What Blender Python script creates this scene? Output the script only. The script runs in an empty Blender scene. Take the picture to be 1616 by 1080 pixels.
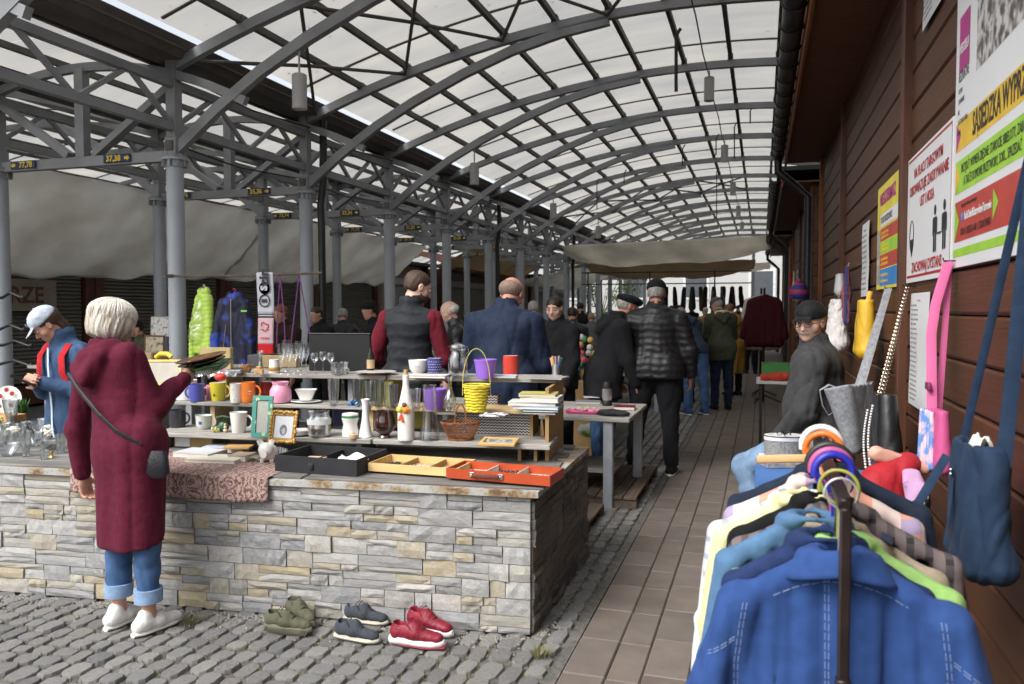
import bpy, math, random
import numpy as np
from mathutils import Vector, Matrix, Euler
import openvdb as vdb
random.seed(7); RS=np.random.RandomState(7)
sc=bpy.context.scene; COL=sc.collection
PI=math.pi
def R(a): return math.radians(a)

# ---------------------------------------------------------------- camera
W0,H0,FL=1616.0,1080.0,28.0
FP=FL/36*W0                     # focal length in photo pixels
CAMZ=1.55
VPX,VPY=1202.0,488.0            # where the aisle (+Y) vanishes
PITCH=math.atan((540-VPY)/FP)
YAW=math.atan((VPX-808)*math.cos(PITCH)/FP)
cam=bpy.data.cameras.new('camera'); camo=bpy.data.objects.new('camera',cam); COL.objects.link(camo)
cam.lens=FL; cam.sensor_width=36; cam.clip_start=.05; cam.clip_end=500
camo.location=(0,0,CAMZ); camo.rotation_euler=(PI/2-PITCH,0,YAW)
cam.dof.use_dof=True; cam.dof.focus_distance=4.6; cam.dof.aperture_fstop=4.5
sc.camera=camo
CM=Euler((PI/2-PITCH,0,YAW)).to_matrix(); CO=Vector((0,0,CAMZ))
# ---------------------------------------------------------------- sky, sun, exposure
SUN_EL,SUN_AZ=R(48),R(-150)     # high, behind the camera to the left
wd=bpy.data.worlds.new('World'); sc.world=wd; wd.use_nodes=True
_n=wd.node_tree.nodes; _l=wd.node_tree.links; _n.clear()
_o=_n.new('ShaderNodeOutputWorld'); _b=_n.new('ShaderNodeBackground'); _s=_n.new('ShaderNodeTexSky'); _h=_n.new('ShaderNodeHueSaturation')
_s.sky_type='NISHITA'; _s.sun_disc=False; _s.sun_elevation=SUN_EL; _s.sun_rotation=SUN_AZ%(2*PI); _s.air_density=1.0; _s.dust_density=4.0; _s.ozone_density=1.0
_h.inputs['Saturation'].default_value=.30
_l.new(_s.outputs[0],_h.inputs['Color']); _l.new(_h.outputs[0],_b.inputs[0]); _b.inputs[1].default_value=.15; _l.new(_b.outputs[0],_o.inputs[0])
sl=bpy.data.lights.new('sun','SUN'); slo=bpy.data.objects.new('sun',sl); COL.objects.link(slo)
sl.energy=1.3; sl.angle=R(28); sl.color=(1,.975,.94)
_d=Vector((math.cos(SUN_EL)*math.sin(SUN_AZ),math.cos(SUN_EL)*math.cos(SUN_AZ),math.sin(SUN_EL)))
slo.rotation_euler=_d.to_track_quat('Z','Y').to_euler(); slo.location=(-5,-5,12)
sc.view_settings.view_transform='Standard'; sc.view_settings.look='None'; sc.view_settings.gamma=1; sc.view_settings.use_curve_mapping=False
sc.view_settings.exposure=0.92
sc.render.engine='CYCLES'; cy=sc.cycles
cy.max_bounces=7; cy.diffuse_bounces=3; cy.glossy_bounces=2; cy.transmission_bounces=6; cy.transparent_max_bounces=8
cy.use_denoising=True; cy.caustics_reflective=False; cy.caustics_refractive=False; cy.use_adaptive_sampling=True; cy.adaptive_threshold=.02
cy.sample_clamp_indirect=4

# ---------------------------------------------------------------- measuring: a photo pixel cut with a real plane
def ray(px,py): return (CM@Vector(((px-808)/FP,-(py-540)/FP,-1))).normalized()
def atZ(px,py,z): d=ray(px,py); return CO+d*((z-CO.z)/d.z)
def atY(px,py,y): d=ray(px,py); return CO+d*(y/d.y)
def atX(px,py,x): d=ray(px,py); return CO+d*(x/d.x)
def dep(p): return -(CM.transposed()@(Vector(p)-CO)).z
def mpp(p): return dep(p)/FP    # metres per photo pixel at p

# ---------------------------------------------------------------- materials
MATS={}
def mat(name,col,rough=.6,metal=0,var=.12,scale=8,bump=0,bscale=None,rnd=0,col2=None,spec=.5,coat=0,sheen=0,stretch=None,trans=0,alpha=1,isl=False,emit=None,thr=None,detail=5,ior=1.45):
    if name in MATS: return MATS[name]
    m=bpy.data.materials.new(name); m.use_nodes=True; nt=m.node_tree; N=nt.nodes; L=nt.links
    b=N['Principled BSDF']; b.inputs['Roughness'].default_value=rough; b.inputs['Metallic'].default_value=metal
    b.inputs['Specular IOR Level'].default_value=spec; b.inputs['IOR'].default_value=ior
    if coat: b.inputs['Coat Weight'].default_value=coat
    if sheen: b.inputs['Sheen Weight'].default_value=sheen; b.inputs['Sheen Roughness'].default_value=.5
    if trans: b.inputs['Transmission Weight'].default_value=trans
    if alpha<1: b.inputs['Alpha'].default_value=alpha
    c=tuple(col)+(1,)
    tc=N.new('ShaderNodeTexCoord'); src=tc.outputs['Object']
    if stretch:
        mp=N.new('ShaderNodeMapping'); mp.inputs['Scale'].default_value=stretch; L.new(src,mp.inputs[0]); src=mp.outputs[0]
    rn=None
    if rnd or isl:
        if isl: g=N.new('ShaderNodeNewGeometry'); rn=g.outputs['Random Per Island']
        else: g=N.new('ShaderNodeObjectInfo'); rn=g.outputs['Random']
        va=N.new('ShaderNodeVectorMath'); va.operation='ADD'; sc_=N.new('ShaderNodeMath'); sc_.operation='MULTIPLY'; sc_.inputs[1].default_value=37
        L.new(rn,sc_.inputs[0]); L.new(src,va.inputs[0]); L.new(sc_.outputs[0],va.inputs[1]); src=va.outputs[0]
    nz=N.new('ShaderNodeTexNoise'); nz.inputs['Scale'].default_value=scale; nz.inputs['Detail'].default_value=detail; L.new(src,nz.inputs['Vector'])
    rp=N.new('ShaderNodeValToRGB'); e=rp.color_ramp.elements
    lo,hi=(thr or (.3,.7)); e[0].position=lo; e[1].position=hi
    if col2 is None:
        e[0].color=tuple(max(0,x*(1-var)) for x in col)+(1,); e[1].color=tuple(min(1,x*(1+var)) for x in col)+(1,)
    else:
        e[0].color=c; e[1].color=tuple(col2)+(1,)
    L.new(nz.outputs['Fac'],rp.inputs[0]); out=rp.outputs[0]
    if rnd:
        mr=N.new('ShaderNodeMapRange'); mr.inputs[3].default_value=1-rnd; mr.inputs[4].default_value=1+rnd; L.new(rn,mr.inputs[0])
        mx=N.new('ShaderNodeVectorMath'); mx.operation='SCALE'; L.new(out,mx.inputs[0]); L.new(mr.outputs[0],mx.inputs['Scale']); out=mx.outputs[0]
    L.new(out,b.inputs['Base Color'])
    if emit: b.inputs['Emission Color'].default_value=tuple(emit)+(1,); b.inputs['Emission Strength'].default_value=1
    if bump:
        n2=N.new('ShaderNodeTexNoise'); n2.inputs['Scale'].default_value=bscale or scale*3; n2.inputs['Detail'].default_value=6; L.new(src,n2.inputs['Vector'])
        bp=N.new('ShaderNodeBump'); bp.inputs['Strength'].default_value=min(1,bump); bp.inputs['Distance'].default_value=.01; L.new(n2.outputs['Fac'],bp.inputs['Height']); L.new(bp.outputs[0],b.inputs['Normal'])
    MATS[name]=m; return m
def palette(name,cols,rough=.8,bump=.4,scale=14,isl=False,spec=.3,mixs=.55):
    """stone-like: each piece takes a colour of the list, mottled by noise"""
    if name in MATS: return MATS[name]
    m=mat(name,(1,1,1),rough,bump=bump,scale=scale,rnd=.02,isl=isl,spec=spec,var=.3)
    nt=m.node_tree; N=nt.nodes; L=nt.links; b=N['Principled BSDF']
    g=[n for n in N if n.bl_idname in('ShaderNodeNewGeometry','ShaderNodeObjectInfo')][0]
    rn=g.outputs['Random Per Island'] if isl else g.outputs['Random']
    nz=[n for n in N if n.bl_idname=='ShaderNodeTexNoise'][0]
    big=N.new('ShaderNodeTexNoise'); big.inputs['Scale'].default_value=scale*.4; big.inputs['Detail'].default_value=3
    L.new(nz.inputs['Vector'].links[0].from_socket,big.inputs['Vector'])
    ad=N.new('ShaderNodeMath'); ad.operation='MULTIPLY_ADD'; ad.inputs[1].default_value=mixs; L.new(big.outputs['Fac'],ad.inputs[0])
    a2=N.new('ShaderNodeMath'); a2.operation='ADD'; a2.inputs[1].default_value=-.5*mixs; L.new(rn,a2.inputs[0]); L.new(a2.outputs[0],ad.inputs[2])
    rp=N.new('ShaderNodeValToRGB'); cr=rp.color_ramp
    while len(cr.elements)<len(cols): cr.elements.new(.5)
    for i,c in enumerate(cols): cr.elements[i].position=i/(len(cols)-1); cr.elements[i].color=tuple(c)+(1,)
    L.new(ad.outputs[0],rp.inputs[0])
    mm=N.new('ShaderNodeMix'); mm.data_type='RGBA'; mm.blend_type='MULTIPLY'; mm.inputs[0].default_value=.8
    old=b.inputs['Base Color'].links[0].from_socket
    L.new(rp.outputs[0],mm.inputs[6]); L.new(old,mm.inputs[7]); L.new(mm.outputs[2],b.inputs['Base Color'])
    return m
def glass(name,tint=(.95,.97,.97),op=.16,rough=.03):
    """thin clear glass: transparent with a fresnel gloss, cheap and noise free"""
    if name in MATS: return MATS[name]
    m=bpy.data.materials.new(name); m.use_nodes=True; N=m.node_tree.nodes; L=m.node_tree.links; N.clear()
    o=N.new('ShaderNodeOutputMaterial'); mx=N.new('ShaderNodeMixShader'); t=N.new('ShaderNodeBsdfTransparent'); g=N.new('ShaderNodeBsdfGlossy')
    lw=N.new('ShaderNodeLayerWeight'); lw.inputs[0].default_value=.35; mr=N.new('ShaderNodeMapRange'); mr.inputs[3].default_value=op*.5; mr.inputs[4].default_value=min(1,op*4)
    nz=N.new('ShaderNodeTexNoise'); nz.inputs['Scale'].default_value=30; bp=N.new('ShaderNodeBump'); bp.inputs['Strength'].default_value=.15; L.new(nz.outputs[0],bp.inputs['Height']); L.new(bp.outputs[0],g.inputs['Normal'])
    t.inputs[0].default_value=tuple(tint)+(1,); g.inputs[0].default_value=(.95,.97,1,1); g.inputs[1].default_value=rough
    L.new(lw.outputs['Facing'],mr.inputs[0]); L.new(mr.outputs[0],mx.inputs[0]); L.new(t.outputs[0],mx.inputs[1]); L.new(g.outputs[0],mx.inputs[2]); L.new(mx.outputs[0],o.inputs[0])
    MATS[name]=m; return m
def nodeify(name,base,fn,rough=.6):
    """a material whose base colour is built by fn(nt, object_coords) -> socket"""
    if name in MATS: return MATS[name]
    m=bpy.data.materials.new(name); m.use_nodes=True; nt=m.node_tree; b=nt.nodes['Principled BSDF']; b.inputs['Roughness'].default_value=rough
    tc=nt.nodes.new('ShaderNodeTexCoord'); s=fn(nt,tc.outputs['Object']); nt.links.new(s,b.inputs['Base Color']); MATS[name]=m; return m
def math_(nt,op,a,b=None,c=None):
    n=nt.nodes.new('ShaderNodeMath'); n.operation=op
    for i,v in enumerate((a,b,c)):
        if v is None: continue
        if isinstance(v,(int,float)): n.inputs[i].default_value=v
        else: nt.links.new(v,n.inputs[i])
    return n.outputs[0]
def ramp_(nt,f,stops,const=False):
    r=nt.nodes.new('ShaderNodeValToRGB'); cr=r.color_ramp
    if const: cr.interpolation='CONSTANT'
    while len(cr.elements)<len(stops): cr.elements.new(.5)
    for i,(p,c) in enumerate(stops): cr.elements[i].position=p; cr.elements[i].color=tuple(c)+(1,)
    nt.links.new(f,r.inputs[0]); return r.outputs[0]
def sep_(nt,v):
    n=nt.nodes.new('ShaderNodeSeparateXYZ'); nt.links.new(v,n.inputs[0]); return n.outputs
def noise_(nt,v,scale,detail=4):
    n=nt.nodes.new('ShaderNodeTexNoise'); n.inputs['Scale'].default_value=scale; n.inputs['Detail'].default_value=detail; nt.links.new(v,n.inputs['Vector']); return n.outputs['Fac']

# ---------------------------------------------------------------- mesh builder
class MB:
    def __init__(s): s.v=[]; s.f=[]
    def add(s,vs,fs):
        n=len(s.v); s.v+=[tuple(p) for p in vs]; s.f+=[tuple(i+n for i in f) for f in fs]; return s
    def box(s,c,d,rz=0,M=None,bev=0):
        x,y,z=[k/2 for k in d]; c=Vector(c)
        T=Matrix.Rotation(rz,3,'Z') if M is None else M
        if bev<=0:
            vs=[c+T@Vector((i*x,j*y,k*z)) for k in(-1,1) for j in(-1,1) for i in(-1,1)]
            return s.add(vs,[(0,2,3,1),(4,5,7,6),(0,1,5,4),(2,6,7,3),(0,4,6,2),(1,3,7,5)])
        b=min(bev,x*.9,y*.9,z*.9); vs=[];ix={}
        for k in(-1,1):
            for j in(-1,1):
                for i in(-1,1):
                    for a in range(3):
                        q=[i*x,j*y,k*z]; sg=(i,j,k)
                        for e in range(3):
                            if e!=a: q[e]-=sg[e]*b
                        ix[i,j,k,a]=len(vs); vs.append(c+T@Vector(q))
        fs=[]
        for a in range(3):
            u,w=(a+1)%3,(a+2)%3
            for g in(-1,1):
                q=[]
                for (p,r) in((-1,-1),(1,-1),(1,1),(-1,1)):
                    t=[0,0,0]; t[a]=g; t[u]=p; t[w]=r; q.append(ix[t[0],t[1],t[2],a])
                fs.append(q if g>0 else q[::-1])
                # edge faces between axis a side g and axis u side h
                for h in(-1,1):
                    e=[]
                    for r in(-1,1):
                        t=[0,0,0]; t[a]=g; t[u]=h; t[w]=r; e.append((ix[t[0],t[1],t[2],a],ix[t[0],t[1],t[2],u]))
                    q=[e[0][0],e[0][1],e[1][1],e[1][0]]
                    fs.append(q if g*h>0 else q[::-1])
        for k in(-1,1):
            for j in(-1,1):
                for i in(-1,1):
                    q=[ix[i,j,k,0],ix[i,j,k,1],ix[i,j,k,2]]
                    fs.append(q if i*j*k>0 else q[::-1])
        return s.add(vs,fs)
    def beam(s,a,b,w,h,up=(0,0,1),bev=0):
        a=Vector(a);b=Vector(b);d=b-a; L=d.length
        if L<1e-6: return s
        z=d/L; x=z.cross(Vector(up)); x=x.normalized() if x.length>1e-4 else Vector((1,0,0)); y=z.cross(x)*-1
        return s.box((a+b)/2,(w,h,L),M=Matrix((x,y,z)).transposed(),bev=bev)
    def tube(s,pts,r,n=8,cap=True,side=None,closed=False):
        pts=[Vector(p) for p in pts]; m=len(pts); rs=r if isinstance(r,(list,tuple)) else [r]*m
        rings=[]; px=None; base=len(s.v)
        for i,p in enumerate(pts):
            t=(pts[(i+1)%m]-pts[i-1]) if closed else (pts[min(i+1,m-1)]-pts[max(i-1,0)])
            t=t.normalized() if t.length>1e-9 else Vector((0,0,1))
            if px is None:
                ref=Vector(side) if side else (Vector((0,0,1)) if abs(t.z)<.9 else Vector((1,0,0)))
                px=(ref-t*ref.dot(t)).normalized()
            else:
                q=px-t*px.dot(t); px=q.normalized() if q.length>1e-6 else px
            py=t.cross(px); ra=rs[i]; rx,ry=(ra if isinstance(ra,(list,tuple)) else (ra,ra))
            for k in range(n):
                a=2*PI*k/n; s.v.append(tuple(p+px*(rx*math.cos(a))+py*(ry*math.sin(a))))
        for i in range(m if closed else m-1):
            for k in range(n):
                j=(i+1)%m
                s.f.append((base+i*n+k,base+i*n+(k+1)%n,base+j*n+(k+1)%n,base+j*n+k))
        if cap and not closed:
            s.f.append(tuple(base+k for k in range(n))[::-1]); s.f.append(tuple(base+(m-1)*n+k for k in range(n)))
        return s
    def strip(s,pts,w,t,side):
        """flat strap: rectangular section, width w along side, thickness t"""
        return s.tube(pts,[(w/2*1.2,t/2*1.4)]*len(pts),8,side=side)
    def lathe(s,prof,n=20,at=(0,0,0),sx=1,sy=1,M=None):
        at=Vector(at); base=len(s.v); m=len(prof)
        for r,z in prof:
            for k in range(n):
                a=2*PI*k/n; p=Vector((r*math.cos(a)*sx,r*math.sin(a)*sy,z))
                if M is not None: p=M@p
                s.v.append(tuple(at+p))
        for i in range(m-1):
            for k in range(n):
                s.f.append((base+i*n+k,base+i*n+(k+1)%n,base+(i+1)*n+(k+1)%n,base+(i+1)*n+k))
        if prof[0][0]>1e-5: s.f.append(tuple(base+k for k in range(n))[::-1])
        if prof[-1][0]>1e-5: s.f.append(tuple(base+(m-1)*n+k for k in range(n)))
        return s
    def grid(s,fn,nu,nv,closeu=False):
        base=len(s.v)
        for j in range(nv+1):
            for i in range(nu+(0 if closeu else 1)):
                s.v.append(tuple(fn(i/nu,j/nv)))
        c=nu+(0 if closeu else 1)
        for j in range(nv):
            for i in range(nu):
                i2=(i+1)%c; s.f.append((base+j*c+i,base+j*c+i2,base+(j+1)*c+i2,base+(j+1)*c+i))
        return s
    def ball(s,c,r,n=10,sq=(1,1,1)):
        prof=[(max(1e-6,r*math.sin(PI*i/n)),-r*math.cos(PI*i/n)*sq[2]) for i in range(n+1)]
        return s.lathe(prof,n+2,c,sq[0],sq[1])
    def mesh(s,name,m,smooth=True):
        me=bpy.data.meshes.new(name); me.from_pydata(s.v,[],s.f)
        if m: me.materials.append(m)
        if smooth: me.shade_smooth(); me.set_sharp_from_angle(angle=R(38))
        me.update(); return me
    def build(s,name,m,parent=None,smooth=True,loc=None,rz=0):
        return link(name,s.mesh(name,m,smooth),parent,loc,rz)
def link(name,me,parent=None,loc=None,rz=0):
    o=bpy.data.objects.new(name,me); COL.objects.link(o)
    if loc is not None: o.location=loc
    if rz: o.rotation_euler=(0,0,rz)
    if parent: o.parent=parent
    return o
def tag(o,label=None,cat=None,group=None,kind=None):
    if label: o['label']=label
    if cat: o['category']=cat
    if group: o['group']=group
    if kind: o['kind']=kind
    return o
def thing(name,label,cat,loc=(0,0,0),rz=0,group=None):
    o=bpy.data.objects.new(name,None); COL.objects.link(o); o.location=loc; o.rotation_euler=(0,0,rz)
    o.empty_display_size=.1
    return tag(o,label,cat,group)
def copy_tree(o,parent=None):
    c=o.copy(); COL.objects.link(c)
    if parent: c.parent=parent
    for ch in list(o.children): copy_tree(ch,c)
    return c
def text(name,s,size,m,parent=None,M=None,ext=.0008,align='CENTER',sx=1,bold=0):
    cu=bpy.data.curves.new(name,'FONT'); cu.body=s; cu.size=size; cu.extrude=ext; cu.align_x=align; cu.align_y='CENTER'; cu.resolution_u=2
    cu.offset=bold
    t=bpy.data.objects.new('t',cu); COL.objects.link(t)
    dg=bpy.context.evaluated_depsgraph_get(); me=bpy.data.meshes.new_from_object(t.evaluated_get(dg)); me.name=name
    bpy.data.objects.remove(t); bpy.data.curves.remove(cu)
    me.transform(Matrix.Diagonal((sx,1,1,1)))
    if M is not None: me.transform(M)
    me.materials.clear(); me.materials.append(m)
    return link(name,me,parent)
def basis(o,x,y,z): 
    m=Matrix((x,y,z)).transposed().to_4x4(); m.translation=o; return m
# ================================================================ MATERIALS OF THE SETTING
STEEL=mat('steel_paint',(.25,.26,.275),.5,var=.14,scale=3,bump=.08,bscale=60)
STEELD=mat('steel_dusty',(.105,.098,.088),.7,var=.3,scale=5,bump=.1)
COLM=mat('column_paint',(.38,.41,.45),.42,var=.10,scale=2.5,bump=.05,bscale=70)
GUT=mat('gutter_board',(.11,.10,.095),.8,var=.25,scale=3)
BLACKM=mat('black_plastic',(.012,.012,.013),.45,var=.2)
DARKPVC=mat('dark_pvc',(.018,.017,.018),.38,var=.25)
def _sheetmat():
    m=bpy.data.materials.new('roof_sheet'); m.use_nodes=True; nt=m.node_tree; N=nt.nodes; L=nt.links; N.clear()
    o=N.new('ShaderNodeOutputMaterial'); mx=N.new('ShaderNodeMixShader'); t=N.new('ShaderNodeBsdfTransparent'); tr=N.new('ShaderNodeBsdfTranslucent'); d=N.new('ShaderNodeBsdfDiffuse'); m2=N.new('ShaderNodeMixShader')
    tc=N.new('ShaderNodeTexCoord'); mp=N.new('ShaderNodeMapping'); mp.inputs['Scale'].default_value=(.35,.9,.35); L.new(tc.outputs['Object'],mp.inputs[0])
    f=noise_(nt,mp.outputs[0],1.6,7)
    c=ramp_(nt,f,[(.25,(.27,.27,.265)),(.5,(.345,.335,.31)),(.75,(.43,.405,.355))]); L.new(c,tr.inputs[0]); L.new(c,d.inputs[0])
    t.inputs[0].default_value=(.8,.82,.83,1)
    m2.inputs[0].default_value=.25; L.new(tr.outputs[0],m2.inputs[1]); L.new(d.outputs[0],m2.inputs[2])
    mx.inputs[0].default_value=.07; L.new(m2.outputs[0],mx.inputs[1]); L.new(t.outputs[0],mx.inputs[2]); L.new(mx.outputs[0],o.inputs[0]); return m
SHEET=_sheetmat()
U=6.0
FY=lambda n:(1.185+.427*n)*U
NF=list(range(-1,15))
def hup(x): return .598-.2195*(x+.12)**2
LOWP=[(-1,.278),(-.909,.347),(-.82,.404),(-.726,.452),(-.61,.502),(-.506,.539),(-.40,.565),(-.30,.580)]
def wp(x,h,y): return Vector((x*U,y,CAMZ+h*U))
ROW2=-1.41
MIR=lambda x:-2*1.205-x            # mirror of the aisle vault onto the vault beyond the stalls

hall=thing('market_hall','grey steel market hall with curved translucent roof over the aisle','hall')
# columns -----------------------------------------------------------------
def col_shaft():
    b=MB(); top=CAMZ+.268*U
    b.lathe([(.16,0),(.16,.015),(.10,.02),(.10,.30),(.09,.31),(.089,top-.10),(.10,top-.095),(.10,top-.03),(.135,top-.025),(.135,top)],24)
    return b.mesh('column',COLM)
def col_cap():
    b=MB(); t=CAMZ+.268*U
    b.lathe([(.14,t),(.14,t+.018),(.085,t+.02),(.08,t+.06)],24)
    for k in range(10):
        a=2*PI*k/10; b.box((.112*math.cos(a),.112*math.sin(a),t-.055),(.05,.012,.075),rz=a)
        b.lathe([(.012,t+.018),(.012,t+.03)],6,(.118*math.cos(a+.3),.118*math.sin(a+.3),0))
    b.box((0,0,t+.12),(.15,.15,.20),bev=.01)
    return b.mesh('capital',STEEL)
SHAFT,CAPI=col_shaft(),col_cap()
postm=MB().box((0,0,0),(.12,.12,1.05),bev=.006).mesh('post',STEEL)
cols=[]
for n in NF[1:]:
    for x in(-1,ROW2):
        c=link('column',SHAFT,hall,(x*U,FY(n),0)); link('capital',CAPI,c)
        link('post',postm,hall,(x*U,FY(n),CAMZ+.355*U))
def arcbeam(pts,w,h,y):
    b=MB(); base=0
    P=[wp(x,hh,y) for x,hh in pts]
    for i,p in enumerate(P):
        t=(P[min(i+1,len(P)-1)]-P[max(0,i-1)]).normalized(); nrm=Vector((-t.z,0,t.x))
        if nrm.z<0: nrm=-nrm
        for (sy,sn) in((-1,-1),(1,-1),(1,1),(-1,1)): b.v.append(tuple(p+Vector((0,sy*w/2,0))+nrm*(sn*h/2)))
    for i in range(len(P)-1):
        for k in range(4): b.f.append((i*4+k,i*4+(k+1)%4,i*4+4+(k+1)%4,i*4+4+k))
    b.f.append((3,2,1,0)); m=len(P)*4-4; b.f.append((m,m+1,m+2,m+3)); return b
xs=[-1+i*(1.76/30) for i in range(31)]
up_main=arcbeam([(x,hup(x)) for x in xs],.085,.105,0).mesh('roof_arch',STEEL,False)
lo_main=arcbeam(LOWP,.085,.11,0).mesh('arch_brace',STEEL,False)
lo_right=arcbeam([(-.24-x,h) for x,h in LOWP],.085,.11,0).mesh('arch_brace',STEEL,False)
up_left=arcbeam([(MIR(x),hup(x)) for x in xs],.085,.105,0).mesh('roof_arch',STEEL,False)
lo_left=arcbeam([(MIR(x),h) for x,h in LOWP],.085,.11,0).mesh('arch_brace',STEEL,False)
hsm=lambda x:.445-.70*(x+1.205)**2
sm=arcbeam([(-1.56+i*.71/20,hsm(-1.56+i*.71/20)) for i in range(21)],.07,.09,0).mesh('small_arch',STEEL,False)
PX=[-.08-.111*k for k in range(9)]; PXR=[.031+.111*k for k in range(6)]
PXL=[MIR(x) for x in PX+PXR]
cle=MB()
for x in PX+PXR: cle.box(wp(x,hup(x)+.016,0),(.075,.10,.085))
cle=cle.mesh('bracket',STEELD,False)
for n in NF:
    y=FY(n)
    for me in (up_main,lo_main,lo_right,up_left,lo_left,sm,cle):
        o=link(me.name.split('.')[0],me,hall,(0,y,0))
        if me is cle: o['kind']='stuff'
    if n>=0:
        a=MB().beam(wp(-1,.272,y-.0),wp(ROW2,.272,y),.09,.11).build('tie_beam',STEEL,hall,False)
        MB().beam(wp(-1.205,.28,y),wp(-1.205,.442,y),.12,.10,up=(0,1,0)).build('post',STEEL,hall,False)
        for s in(-1,1):
            MB().beam(wp(-1.205+s*.03,.285,y),wp(-1.205+s*.20,.395,y),.10,.075).build('diagonal_brace',STEEL,hall,False)
# longitudinal trusses
Y0,Y1=FY(-1)-.6,FY(14)+.5
for x in(-1,ROW2):
    for h,w in((.322,.085),(.398,.085)):
        MB().beam(wp(x,h,Y0),wp(x,h,Y1),w,w).build('truss_chord',STEEL,hall,False)
    S_=.427*U
    dm=[MB().beam((0,0,-.038*U),(0,S_/4,.038*U),.045,.045).mesh('diagonal_brace',STEEL,False),MB().beam((0,0,.038*U),(0,S_/4,-.038*U),.045,.045).mesh('diagonal_brace',STEEL,False)]
    for n in NF[:-1]:
        for k in range(4): link('diagonal_brace',dm[k%2],hall,(x*U,FY(n)+k*S_/4,CAMZ+.36*U))
# purlins
def upsh(x): return hup(x)+.0165
for x in PX+PXR: MB().box(((x)*U,(Y0+Y1)/2,wp(x,hup(x)+.0165,0).z),(.055,Y1-Y0,.075)).build('purlin',STEELD,hall,False)
for x in PX+PXR: MB().box((MIR(x)*U,(Y0+Y1)/2,wp(x,hup(x)+.0165,0).z),(.055,Y1-Y0,.075)).build('purlin',STEELD,hall,False)
for x in(-1.36,-1.26,-1.15,-1.05): MB().box((x*U,(Y0+Y1)/2,wp(x,hsm(x)+.016,0).z),(.05,Y1-Y0,.07)).build('purlin',STEELD,hall,False)
# valley gutters
for s in(1,-1):
    X=lambda x: x if s>0 else MIR(x)
    g=MB(); g.v=[tuple(wp(X(a),h,y)) for y in(Y0,Y1) for a,h in((-1.055,.452),(-1.035,.438),(-.975,.438),(-.955,.465),(-.962,.465),(-.98,.446),(-1.03,.446),(-1.047,.455))]
    g.f=[(i,(i+1)%8,8+(i+1)%8,8+i) for i in range(8)]+[tuple(range(8))[::-1],tuple(range(8,16))]
    g.build('valley_gutter',GUT,hall,False)
# roof sheets bay by bay, joint strips between them
def sheet(x0,x1,fn,y0,y1,mir=False):
    b=MB(); b.grid(lambda u,v:wp((MIR(x0+(x1-x0)*u) if mir else x0+(x1-x0)*u),fn(x0+(x1-x0)*u),y0+(y1-y0)*v),16,2); return b
joint=arcbeam([(x,hup(x)+.026) for x in xs if x>-.96],.035,.03,0).mesh('joint_strip',STEELD,False)
jointl=arcbeam([(MIR(x),hup(x)+.026) for x in xs if x>-.96],.035,.03,0).mesh('joint_strip',STEELD,False)
ys=[FY(-1)-.5]+[FY(n)+.78*.427*U for n in NF[:-1]]+[Y1]
for i in range(len(ys)-1):
    a,b_=ys[i]+.004,ys[i+1]-.004
    sheet(-.95,.76,lambda x:hup(x)+.0265,a,b_).build('roof_sheet',SHEET,hall)
    sheet(-.95,.76,lambda x:hup(x)+.0265,a,b_,True).build('roof_sheet',SHEET,hall)
    sheet(-1.365,-1.045,lambda x:hsm(x)+.025,a,b_).build('roof_sheet',SHEET,hall)
    link('joint_strip',joint,hall,(0,ys[i],0)); link('joint_strip',jointl,hall,(0,ys[i],0))
# cross bracing rods in some bays
for n in (1,7):
    for k in range(0,8,2):
        xa,xb=PX[k],PX[min(k+2,8)]
        if xb==xa: continue
        xm=(xa+xb)/2
        for (p,q) in((xa,xb),(xb,xa)):
            MB().tube([wp(p,hup(p)-.002,FY(n-1)+.05),wp((p+q)/2,hup((p+q)/2)+.0,FY(n-.5)),wp(q,hup(q)-.002,FY(n)-.05)],.022,6).build('bracing_rod',STEELD,hall)
# rain pipes on a few columns of the second row
for n in(1,4,7):
    b=MB(); x=-1*U+.22; y=FY(n)+.1; z=CAMZ+.43*U
    b.tube([(x,y,z),(x,y,z-.75),(x-.02,y,z-.95),(x-.05,y-.0,z-1.15),(x-.04,y,z-1.4),(x-.02,y,0.05)],.05,10); b.build('drain_pipe',DARKPVC,hall)

# lamps ---------------------------------------------------------------------
LAMPM=mat('lamp_grey',(.36,.35,.34),.5,var=.08)
LENS=mat('lamp_lens',(.5,.5,.5),.2)
lb=MB().lathe([(.074,0),(.074,.34),(.06,.35),(.012,.352)],20); lamp_b=lb.mesh('housing',LAMPM)
lamp_l=MB().lathe([(.066,-.001),(.05,.012),(.02,.016),(1e-6,.016)],16).mesh('lens',LENS)
cnt=0
lampspec=[]
for i,n in enumerate((0,2,4,6,8,10)):
    lampspec.append((-.745,n,.3355,'left')); 
for i,n in enumerate((0,2,4,6,8,10)):
    lampspec.append((-.13,n,.512-.0*i,'centre'))
nth=['nearest','second','third','fourth','fifth','farthest']
for j,(x,n,h,side) in enumerate(lampspec):
    ztop=CAMZ+U*(.449 if side=='left' else .585)
    p=wp(x,h,FY(n)); 
    t=thing('pendant_lamp','%s cylindrical grey lamp in the row %s'%(nth[j%6],'beside the steel columns' if side=='left' else 'down the middle of the vault'),'lamp',p,0,'pendant lamps under the roof')
    link('housing',lamp_b,t); link('lens',lamp_l,t)
    MB().tube([(0,0,.35),(0,0,ztop-p.z-.3*0)],.012,6).build('rod',LAMPM,t)
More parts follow.
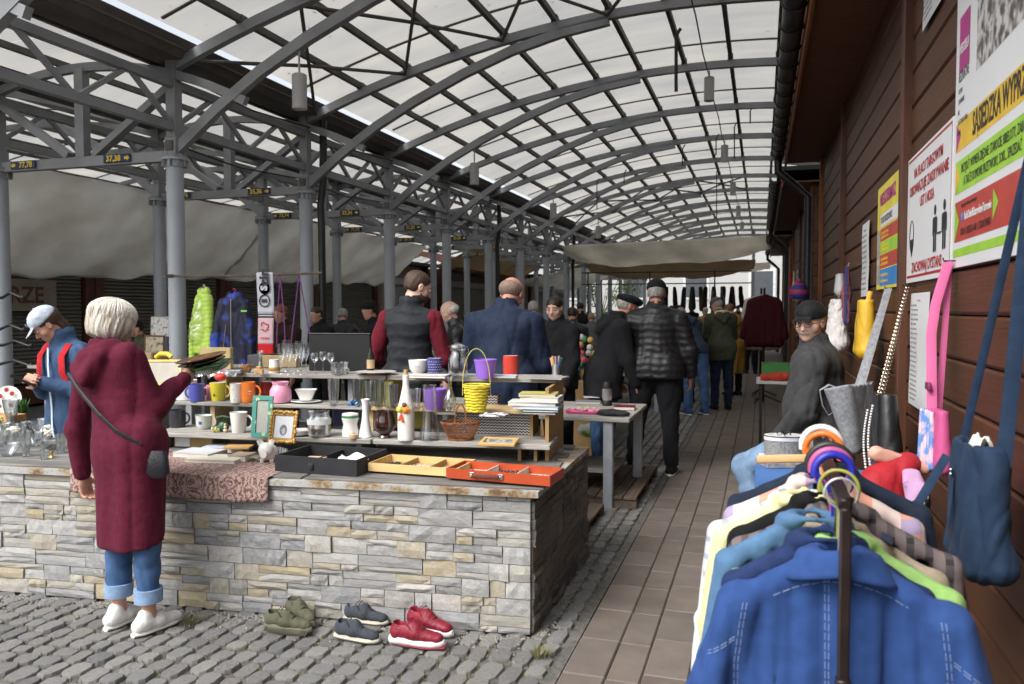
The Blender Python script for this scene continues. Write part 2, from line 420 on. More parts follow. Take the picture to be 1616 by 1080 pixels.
# black straps dangling from the purlins
strp=[(1067,50,145,0.2),(1159,196,251,1.3),(1130,215,245,2),(1077,232,262,2.4),(1131,268,345,3.2),(985,270,290,3.5),(942,285,330,4),(1184,170,195,1)]
for j,(px,ya,yb,n) in enumerate(strp):
    y=3.0
    while True:
        a=atY(px,ya,y)
        if a.z>=CAMZ+hup(a.x/U)*U-.05 or y>40: break
        y+=.1
    b=atY(px,yb,y)
    xn=a.x/U; zt=CAMZ+hup(xn)*U
    q=MB(); q.tube([(a.x+.06,y,zt),(a.x+.03,y,zt-.04),(a.x,y,min(zt-.1,a.z)),(b.x,y,b.z)],[((.022,.006) if j==0 else (.012,.005))]*4,6); o=q.build('hanging_strap',BLACKM)
    tag(o,['long black strap hanging near the top of the aisle roof','black strap hanging beside the brown eaves','short black strap beyond the second middle lamp','small black strap left of the middle lamps','black cable strap hanging low in the far vault','stubby black strap far along the vault','thin black strap over the far stalls','black strap close to the dark gutter'][j],'strap','straps dangling from the roof')

# number plates ---------------------------------------------------------------
PLB=mat('plate_blue',(.01,.018,.07),.45); PLY=mat('plate_yellow',(.75,.55,.02),.5)
def plate(s,x,n,arrow,label):
    y=FY(n)-.062; p=wp(x,.273,y)
    t=thing('number_plate',label,'sign',p,0,'stall number plates on the tie beams')
    MB().box((0,0,0),(.36,.012,.088),bev=.003).build('plate',PLB,t,False)
    text('lettering',s,.088,PLY,t,basis(Vector((.042*(1 if arrow<0 else -1),-.0075,-.003)),Vector((1,0,0)),Vector((0,0,1)),Vector((0,-1,0))),bold=.003)
    a=MB(); c=.2*arrow
    d=arrow
    K=.70
    a.v=[(c-d*.05,-.0085,.018),(c+d*.0,-.0085,.018),(c+d*.0,-.0085,.035),(c+d*.05,-.0085,-.005),(c+d*.0,-.0085,-.045),(c+d*.0,-.0085,-.025),(c-d*.05,-.0085,-.025)]
    a.v=[(x*K,y,z*K) for x,y,z in a.v]; a.f=[tuple(range(7)) if d<0 else tuple(range(7))[::-1]]; a.build('arrow',PLY,t,False)
pl=[('37,38','77,78',0),('35,36','75,76',1),('33,34','73,74',2),('31,32','71,72',3),('29,30','69,70',4),('27,28','67,68',5),('25,26','65,66',6)]
onth=['nearest','second','third','fourth','fifth','sixth','seventh']
for a,b_,n in pl:
    plate(a,-1.118,n,1,'number plate %s with right arrow on the %s tie beam by the columns'%(a,onth[n]))
    plate(b_,-1.338,n,-1,'number plate %s with left arrow on the %s tie beam by the columns'%(b_,onth[n]))

# ================================================================ GROUND
EARTH=mat('ground_sand',(.125,.118,.105),.95,var=.35,scale=30,bump=.6,bscale=90)
ground=MB().box((0,18,-.06),(160,130,.06)).build('ground',EARTH,smooth=False); tag(ground,kind='structure')
COB=palette('cobble_stone',[(.17,.168,.165),(.24,.235,.225),(.20,.20,.20),(.28,.27,.25),(.15,.15,.155),(.235,.22,.20)],.8,.5,18)
COBS=palette('cobble_stone_joined',[(.17,.168,.165),(.24,.235,.225),(.20,.20,.20),(.28,.27,.25),(.15,.15,.155),(.235,.22,.20)],.8,.5,18,isl=True)
SLAB=palette('paving_slab',[(.150,.124,.107),(.176,.146,.124),(.164,.140,.124),(.190,.158,.134)],.75,.25,6)
SLABS=palette('paving_slab_joined',[(.150,.124,.107),(.176,.146,.124),(.164,.140,.124),(.190,.158,.134)],.75,.25,6,isl=True)
WL,WW=-.80,.70
def stone_top(w,l,h,seed,round_=.3):
    """cobble: low dome with irregular outline, 24-ish faces"""
    r=random.Random(seed); b=MB(); n=8; ring=[]
    for k in range(n):
        a=PI/2*(k//2)+PI/4+(.26 if k%2 else -.26); cx,cy_=math.cos(a),math.sin(a); m=max(abs(cx),abs(cy_)); q=.97/m*(.95+.08*r.random())
        q=min(q,1.27); ring.append((cx*q*w/2,cy_*q*l/2))
    for (f,z) in((1,-.8),(1,h*.35),(.90,h)):
        b.v+=[(x*f,y*f,z+(r.random()-.5)*.22*(z>0)) for x,y in ring]
    for j in range(2):
        for k in range(n): b.f.append((j*n+k,j*n+(k+1)%n,j*n+n+(k+1)%n,j*n+n+k))
    b.v.append((0,0,h*1.10)); 
    for k in range(n): b.f.append((2*n+k,2*n+(k+1)%n,3*n))
    return b
cobv=[stone_top(1,1,1,i) for i in range(10)]
pav=MB().box((-5.2,15.5,-.022),(8.79,36,.02)).build('cobblestone_paving',EARTH,smooth=False); tag(pav,kind='structure')
def inview(x,y,z=0,m=60):
    v=CM.transposed()@(Vector((x,y,z))-CO)
    if v.z>-.3: return False
    px=808+FP*v.x/-v.z; py=540-FP*v.y/-v.z
    return -m<px<1616+m and -m<py<1080+m
cob=[]
x=WL-.06; row=0
while x>-6.2:
    w=.074+.034*random.random(); 
    y=2.3+random.random()*.1
    ymax=16 if x>-1.6 else 5.2
    while y<ymax:
        l=.075+.065*random.random()
        if x>-1.5 and y>3.0: l*=1.25
        # the counter island stands on -1.03..-4.6, 3.55..4.9
        xx,yy=x-w/2,y+l/2
        if not(xx<-1.1 and yy>3.72+.12*(xx+1.03) ) or (yy>4.8 and xx>-1.6):
            if inview(xx,yy,0,25): cob.append((xx,yy,w,l))
        y+=l+.008
    x-=w+.009; row+=1
cob.sort(key=lambda c:c[1]**2+c[0]**2)
cm=[ (lambda b:b.mesh('cobblestone',COB))(v) for v in cobv]
js=MB()
for i,(x,y,w,l) in enumerate(cob):
    k=random.randrange(10); h=.012+.006*random.random(); rz=random.choice((0,PI))+random.uniform(-.13,.13)
    tz=-.012+random.uniform(-.004,.004)
    if i<300:
        o=link('cobblestone',cm[k],pav,(x,y,tz)); o.scale=(w,l,h); o.rotation_euler=(random.uniform(-.03,.03),random.uniform(-.03,.03),rz)
    else:
        c,s=math.cos(rz),math.sin(rz)
        js.add([(x+(p[0]*w*c-p[1]*l*s),y+(p[0]*w*s+p[1]*l*c),tz+p[2]*h) for p in cobv[k].v],cobv[k].f)
o=js.build('far_cobblestones',COBS,pav); o['kind']='stuff'
# small sand spill and grass in joints
walk=MB().box(((WL+WW)/2,17.5,-.016),(WW-WL-.01,40,.022)).build('walkway',EARTH,smooth=False); tag(walk,kind='structure')
slm=MB().box((0,0,0),(1,1,1),bev=0).mesh('x',SLAB,False); 
slv=[]
for (w,l) in((.19,.38),(.19,.26),(.145,.38),(.145,.30)):
    slv.append(MB().box((0,0,0),(w-.006,l-.006,.05),bev=.006).mesh('paving_slab',SLAB,False))
nsl=0; js=MB(); widths=[0,2,0,0,2,0,0,2,0]
x=WL+.004
for ci,wi in enumerate(widths):
    w=(.19,.19,.145,.145)[wi]
    if x+w>WW+.05: break
    y=-.2+.17*(ci%3)
    while y<36:
        k=wi+(1 if random.random()<.22 else 0); l=(.38,.26,.38,.30)[k]; xx,yy=x+w/2,y+l/2
        if inview(xx,yy,0,40) or yy>14:
            z=-.0185+random.uniform(-.0015,.0015)
            if nsl<300 and yy<16.5: link('paving_slab',slv[k],walk,(xx,yy,z)); nsl+=1
            else: js.box((xx,yy,z),(w-.006,l-.006,.05))
        y+=l
    x+=w
o=js.build('far_paving_slabs',SLABS,walk,False); o['kind']='stuff'
# grass tufts / moss in the joints
GR=mat('moss_grass',(.07,.085,.02),.9,col2=(.20,.17,.06),scale=20)
b=MB()
def blade(b,x,y,z,h,lean,az,w=.003):
    dx,dy=math.cos(az),math.sin(az); p=[(x-dy*w,y+dx*w,z),(x+dy*w,y-dx*w,z),(x+dx*lean*.5+dy*w*.7,y+dy*lean*.5-dx*w*.7,z+h*.7),(x+dx*lean*.5-dy*w*.7,y+dy*lean*.5+dx*w*.7,z+h*.7),(x+dx*lean,y+dy*lean,z+h)]
    b.add(p,[(0,1,2,3),(3,2,4)])
for i in range(2600):
    c=random.choice(cob[:420]); sx=random.choice((-1,1))
    if random.random()<.5: x=c[0]+sx*(c[2]/2+.004); y=c[1]+random.uniform(-.5,.5)*c[3]
    else: x=c[0]+random.uniform(-.5,.5)*c[2]; y=c[1]+sx*(c[3]/2+.004)
    blade(b,x,y,-.008,random.uniform(.006,.018),random.uniform(.002,.012),random.uniform(0,6.3),.0025)
o=b.build('joint_moss',GR); tag(o,'small green and brown moss sprouting between the cobblestones','moss',kind='stuff')
for (px,py,r,n,lab) in((853,1036,.045,120,'yellowish dry grass tuft growing beside the stone counter corner'),(300,985,.05,90,'thin grass tuft behind the white shoes of the woman')):
    b=MB(); p=atZ(px,py,0)
    for i in range(n):
        a=random.uniform(0,6.3); q=random.random()**.6*r; blade(b,math.cos(a)*q,math.sin(a)*q,0,random.uniform(.015,.05),random.uniform(.005,.04),a,.0016)
    o=b.build('grass_tuft',mat('dry_grass',(.20,.17,.06),.9,col2=(.10,.13,.03)),loc=(p.x,p.y,0)); tag(o,lab,'grass')

# ================================================================ WOODEN KIOSKS ON THE RIGHT
PLANK=palette('cladding_plank',[(.075,.031,.015),(.105,.041,.018),(.088,.036,.017),(.130,.053,.024)],.48,.25,3.0,spec=.4)
_m=PLANK.node_tree
for nd in _m.nodes:
    if nd.bl_idname=='ShaderNodeVectorMath' and nd.operation=='ADD':
        mp=_m.nodes.new('ShaderNodeMapping'); mp.inputs['Scale'].default_value=(4,.55,9); _m.links.new(nd.inputs[0].links[0].from_socket,mp.inputs[0]); _m.links.new(mp.outputs[0],nd.inputs[0]); break
POSTM=mat('post_brown',(.085,.032,.016),.5,var=.25,scale=6,bump=.15,stretch=(6,6,.5))
ORG=mat('trim_orange_brown',(.22,.075,.025),.5,var=.2,scale=5,stretch=(4,4,.5))
SOF=mat('soffit_board',(.13,.050,.024),.6,var=.25,scale=5,stretch=(.6,8,1))
def kiosk(y0,y1,label,posts,detail=True):
    t=thing('wooden_kiosk',label,'kiosk',(WW,y0,0))
    L=y1-y0; zt=3.39; nrow=20; ph=zt/nrow
    MB().box((1.72,L/2,zt/2),(3.3,L,zt-.01)).build('core',mat('dark_inside',(.01,.008,.007)),t,False)
    ms={}
    edges=[0]+[p-y0 for p in posts if y0+.3<p<y1-.3]+[L]
    for i in range(len(edges)-1):
        l=edges[i+1]-edges[i]
        b=MB(); l2=l/2
        # plank profile with a chamfered lower lip
        pr=[(.045,-ph/2+.004),(.012,-ph/2+.004),(.0,-ph/2+.016),(.0,ph/2-.010),(.012,ph/2-.001),(.045,ph/2-.001)]
        for y in(-l2,l2): b.v+=[(a,y,c) for a,c in pr]
        b.f=[(k,6+k,6+(k+1)%6,(k+1)%6) for k in range(6)]+[tuple(range(6)),tuple(range(6,12))[::-1]]
        me=b.mesh('plank',PLANK,False)
        for r in range(nrow):
            if detail or r%1==0: link('plank',me,t,(.0,edges[i]+l2,ph*(r+.5)))
    # front gable end towards the photographer
    for r in range(nrow):
        MB().box((1.65+.03,-.03,ph*(r+.5)),(3.3,.03,ph-.006)).build('plank',PLANK,t,False)
    for i,e in enumerate(edges):
        MB().box((-.018,e if 0<i<len(edges)-1 else e+(.05 if i==0 else -.05),zt/2),(.05,.085,zt-.004),bev=.006).build('post',POSTM if 0<i<len(edges)-1 else ORG,t,False)
    # eaves
    MB().box((1.35,L/2,zt+.01),(3.6,L+.5,.02)).build('soffit',SOF,t,False)
    MB().box((-.435,L/2,zt+.04),(.025,L+.5,.20),bev=.004).build('fascia',ORG,t,False)
    MB().box((1.35,L/2,zt+.20),(3.7,L+.6,.06)).build('roof',mat('kiosk_roof',(.03,.03,.032),.7),t,False)
    g=MB(); n=10; yy0,yy1=-.25,L+.25
    prof=[]
    for k in range(n+1): a=PI+PI*k/n; prof.append((.072*math.cos(a),.072*math.sin(a)))
    prof+= [(p[0]*.93,p[1]*.93) for p in prof[::-1]]
    m=len(prof)
    for y in(yy0,yy1): g.v+=[(-.525+a,y,zt+.09+c) for a,c in prof]
    g.f=[(k,(k+1)%m,m+(k+1)%m,m+k) for k in range(m)]+[tuple(range(m)),tuple(range(m,2*m))[::-1]]
    g.build('gutter',DARKPVC,t)
    rg=MB().tube([(-.525+.082*math.cos(a),0,zt+.09+.082*math.sin(a)) for a in [PI+PI*k/10 for k in range(11)]],[(.016,.006)]*11,6,side=(0,1,0)).mesh('gutter_bracket',DARKPVC)
    y=.05
    while y<L+.2: link('gutter_bracket',rg,t,(0,y,0)); y+=.42
    # downpipe at the far end
    MB().tube([(-.525,L+.1,zt+.03),(-.525,L+.1,zt-.12),(-.30,L+.12,zt-.32),(-.16,L+.12,zt-.45),(-.16,L+.12,.05)],.05,12).build('downpipe',DARKPVC,t)
    return t
kiosk(-.6,10.5,'long brown timber clad kiosk wall on the right hung with posters and bags',[1.15,4.45,7.75])
kiosk(12.6,19.5,'second brown timber kiosk further down the aisle',[16])
kiosk(21.5,29,'farthest brown timber kiosk at the end of the aisle',[25])
# far end building
WHITEW=mat('white_render',(.42,.42,.41),.8,var=.05)
t=thing('white_building','pale building front closing the far end of the market behind the stalls','building',(-2,52,0))
MB().box((0,3,4),(60,6,8)).build('wall',WHITEW,t,False)
pm=mat('window_dark',(.08,.09,.10),.2)
for k in range(14):
    f=MB().box((-26+k*4,-.03,3.1),(1.6,.08,1.9)).build('window',mat('window_frame_white',(.6,.6,.6)),t,False)
    MB().box((-26+k*4,-.075,3.1),(1.3,.02,1.6)).build('pane',pm,f,False)
# ================================================================ STONE COUNTER
CA=math.atan2(.30,2.9); CORN=Vector((-1.03,3.59,0))
EX=Vector((math.cos(CA),math.sin(CA),0)); EY=Vector((-math.sin(CA),math.cos(CA),0))
def cw(u,v,z=0): return CORN+EX*u+EY*v+Vector((0,0,z))   # u to the right along the front, v behind the front
CTOP=.70
STONE=palette('split_stone',[(.50,.495,.48),(.36,.36,.36),(.54,.53,.51),(.46,.43,.36),(.31,.315,.33),(.50,.49,.47),(.50,.42,.27),(.42,.42,.42),(.56,.55,.53),(.47,.42,.31)],.85,.7,9,mixs=.22)
GROUT=mat('stone_joint',(.16,.155,.145),.95,scale=30,bump=.4)
counter=thing('stone_counter','low market counter faced with grey and ochre split stone and topped with a worn slab','counter',tuple(CORN),CA)
def stone_face(w,h,seed):
    """split-face stone: front is -y, irregular chipped surface"""
    r=random.Random(seed); b=MB(); nu,nv=4,2; P={}
    for j in range(nv+1):
        for i in range(nu+1):
            e=(i in(0,nu)) or (j in(0,nv)); x=-.5+i/nu; z=-.5+j/nv
            d=.45+.3*r.random() if e else .6+.4*r.random()
            P[i,j]=len(b.v); b.v.append((x,-d,z))
    Q={}
    ring=[(i,0) for i in range(nu)]+[(nu,j) for j in range(nv)]+[(i,nv) for i in range(nu,0,-1)]+[(0,j) for j in range(nv,0,-1)]
    for k,(i,j) in enumerate(ring): Q[k]=len(b.v); v=b.v[P[i,j]]; b.v.append((v[0],.35,v[2]))
    for j in range(nv):
        for i in range(nu): b.f.append((P[i,j],P[i+1,j],P[i+1,j+1],P[i,j+1]))
    m=len(ring)
    for k in range(m):
        a=P[ring[k]]; c=P[ring[(k+1)%m]]; b.f.append((a,Q[k],Q[(k+1)%m],c))
    return b.mesh('stone',STONE,False)
SV=[stone_face(1,1,i) for i in range(14)]
STONED=palette('dirty_shaded_stone',[(.20,.19,.18),(.13,.125,.12),(.24,.22,.19),(.17,.15,.12),(.12,.12,.125),(.22,.18,.12),(.16,.155,.15)],.85,.7,9,mixs=.22)  # dirty brownish stones of the right side, its shade darkened into the colours
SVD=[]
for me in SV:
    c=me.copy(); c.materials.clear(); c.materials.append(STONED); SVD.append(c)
def veneer(length,place,seed,SV=SV):
    r=random.Random(seed); nc=8; ch=(CTOP-.035)/nc; n=0
    for c in range(nc):
        x=0
        while x<length-.02:
            w=r.uniform(.10,.34); 
            if length-x-w<.08: w=length-x
            k=r.random(); z0=c*ch
            subs=[(0,1)] if k<.34 else ([(0,.5),(.5,.5)] if k<.74 else ([(0,.36),(.36,.64)] if k<.86 else [(0,.64),(.64,.36)]))
            for (a,hh) in subs:
                parts=[(0,w)] if (w<.17 or r.random()<.6) else [(0,w*r.uniform(.35,.65))]
                if parts[0][1]<w: parts.append((parts[0][1],w-parts[0][1]))
                for (xo,ww) in parts:
                    o=link('stone',r.choice(SV),counter)
                    j=.0017
                    o.scale=((ww-j*2)*r.choice((-1,1)),.016+r.random()*.020,(ch*hh-j*2)*r.choice((-1,1)))
                    place(o,x+xo+ww/2,z0+ch*(a+hh/2)); n+=1
            x+=w
    return n
def pf(o,s,z): o.location=(-s,0,z+.004)
nst=veneer(3.7,pf,5)
MAXV=1.24
def ps(o,s,z): o.location=(0,0,0); q=Matrix.Rotation(-CA,3,'Z')@Vector((.0,s,0)); o.location=(q.x,q.y,z+.004); o.rotation_euler=(0,0,PI/2-CA)
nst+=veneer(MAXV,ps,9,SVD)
core=MB(); n0=cw(-5,0.02); 
LI=lambda p:(Matrix.Rotation(-CA,3,'Z')@(Vector(p)-CORN))
base=[(-5,.02),(-.02,.02),tuple(LI(CORN+Vector((-.02,MAXV,0))))[:2],(-5,1.26)]
core.v=[(x,y,z) for z in(0,CTOP-.035) for x,y in base]; core.f=[(0,3,2,1),(4,5,6,7)]+[(i,(i+1)%4,4+(i+1)%4,4+i) for i in range(4)]
core.build('core',GROUT,counter,False)
# top slab with rusty, chalky front edge; slate planks lying on it
def edgecol(nt,v):
    f=noise_(nt,v,9,8); g=noise_(nt,v,60,3); h=math_(nt,'MULTIPLY_ADD',g,.35,math_(nt,'MULTIPLY',f,.75))
    return ramp_(nt,h,[(.38,(.42,.42,.40)),(.52,(.34,.335,.32)),(.58,(.30,.22,.12)),(.68,(.13,.075,.045))])
EDGE=nodeify('weathered_edge',None,edgecol,.8)
TOPM=mat('weathered_board',(.16,.155,.145),.8,var=.4,scale=6,stretch=(.6,5,5),bump=.4,bscale=14,rnd=.2)
b=MB(); ov=.035
tb=[(-5,-ov),(.04,-ov),tuple(LI(CORN+Vector((.02,MAXV,0))))[:2],(-5,1.26)]
b.v=[(x,y,z) for z in(CTOP-.035,CTOP-.006) for x,y in tb]; b.f=[(0,3,2,1),(4,5,6,7)]+[(i,(i+1)%4,4+(i+1)%4,4+i) for i in range(4)]
b.build('top_slab',EDGE,counter,False)
for k in range(9):
    for j in range(4):
        l=1.22; MB().box((-.55-j*1.235-.05*(k%2),.0+.07+k*.137,CTOP-.001),(l,.13,.012),bev=.003).build('top_board',TOPM,counter,False)

# ---------------------------------------------------------------- shelf unit standing on the counter
WOODG=mat('grey_wood',(.30,.285,.26),.8,var=.35,scale=5,stretch=(.5,7,7),bump=.5,bscale=14,rnd=.12)
PINE=mat('pine_board',(.52,.38,.20),.6,var=.18,scale=4,stretch=(.5,8,8),bump=.2,rnd=.08)
CHIP=mat('chipboard',(.34,.215,.085),.6,var=.12,scale=10)
OCHRE=mat('ochre_board',(.42,.36,.05),.6,var=.15,scale=6)
ZA,ZB,ZC=.81,.965,1.14
shelf=thing('display_shelf','stepped three tier display shelf of grey planks and chipboard on the stone counter','shelf',tuple(CORN),CA)
def plank(name,u0,u1,v0,v1,ztop,th,m): return MB().box(((u0+u1)/2,(v0+v1)/2,ztop-th/2),(u1-u0,v1-v0,th),bev=.003).build(name,m,shelf,False)
plank('shelf_board',-1.02,-.10+.10,.58,.90,ZA,.028,WOODG); plank('shelf_board',-2.42,-1.025,.56,.90,ZA,.026,WOODG)
plank('shelf_board',-1.13,-.06,.83,1.08,ZB,.024,PINE); plank('shelf_board',-2.45,-1.135,.82,1.08,ZB,.022,WOODG)
plank('shelf_board',-1.08,-.02,.98,1.24,ZC,.028,WOODG); plank('shelf_board',-2.28,-1.085,.97,1.24,ZC,.026,WOODG)
def upr(u,v0,v1,z0,z1,m,th=.018): return MB().box((u,(v0+v1)/2,(z0+z1)/2),(th,v1-v0,z1-z0)).build('support_board',m,shelf,False)
MB().box((-.03,.97,(CTOP+ZC-.03)/2+.002),(.02,.60,ZC-.03-CTOP-.002)).build('side_panel',CHIP,shelf,False)
for u in(-.15,-.06): upr(u,.85,1.05,ZA+.001,ZB-.025,CHIP); upr(u-.03,.64,.86,CTOP+.006,ZA-.03,CHIP)
upr(-1.12,.62,.85,CTOP+.006,ZA-.03,WOODG,.03); upr(-2.38,.62,.85,CTOP+.006,ZA-.03,WOODG,.03)
upr(-1.14,.86,1.05,ZA+.001,ZB-.025,PINE,.03); upr(-2.2,.86,1.05,ZA+.001,ZB-.025,PINE,.03); upr(-1.75,.86,1.05,ZA+.001,ZB-.025,CHIP,.02)
upr(-1.10,1.0,1.2,ZB+.001,ZC-.03,OCHRE,.10); upr(-2.2,1.0,1.2,ZB+.001,ZC-.03,PINE,.03)
MB().box((-.95,1.0,(ZA+ZB)/2-.01),(.24,.012,ZB-ZA-.03)).build('back_board',OCHRE,shelf,False)
MB().box((-1.19,1.0,(ZA+ZB)/2-.01),(.13,.012,ZB-ZA-.03)).build('back_board',PINE,shelf,False)
MB().box((-1.36,1.0,(ZA+ZB)/2-.01),(.16,.012,ZB-ZA-.03)).build('back_board',mat('navy_board',(.02,.03,.10),.6),shelf,False)

# ================================================================ GOODS
CER=lambda n,c,**k: mat('ceramic_'+n,c,.22,var=.04,scale=4,coat=.3,**k)
WH=CER('white',(.78,.77,.73)); GL=glass('clear_glass',op=.24); GLD=glass('smoky_glass',(.75,.78,.78),.22)
ZL={'T':CTOP+.006,'A':ZA,'B':ZB,'C':ZC}
def spot(px,py,lv,r=0):
    p=atZ(px,py,ZL[lv] if isinstance(lv,str) else lv); d=Vector((p.x,p.y,0)).normalized(); return p+d*r
def mug(px,py,lv,wpx,hpx,m,label,hside=1,inner=None,prof=None,group='mugs on the display shelf',cat='mug',name='mug',haz=None,handle=True,sq=1):
    p=spot(px,py,lv); s=mpp(p); r=wpx*s/2; h=hpx*s; p=spot(px,py,lv,r)
    t=thing(name,label,cat,p,YAW,group)
    pr=prof or [(.86,0),(.94,.03),(1,.2),(1,1)]
    o=[(a*r,b*h) for a,b in pr]; i=[(a*r-.0035,b*h) for a,b in pr[::-1] if b>.05]; i=[(i[0][0],h*.995)]+i[1:]+[(r*.5,.008),(1e-6,.008)]
    MB().lathe([(1e-6,.001)]+o+i,28).build('cup_body',m,t)
    if inner: MB().lathe([(a-.0008,b) for a,b in [(i[0][0],h*.99)]+i[1:]],28).build('inner_glaze',inner,t)
    if handle:
        a=haz if haz is not None else (0 if hside>0 else PI); d=Vector((math.cos(a),math.sin(a),0)); pts=[]
        for k in range(9):
            q=PI*(k/8)-PI/2; pts.append(d*(r*.97+math.cos(q)*h*.26)+Vector((0,0,h*.52+math.sin(q)*h*.30)))
        MB().tube(pts,[(.0065,.0045)]*9,8).build('handle',m,t)
    return t,r,h
def deco(t,m,pts,r,name='print'):   # small raised print marks on a round wall, (angle, z, w, h)
    b=MB()
    for (a,z,w,h) in pts:
        n=4
        for k in range(n):
            pass
        vs=[]
        for k in range(n+1):
            q=a-PI/2+(k/n-.5)*w/r
            for zz in(z-h/2,z+h/2): vs.append(((r+.0012)*math.cos(q),(r+.0012)*math.sin(q),zz))
        b.add(vs,[(2*k,2*k+2,2*k+3,2*k+1) for k in range(n)])
    return b.build(name,m,t)
BLK=mat('print_black',(.02,.02,.02),.5); WHP=mat('print_white',(.8,.8,.8),.5)
BLUEC=CER('blue',(.075,.085,.35)); ORA=CER('orange',(.80,.22,.035)); YEL=CER('yellow',(.70,.60,.04)); REDC=CER('red',(.55,.055,.035)); PNK=CER('pink',(.78,.33,.48))
PURP=mat('purple_plastic',(.28,.13,.60),.38,var=.04); CHAR=CER('charcoal',(.035,.035,.04)); CREAM=CER('cream',(.62,.66,.58))
# middle tier, left part
mug(294,633,'B',34,32,WH,'white mug half hidden behind the blue mug',-1)
mug(311,635,'B',23,28,BLUEC,'plain blue mug with its handle to the left',-1)
t,r,h=mug(344,634,'B',25,29,YEL,'yellow mug with a cream rim and a small black drawing',1,WH,[(.74,0),(.8,.05),(1,.95),(1,1)])
deco(t,BLK,[(-.2,h*.35,.012,.008),(-.05,h*.3,.02,.004),(-.35,h*.6,.02,.0015),(.1,h*.58,.015,.0015),(-.15,h*.42,.006,.006)],r*.86)
t,r,h=mug(373,637,'B',19,31,WH,'slim white mug with tiny dark marks between the yellow and orange mugs',1,handle=False)
deco(t,BLK,[(-.2,h*.7,.004,.004),(.3,h*.35,.004,.004),(0,h*.2,.005,.003)],r)
t,r,h=mug(392,637,'B',22,33,ORA,'orange mug with small white lettering',1)
deco(t,WHP,[(.35+.09*k,h*.58,.0035,.006) for k in range(5)]+[(.35+.09*k,h*.45,.0035,.004) for k in range(4)],r,'lettering')
mug(423,627,'B',24,24,REDC,'small red mug behind the pink jar',-1,WH)
mug(332,632,'B',12,24,PNK,'pink cup squeezed behind the blue and yellow mugs',-1)
# pink jar
def jar(name,px,py,lv,wpx,hpx,prof,m,label,cat='jar',n=28,solid=True,group=None,sq=1):
    p=spot(px,py,lv); s=mpp(p); r=wpx*s/2; h=hpx*s; p=spot(px,py,lv,r)
    pr=[(a*r,b*h) for a,b in prof]
    inn=[(max(1e-6,a*r-.003),b*h) for a,b in prof[::-1] if a>.05 and b>.03]+[(1e-6,h*.03)]
    o=MB().lathe([(1e-6,0)]+pr+inn,n,sx=1,sy=sq).build(name,m,None,True,p,YAW); tag(o,label,cat,group); return o,r,h
jar('squat_jar',443,638,'B',35,34,[(.75,0),(.93,.06),(1,.3),(.95,.6),(.75,.78),(.68,.84),(.78,.98),(.78,1)],PNK,'squat glossy pink jar on the middle tier')
# square white bowl on oval plate
p=spot(485,636,'B'); s=mpp(p)
def sqloft(b,levels,n=6,pw=4):
    """superellipse loft levels: (rx,ry,z)"""
    m=24; base=len(b.v)
    for rx,ry,z in levels:
        for k in range(m):
            a=2*PI*k/m; c,s_=math.cos(a),math.sin(a); q=(abs(c)**pw+abs(s_)**pw)**(-1/pw); b.v.append((c*q*rx,s_*q*ry,z))
    for i in range(len(levels)-1):
        for k in range(m): b.f.append((base+i*m+k,base+i*m+(k+1)%m,base+i*m+m+(k+1)%m,base+i*m+m+k))
    b.f.append(tuple(base+k for k in range(m))[::-1]); e=base+(len(levels)-1)*m; b.f.append(tuple(e+k for k in range(m))); return b
o=MB().lathe([(1e-6,.0),(.05,0),(.095,.012),(.093,.015),(.05,.004),(1e-6,.004)],32,sy=.7).build('saucer',WH,None,True,spot(483,638,'B',.06),YAW); tag(o,'oval cream saucer under the square white bowl','plate')
b=MB(); sqloft(b,[(.034,.03,0),(.040,.034,.01),(.062,.05,.062),(.068,.055,.068),(.063,.05,.066),(.038,.03,.012)]); o=b.build('square_bowl',WH,None,True,spot(483,633,ZB+.014,.05),YAW+.15); tag(o,'small square white bowl standing on an oval saucer','bowl')
# top tier
def stem_glass(px,py,lv,wpx,hpx,label,bowl='flute',group='stem glasses on the top tier'):
    p=spot(px,py,lv); s=mpp(p); r=wpx*s/2; h=hpx*s; p=spot(px,py,lv,r*.8)
    if bowl=='flute': pr=[(.75,0),(.7,.01),(.12,.03),(.10,.38),(.25,.44),(.8,.6),(1,.75),(.95,1)]
    else: pr=[(.62,0),(.6,.01),(.1,.03),(.10,.50),(.35,.55),(.95,.68),(1,.82),(.85,1)]
    o=MB().lathe([(1e-6,0)]+[(a*r,b*h) for a,b in pr],20).build('stem_glass',GL,None,True,p); tag(o,label,'glass',group)
for i,(px,py) in enumerate(((445,590),(456,592),(466,590),(476,592),(483,589),(452,586),(472,586))):
    stem_glass(px,py,'C',13,47+(i%2)*2,['tall wine glass at the front left of the tight cluster','tall wine glass second in the front of the cluster','tall wine glass at the back middle of the cluster','tall wine glass in the centre of the cluster','tall wine glass at the cluster side nearest the black screen','tall wine glass at the rear left of the cluster','tall wine glass at the rear right of the cluster'][i])
for i,px in enumerate((497,510,522)): stem_glass(px,590-(i==1)*2,'C',13,33,['short wine glass with round bowl nearest the tall cluster','short wine glass in the middle of three','short wine glass next to the cut glass bowl'][i],'round')
GLC=glass('cut_glass',(.86,.88,.88),.42,.08)
o,_,_=jar('cut_glass_bowl',537,592,'C',30,19,[(.85,0),(.95,.1),(.93,.3),(1,.4),(.97,.7),(1,1)],GLC,'low round cut glass bowl on the top tier','bowl',12)
PLT=mat('plate_pinkish',(.74,.62,.55),.3,var=.05); 
t=thing('dinner_plate','large white plate with a pinkish brown rim on the top tier','plate',spot(593,593,'C',.08),YAW)
MB().lathe([(1e-6,0),(.055,0),(.062,.006),(.128,.020)],40).build('rim_underside',mat('rim_terracotta',(.50,.27,.20),.4),t); MB().lathe([(.128,.0203),(.120,.021),(.075,.010),(1e-6,.009)],40).build('plate_face',WH,t)
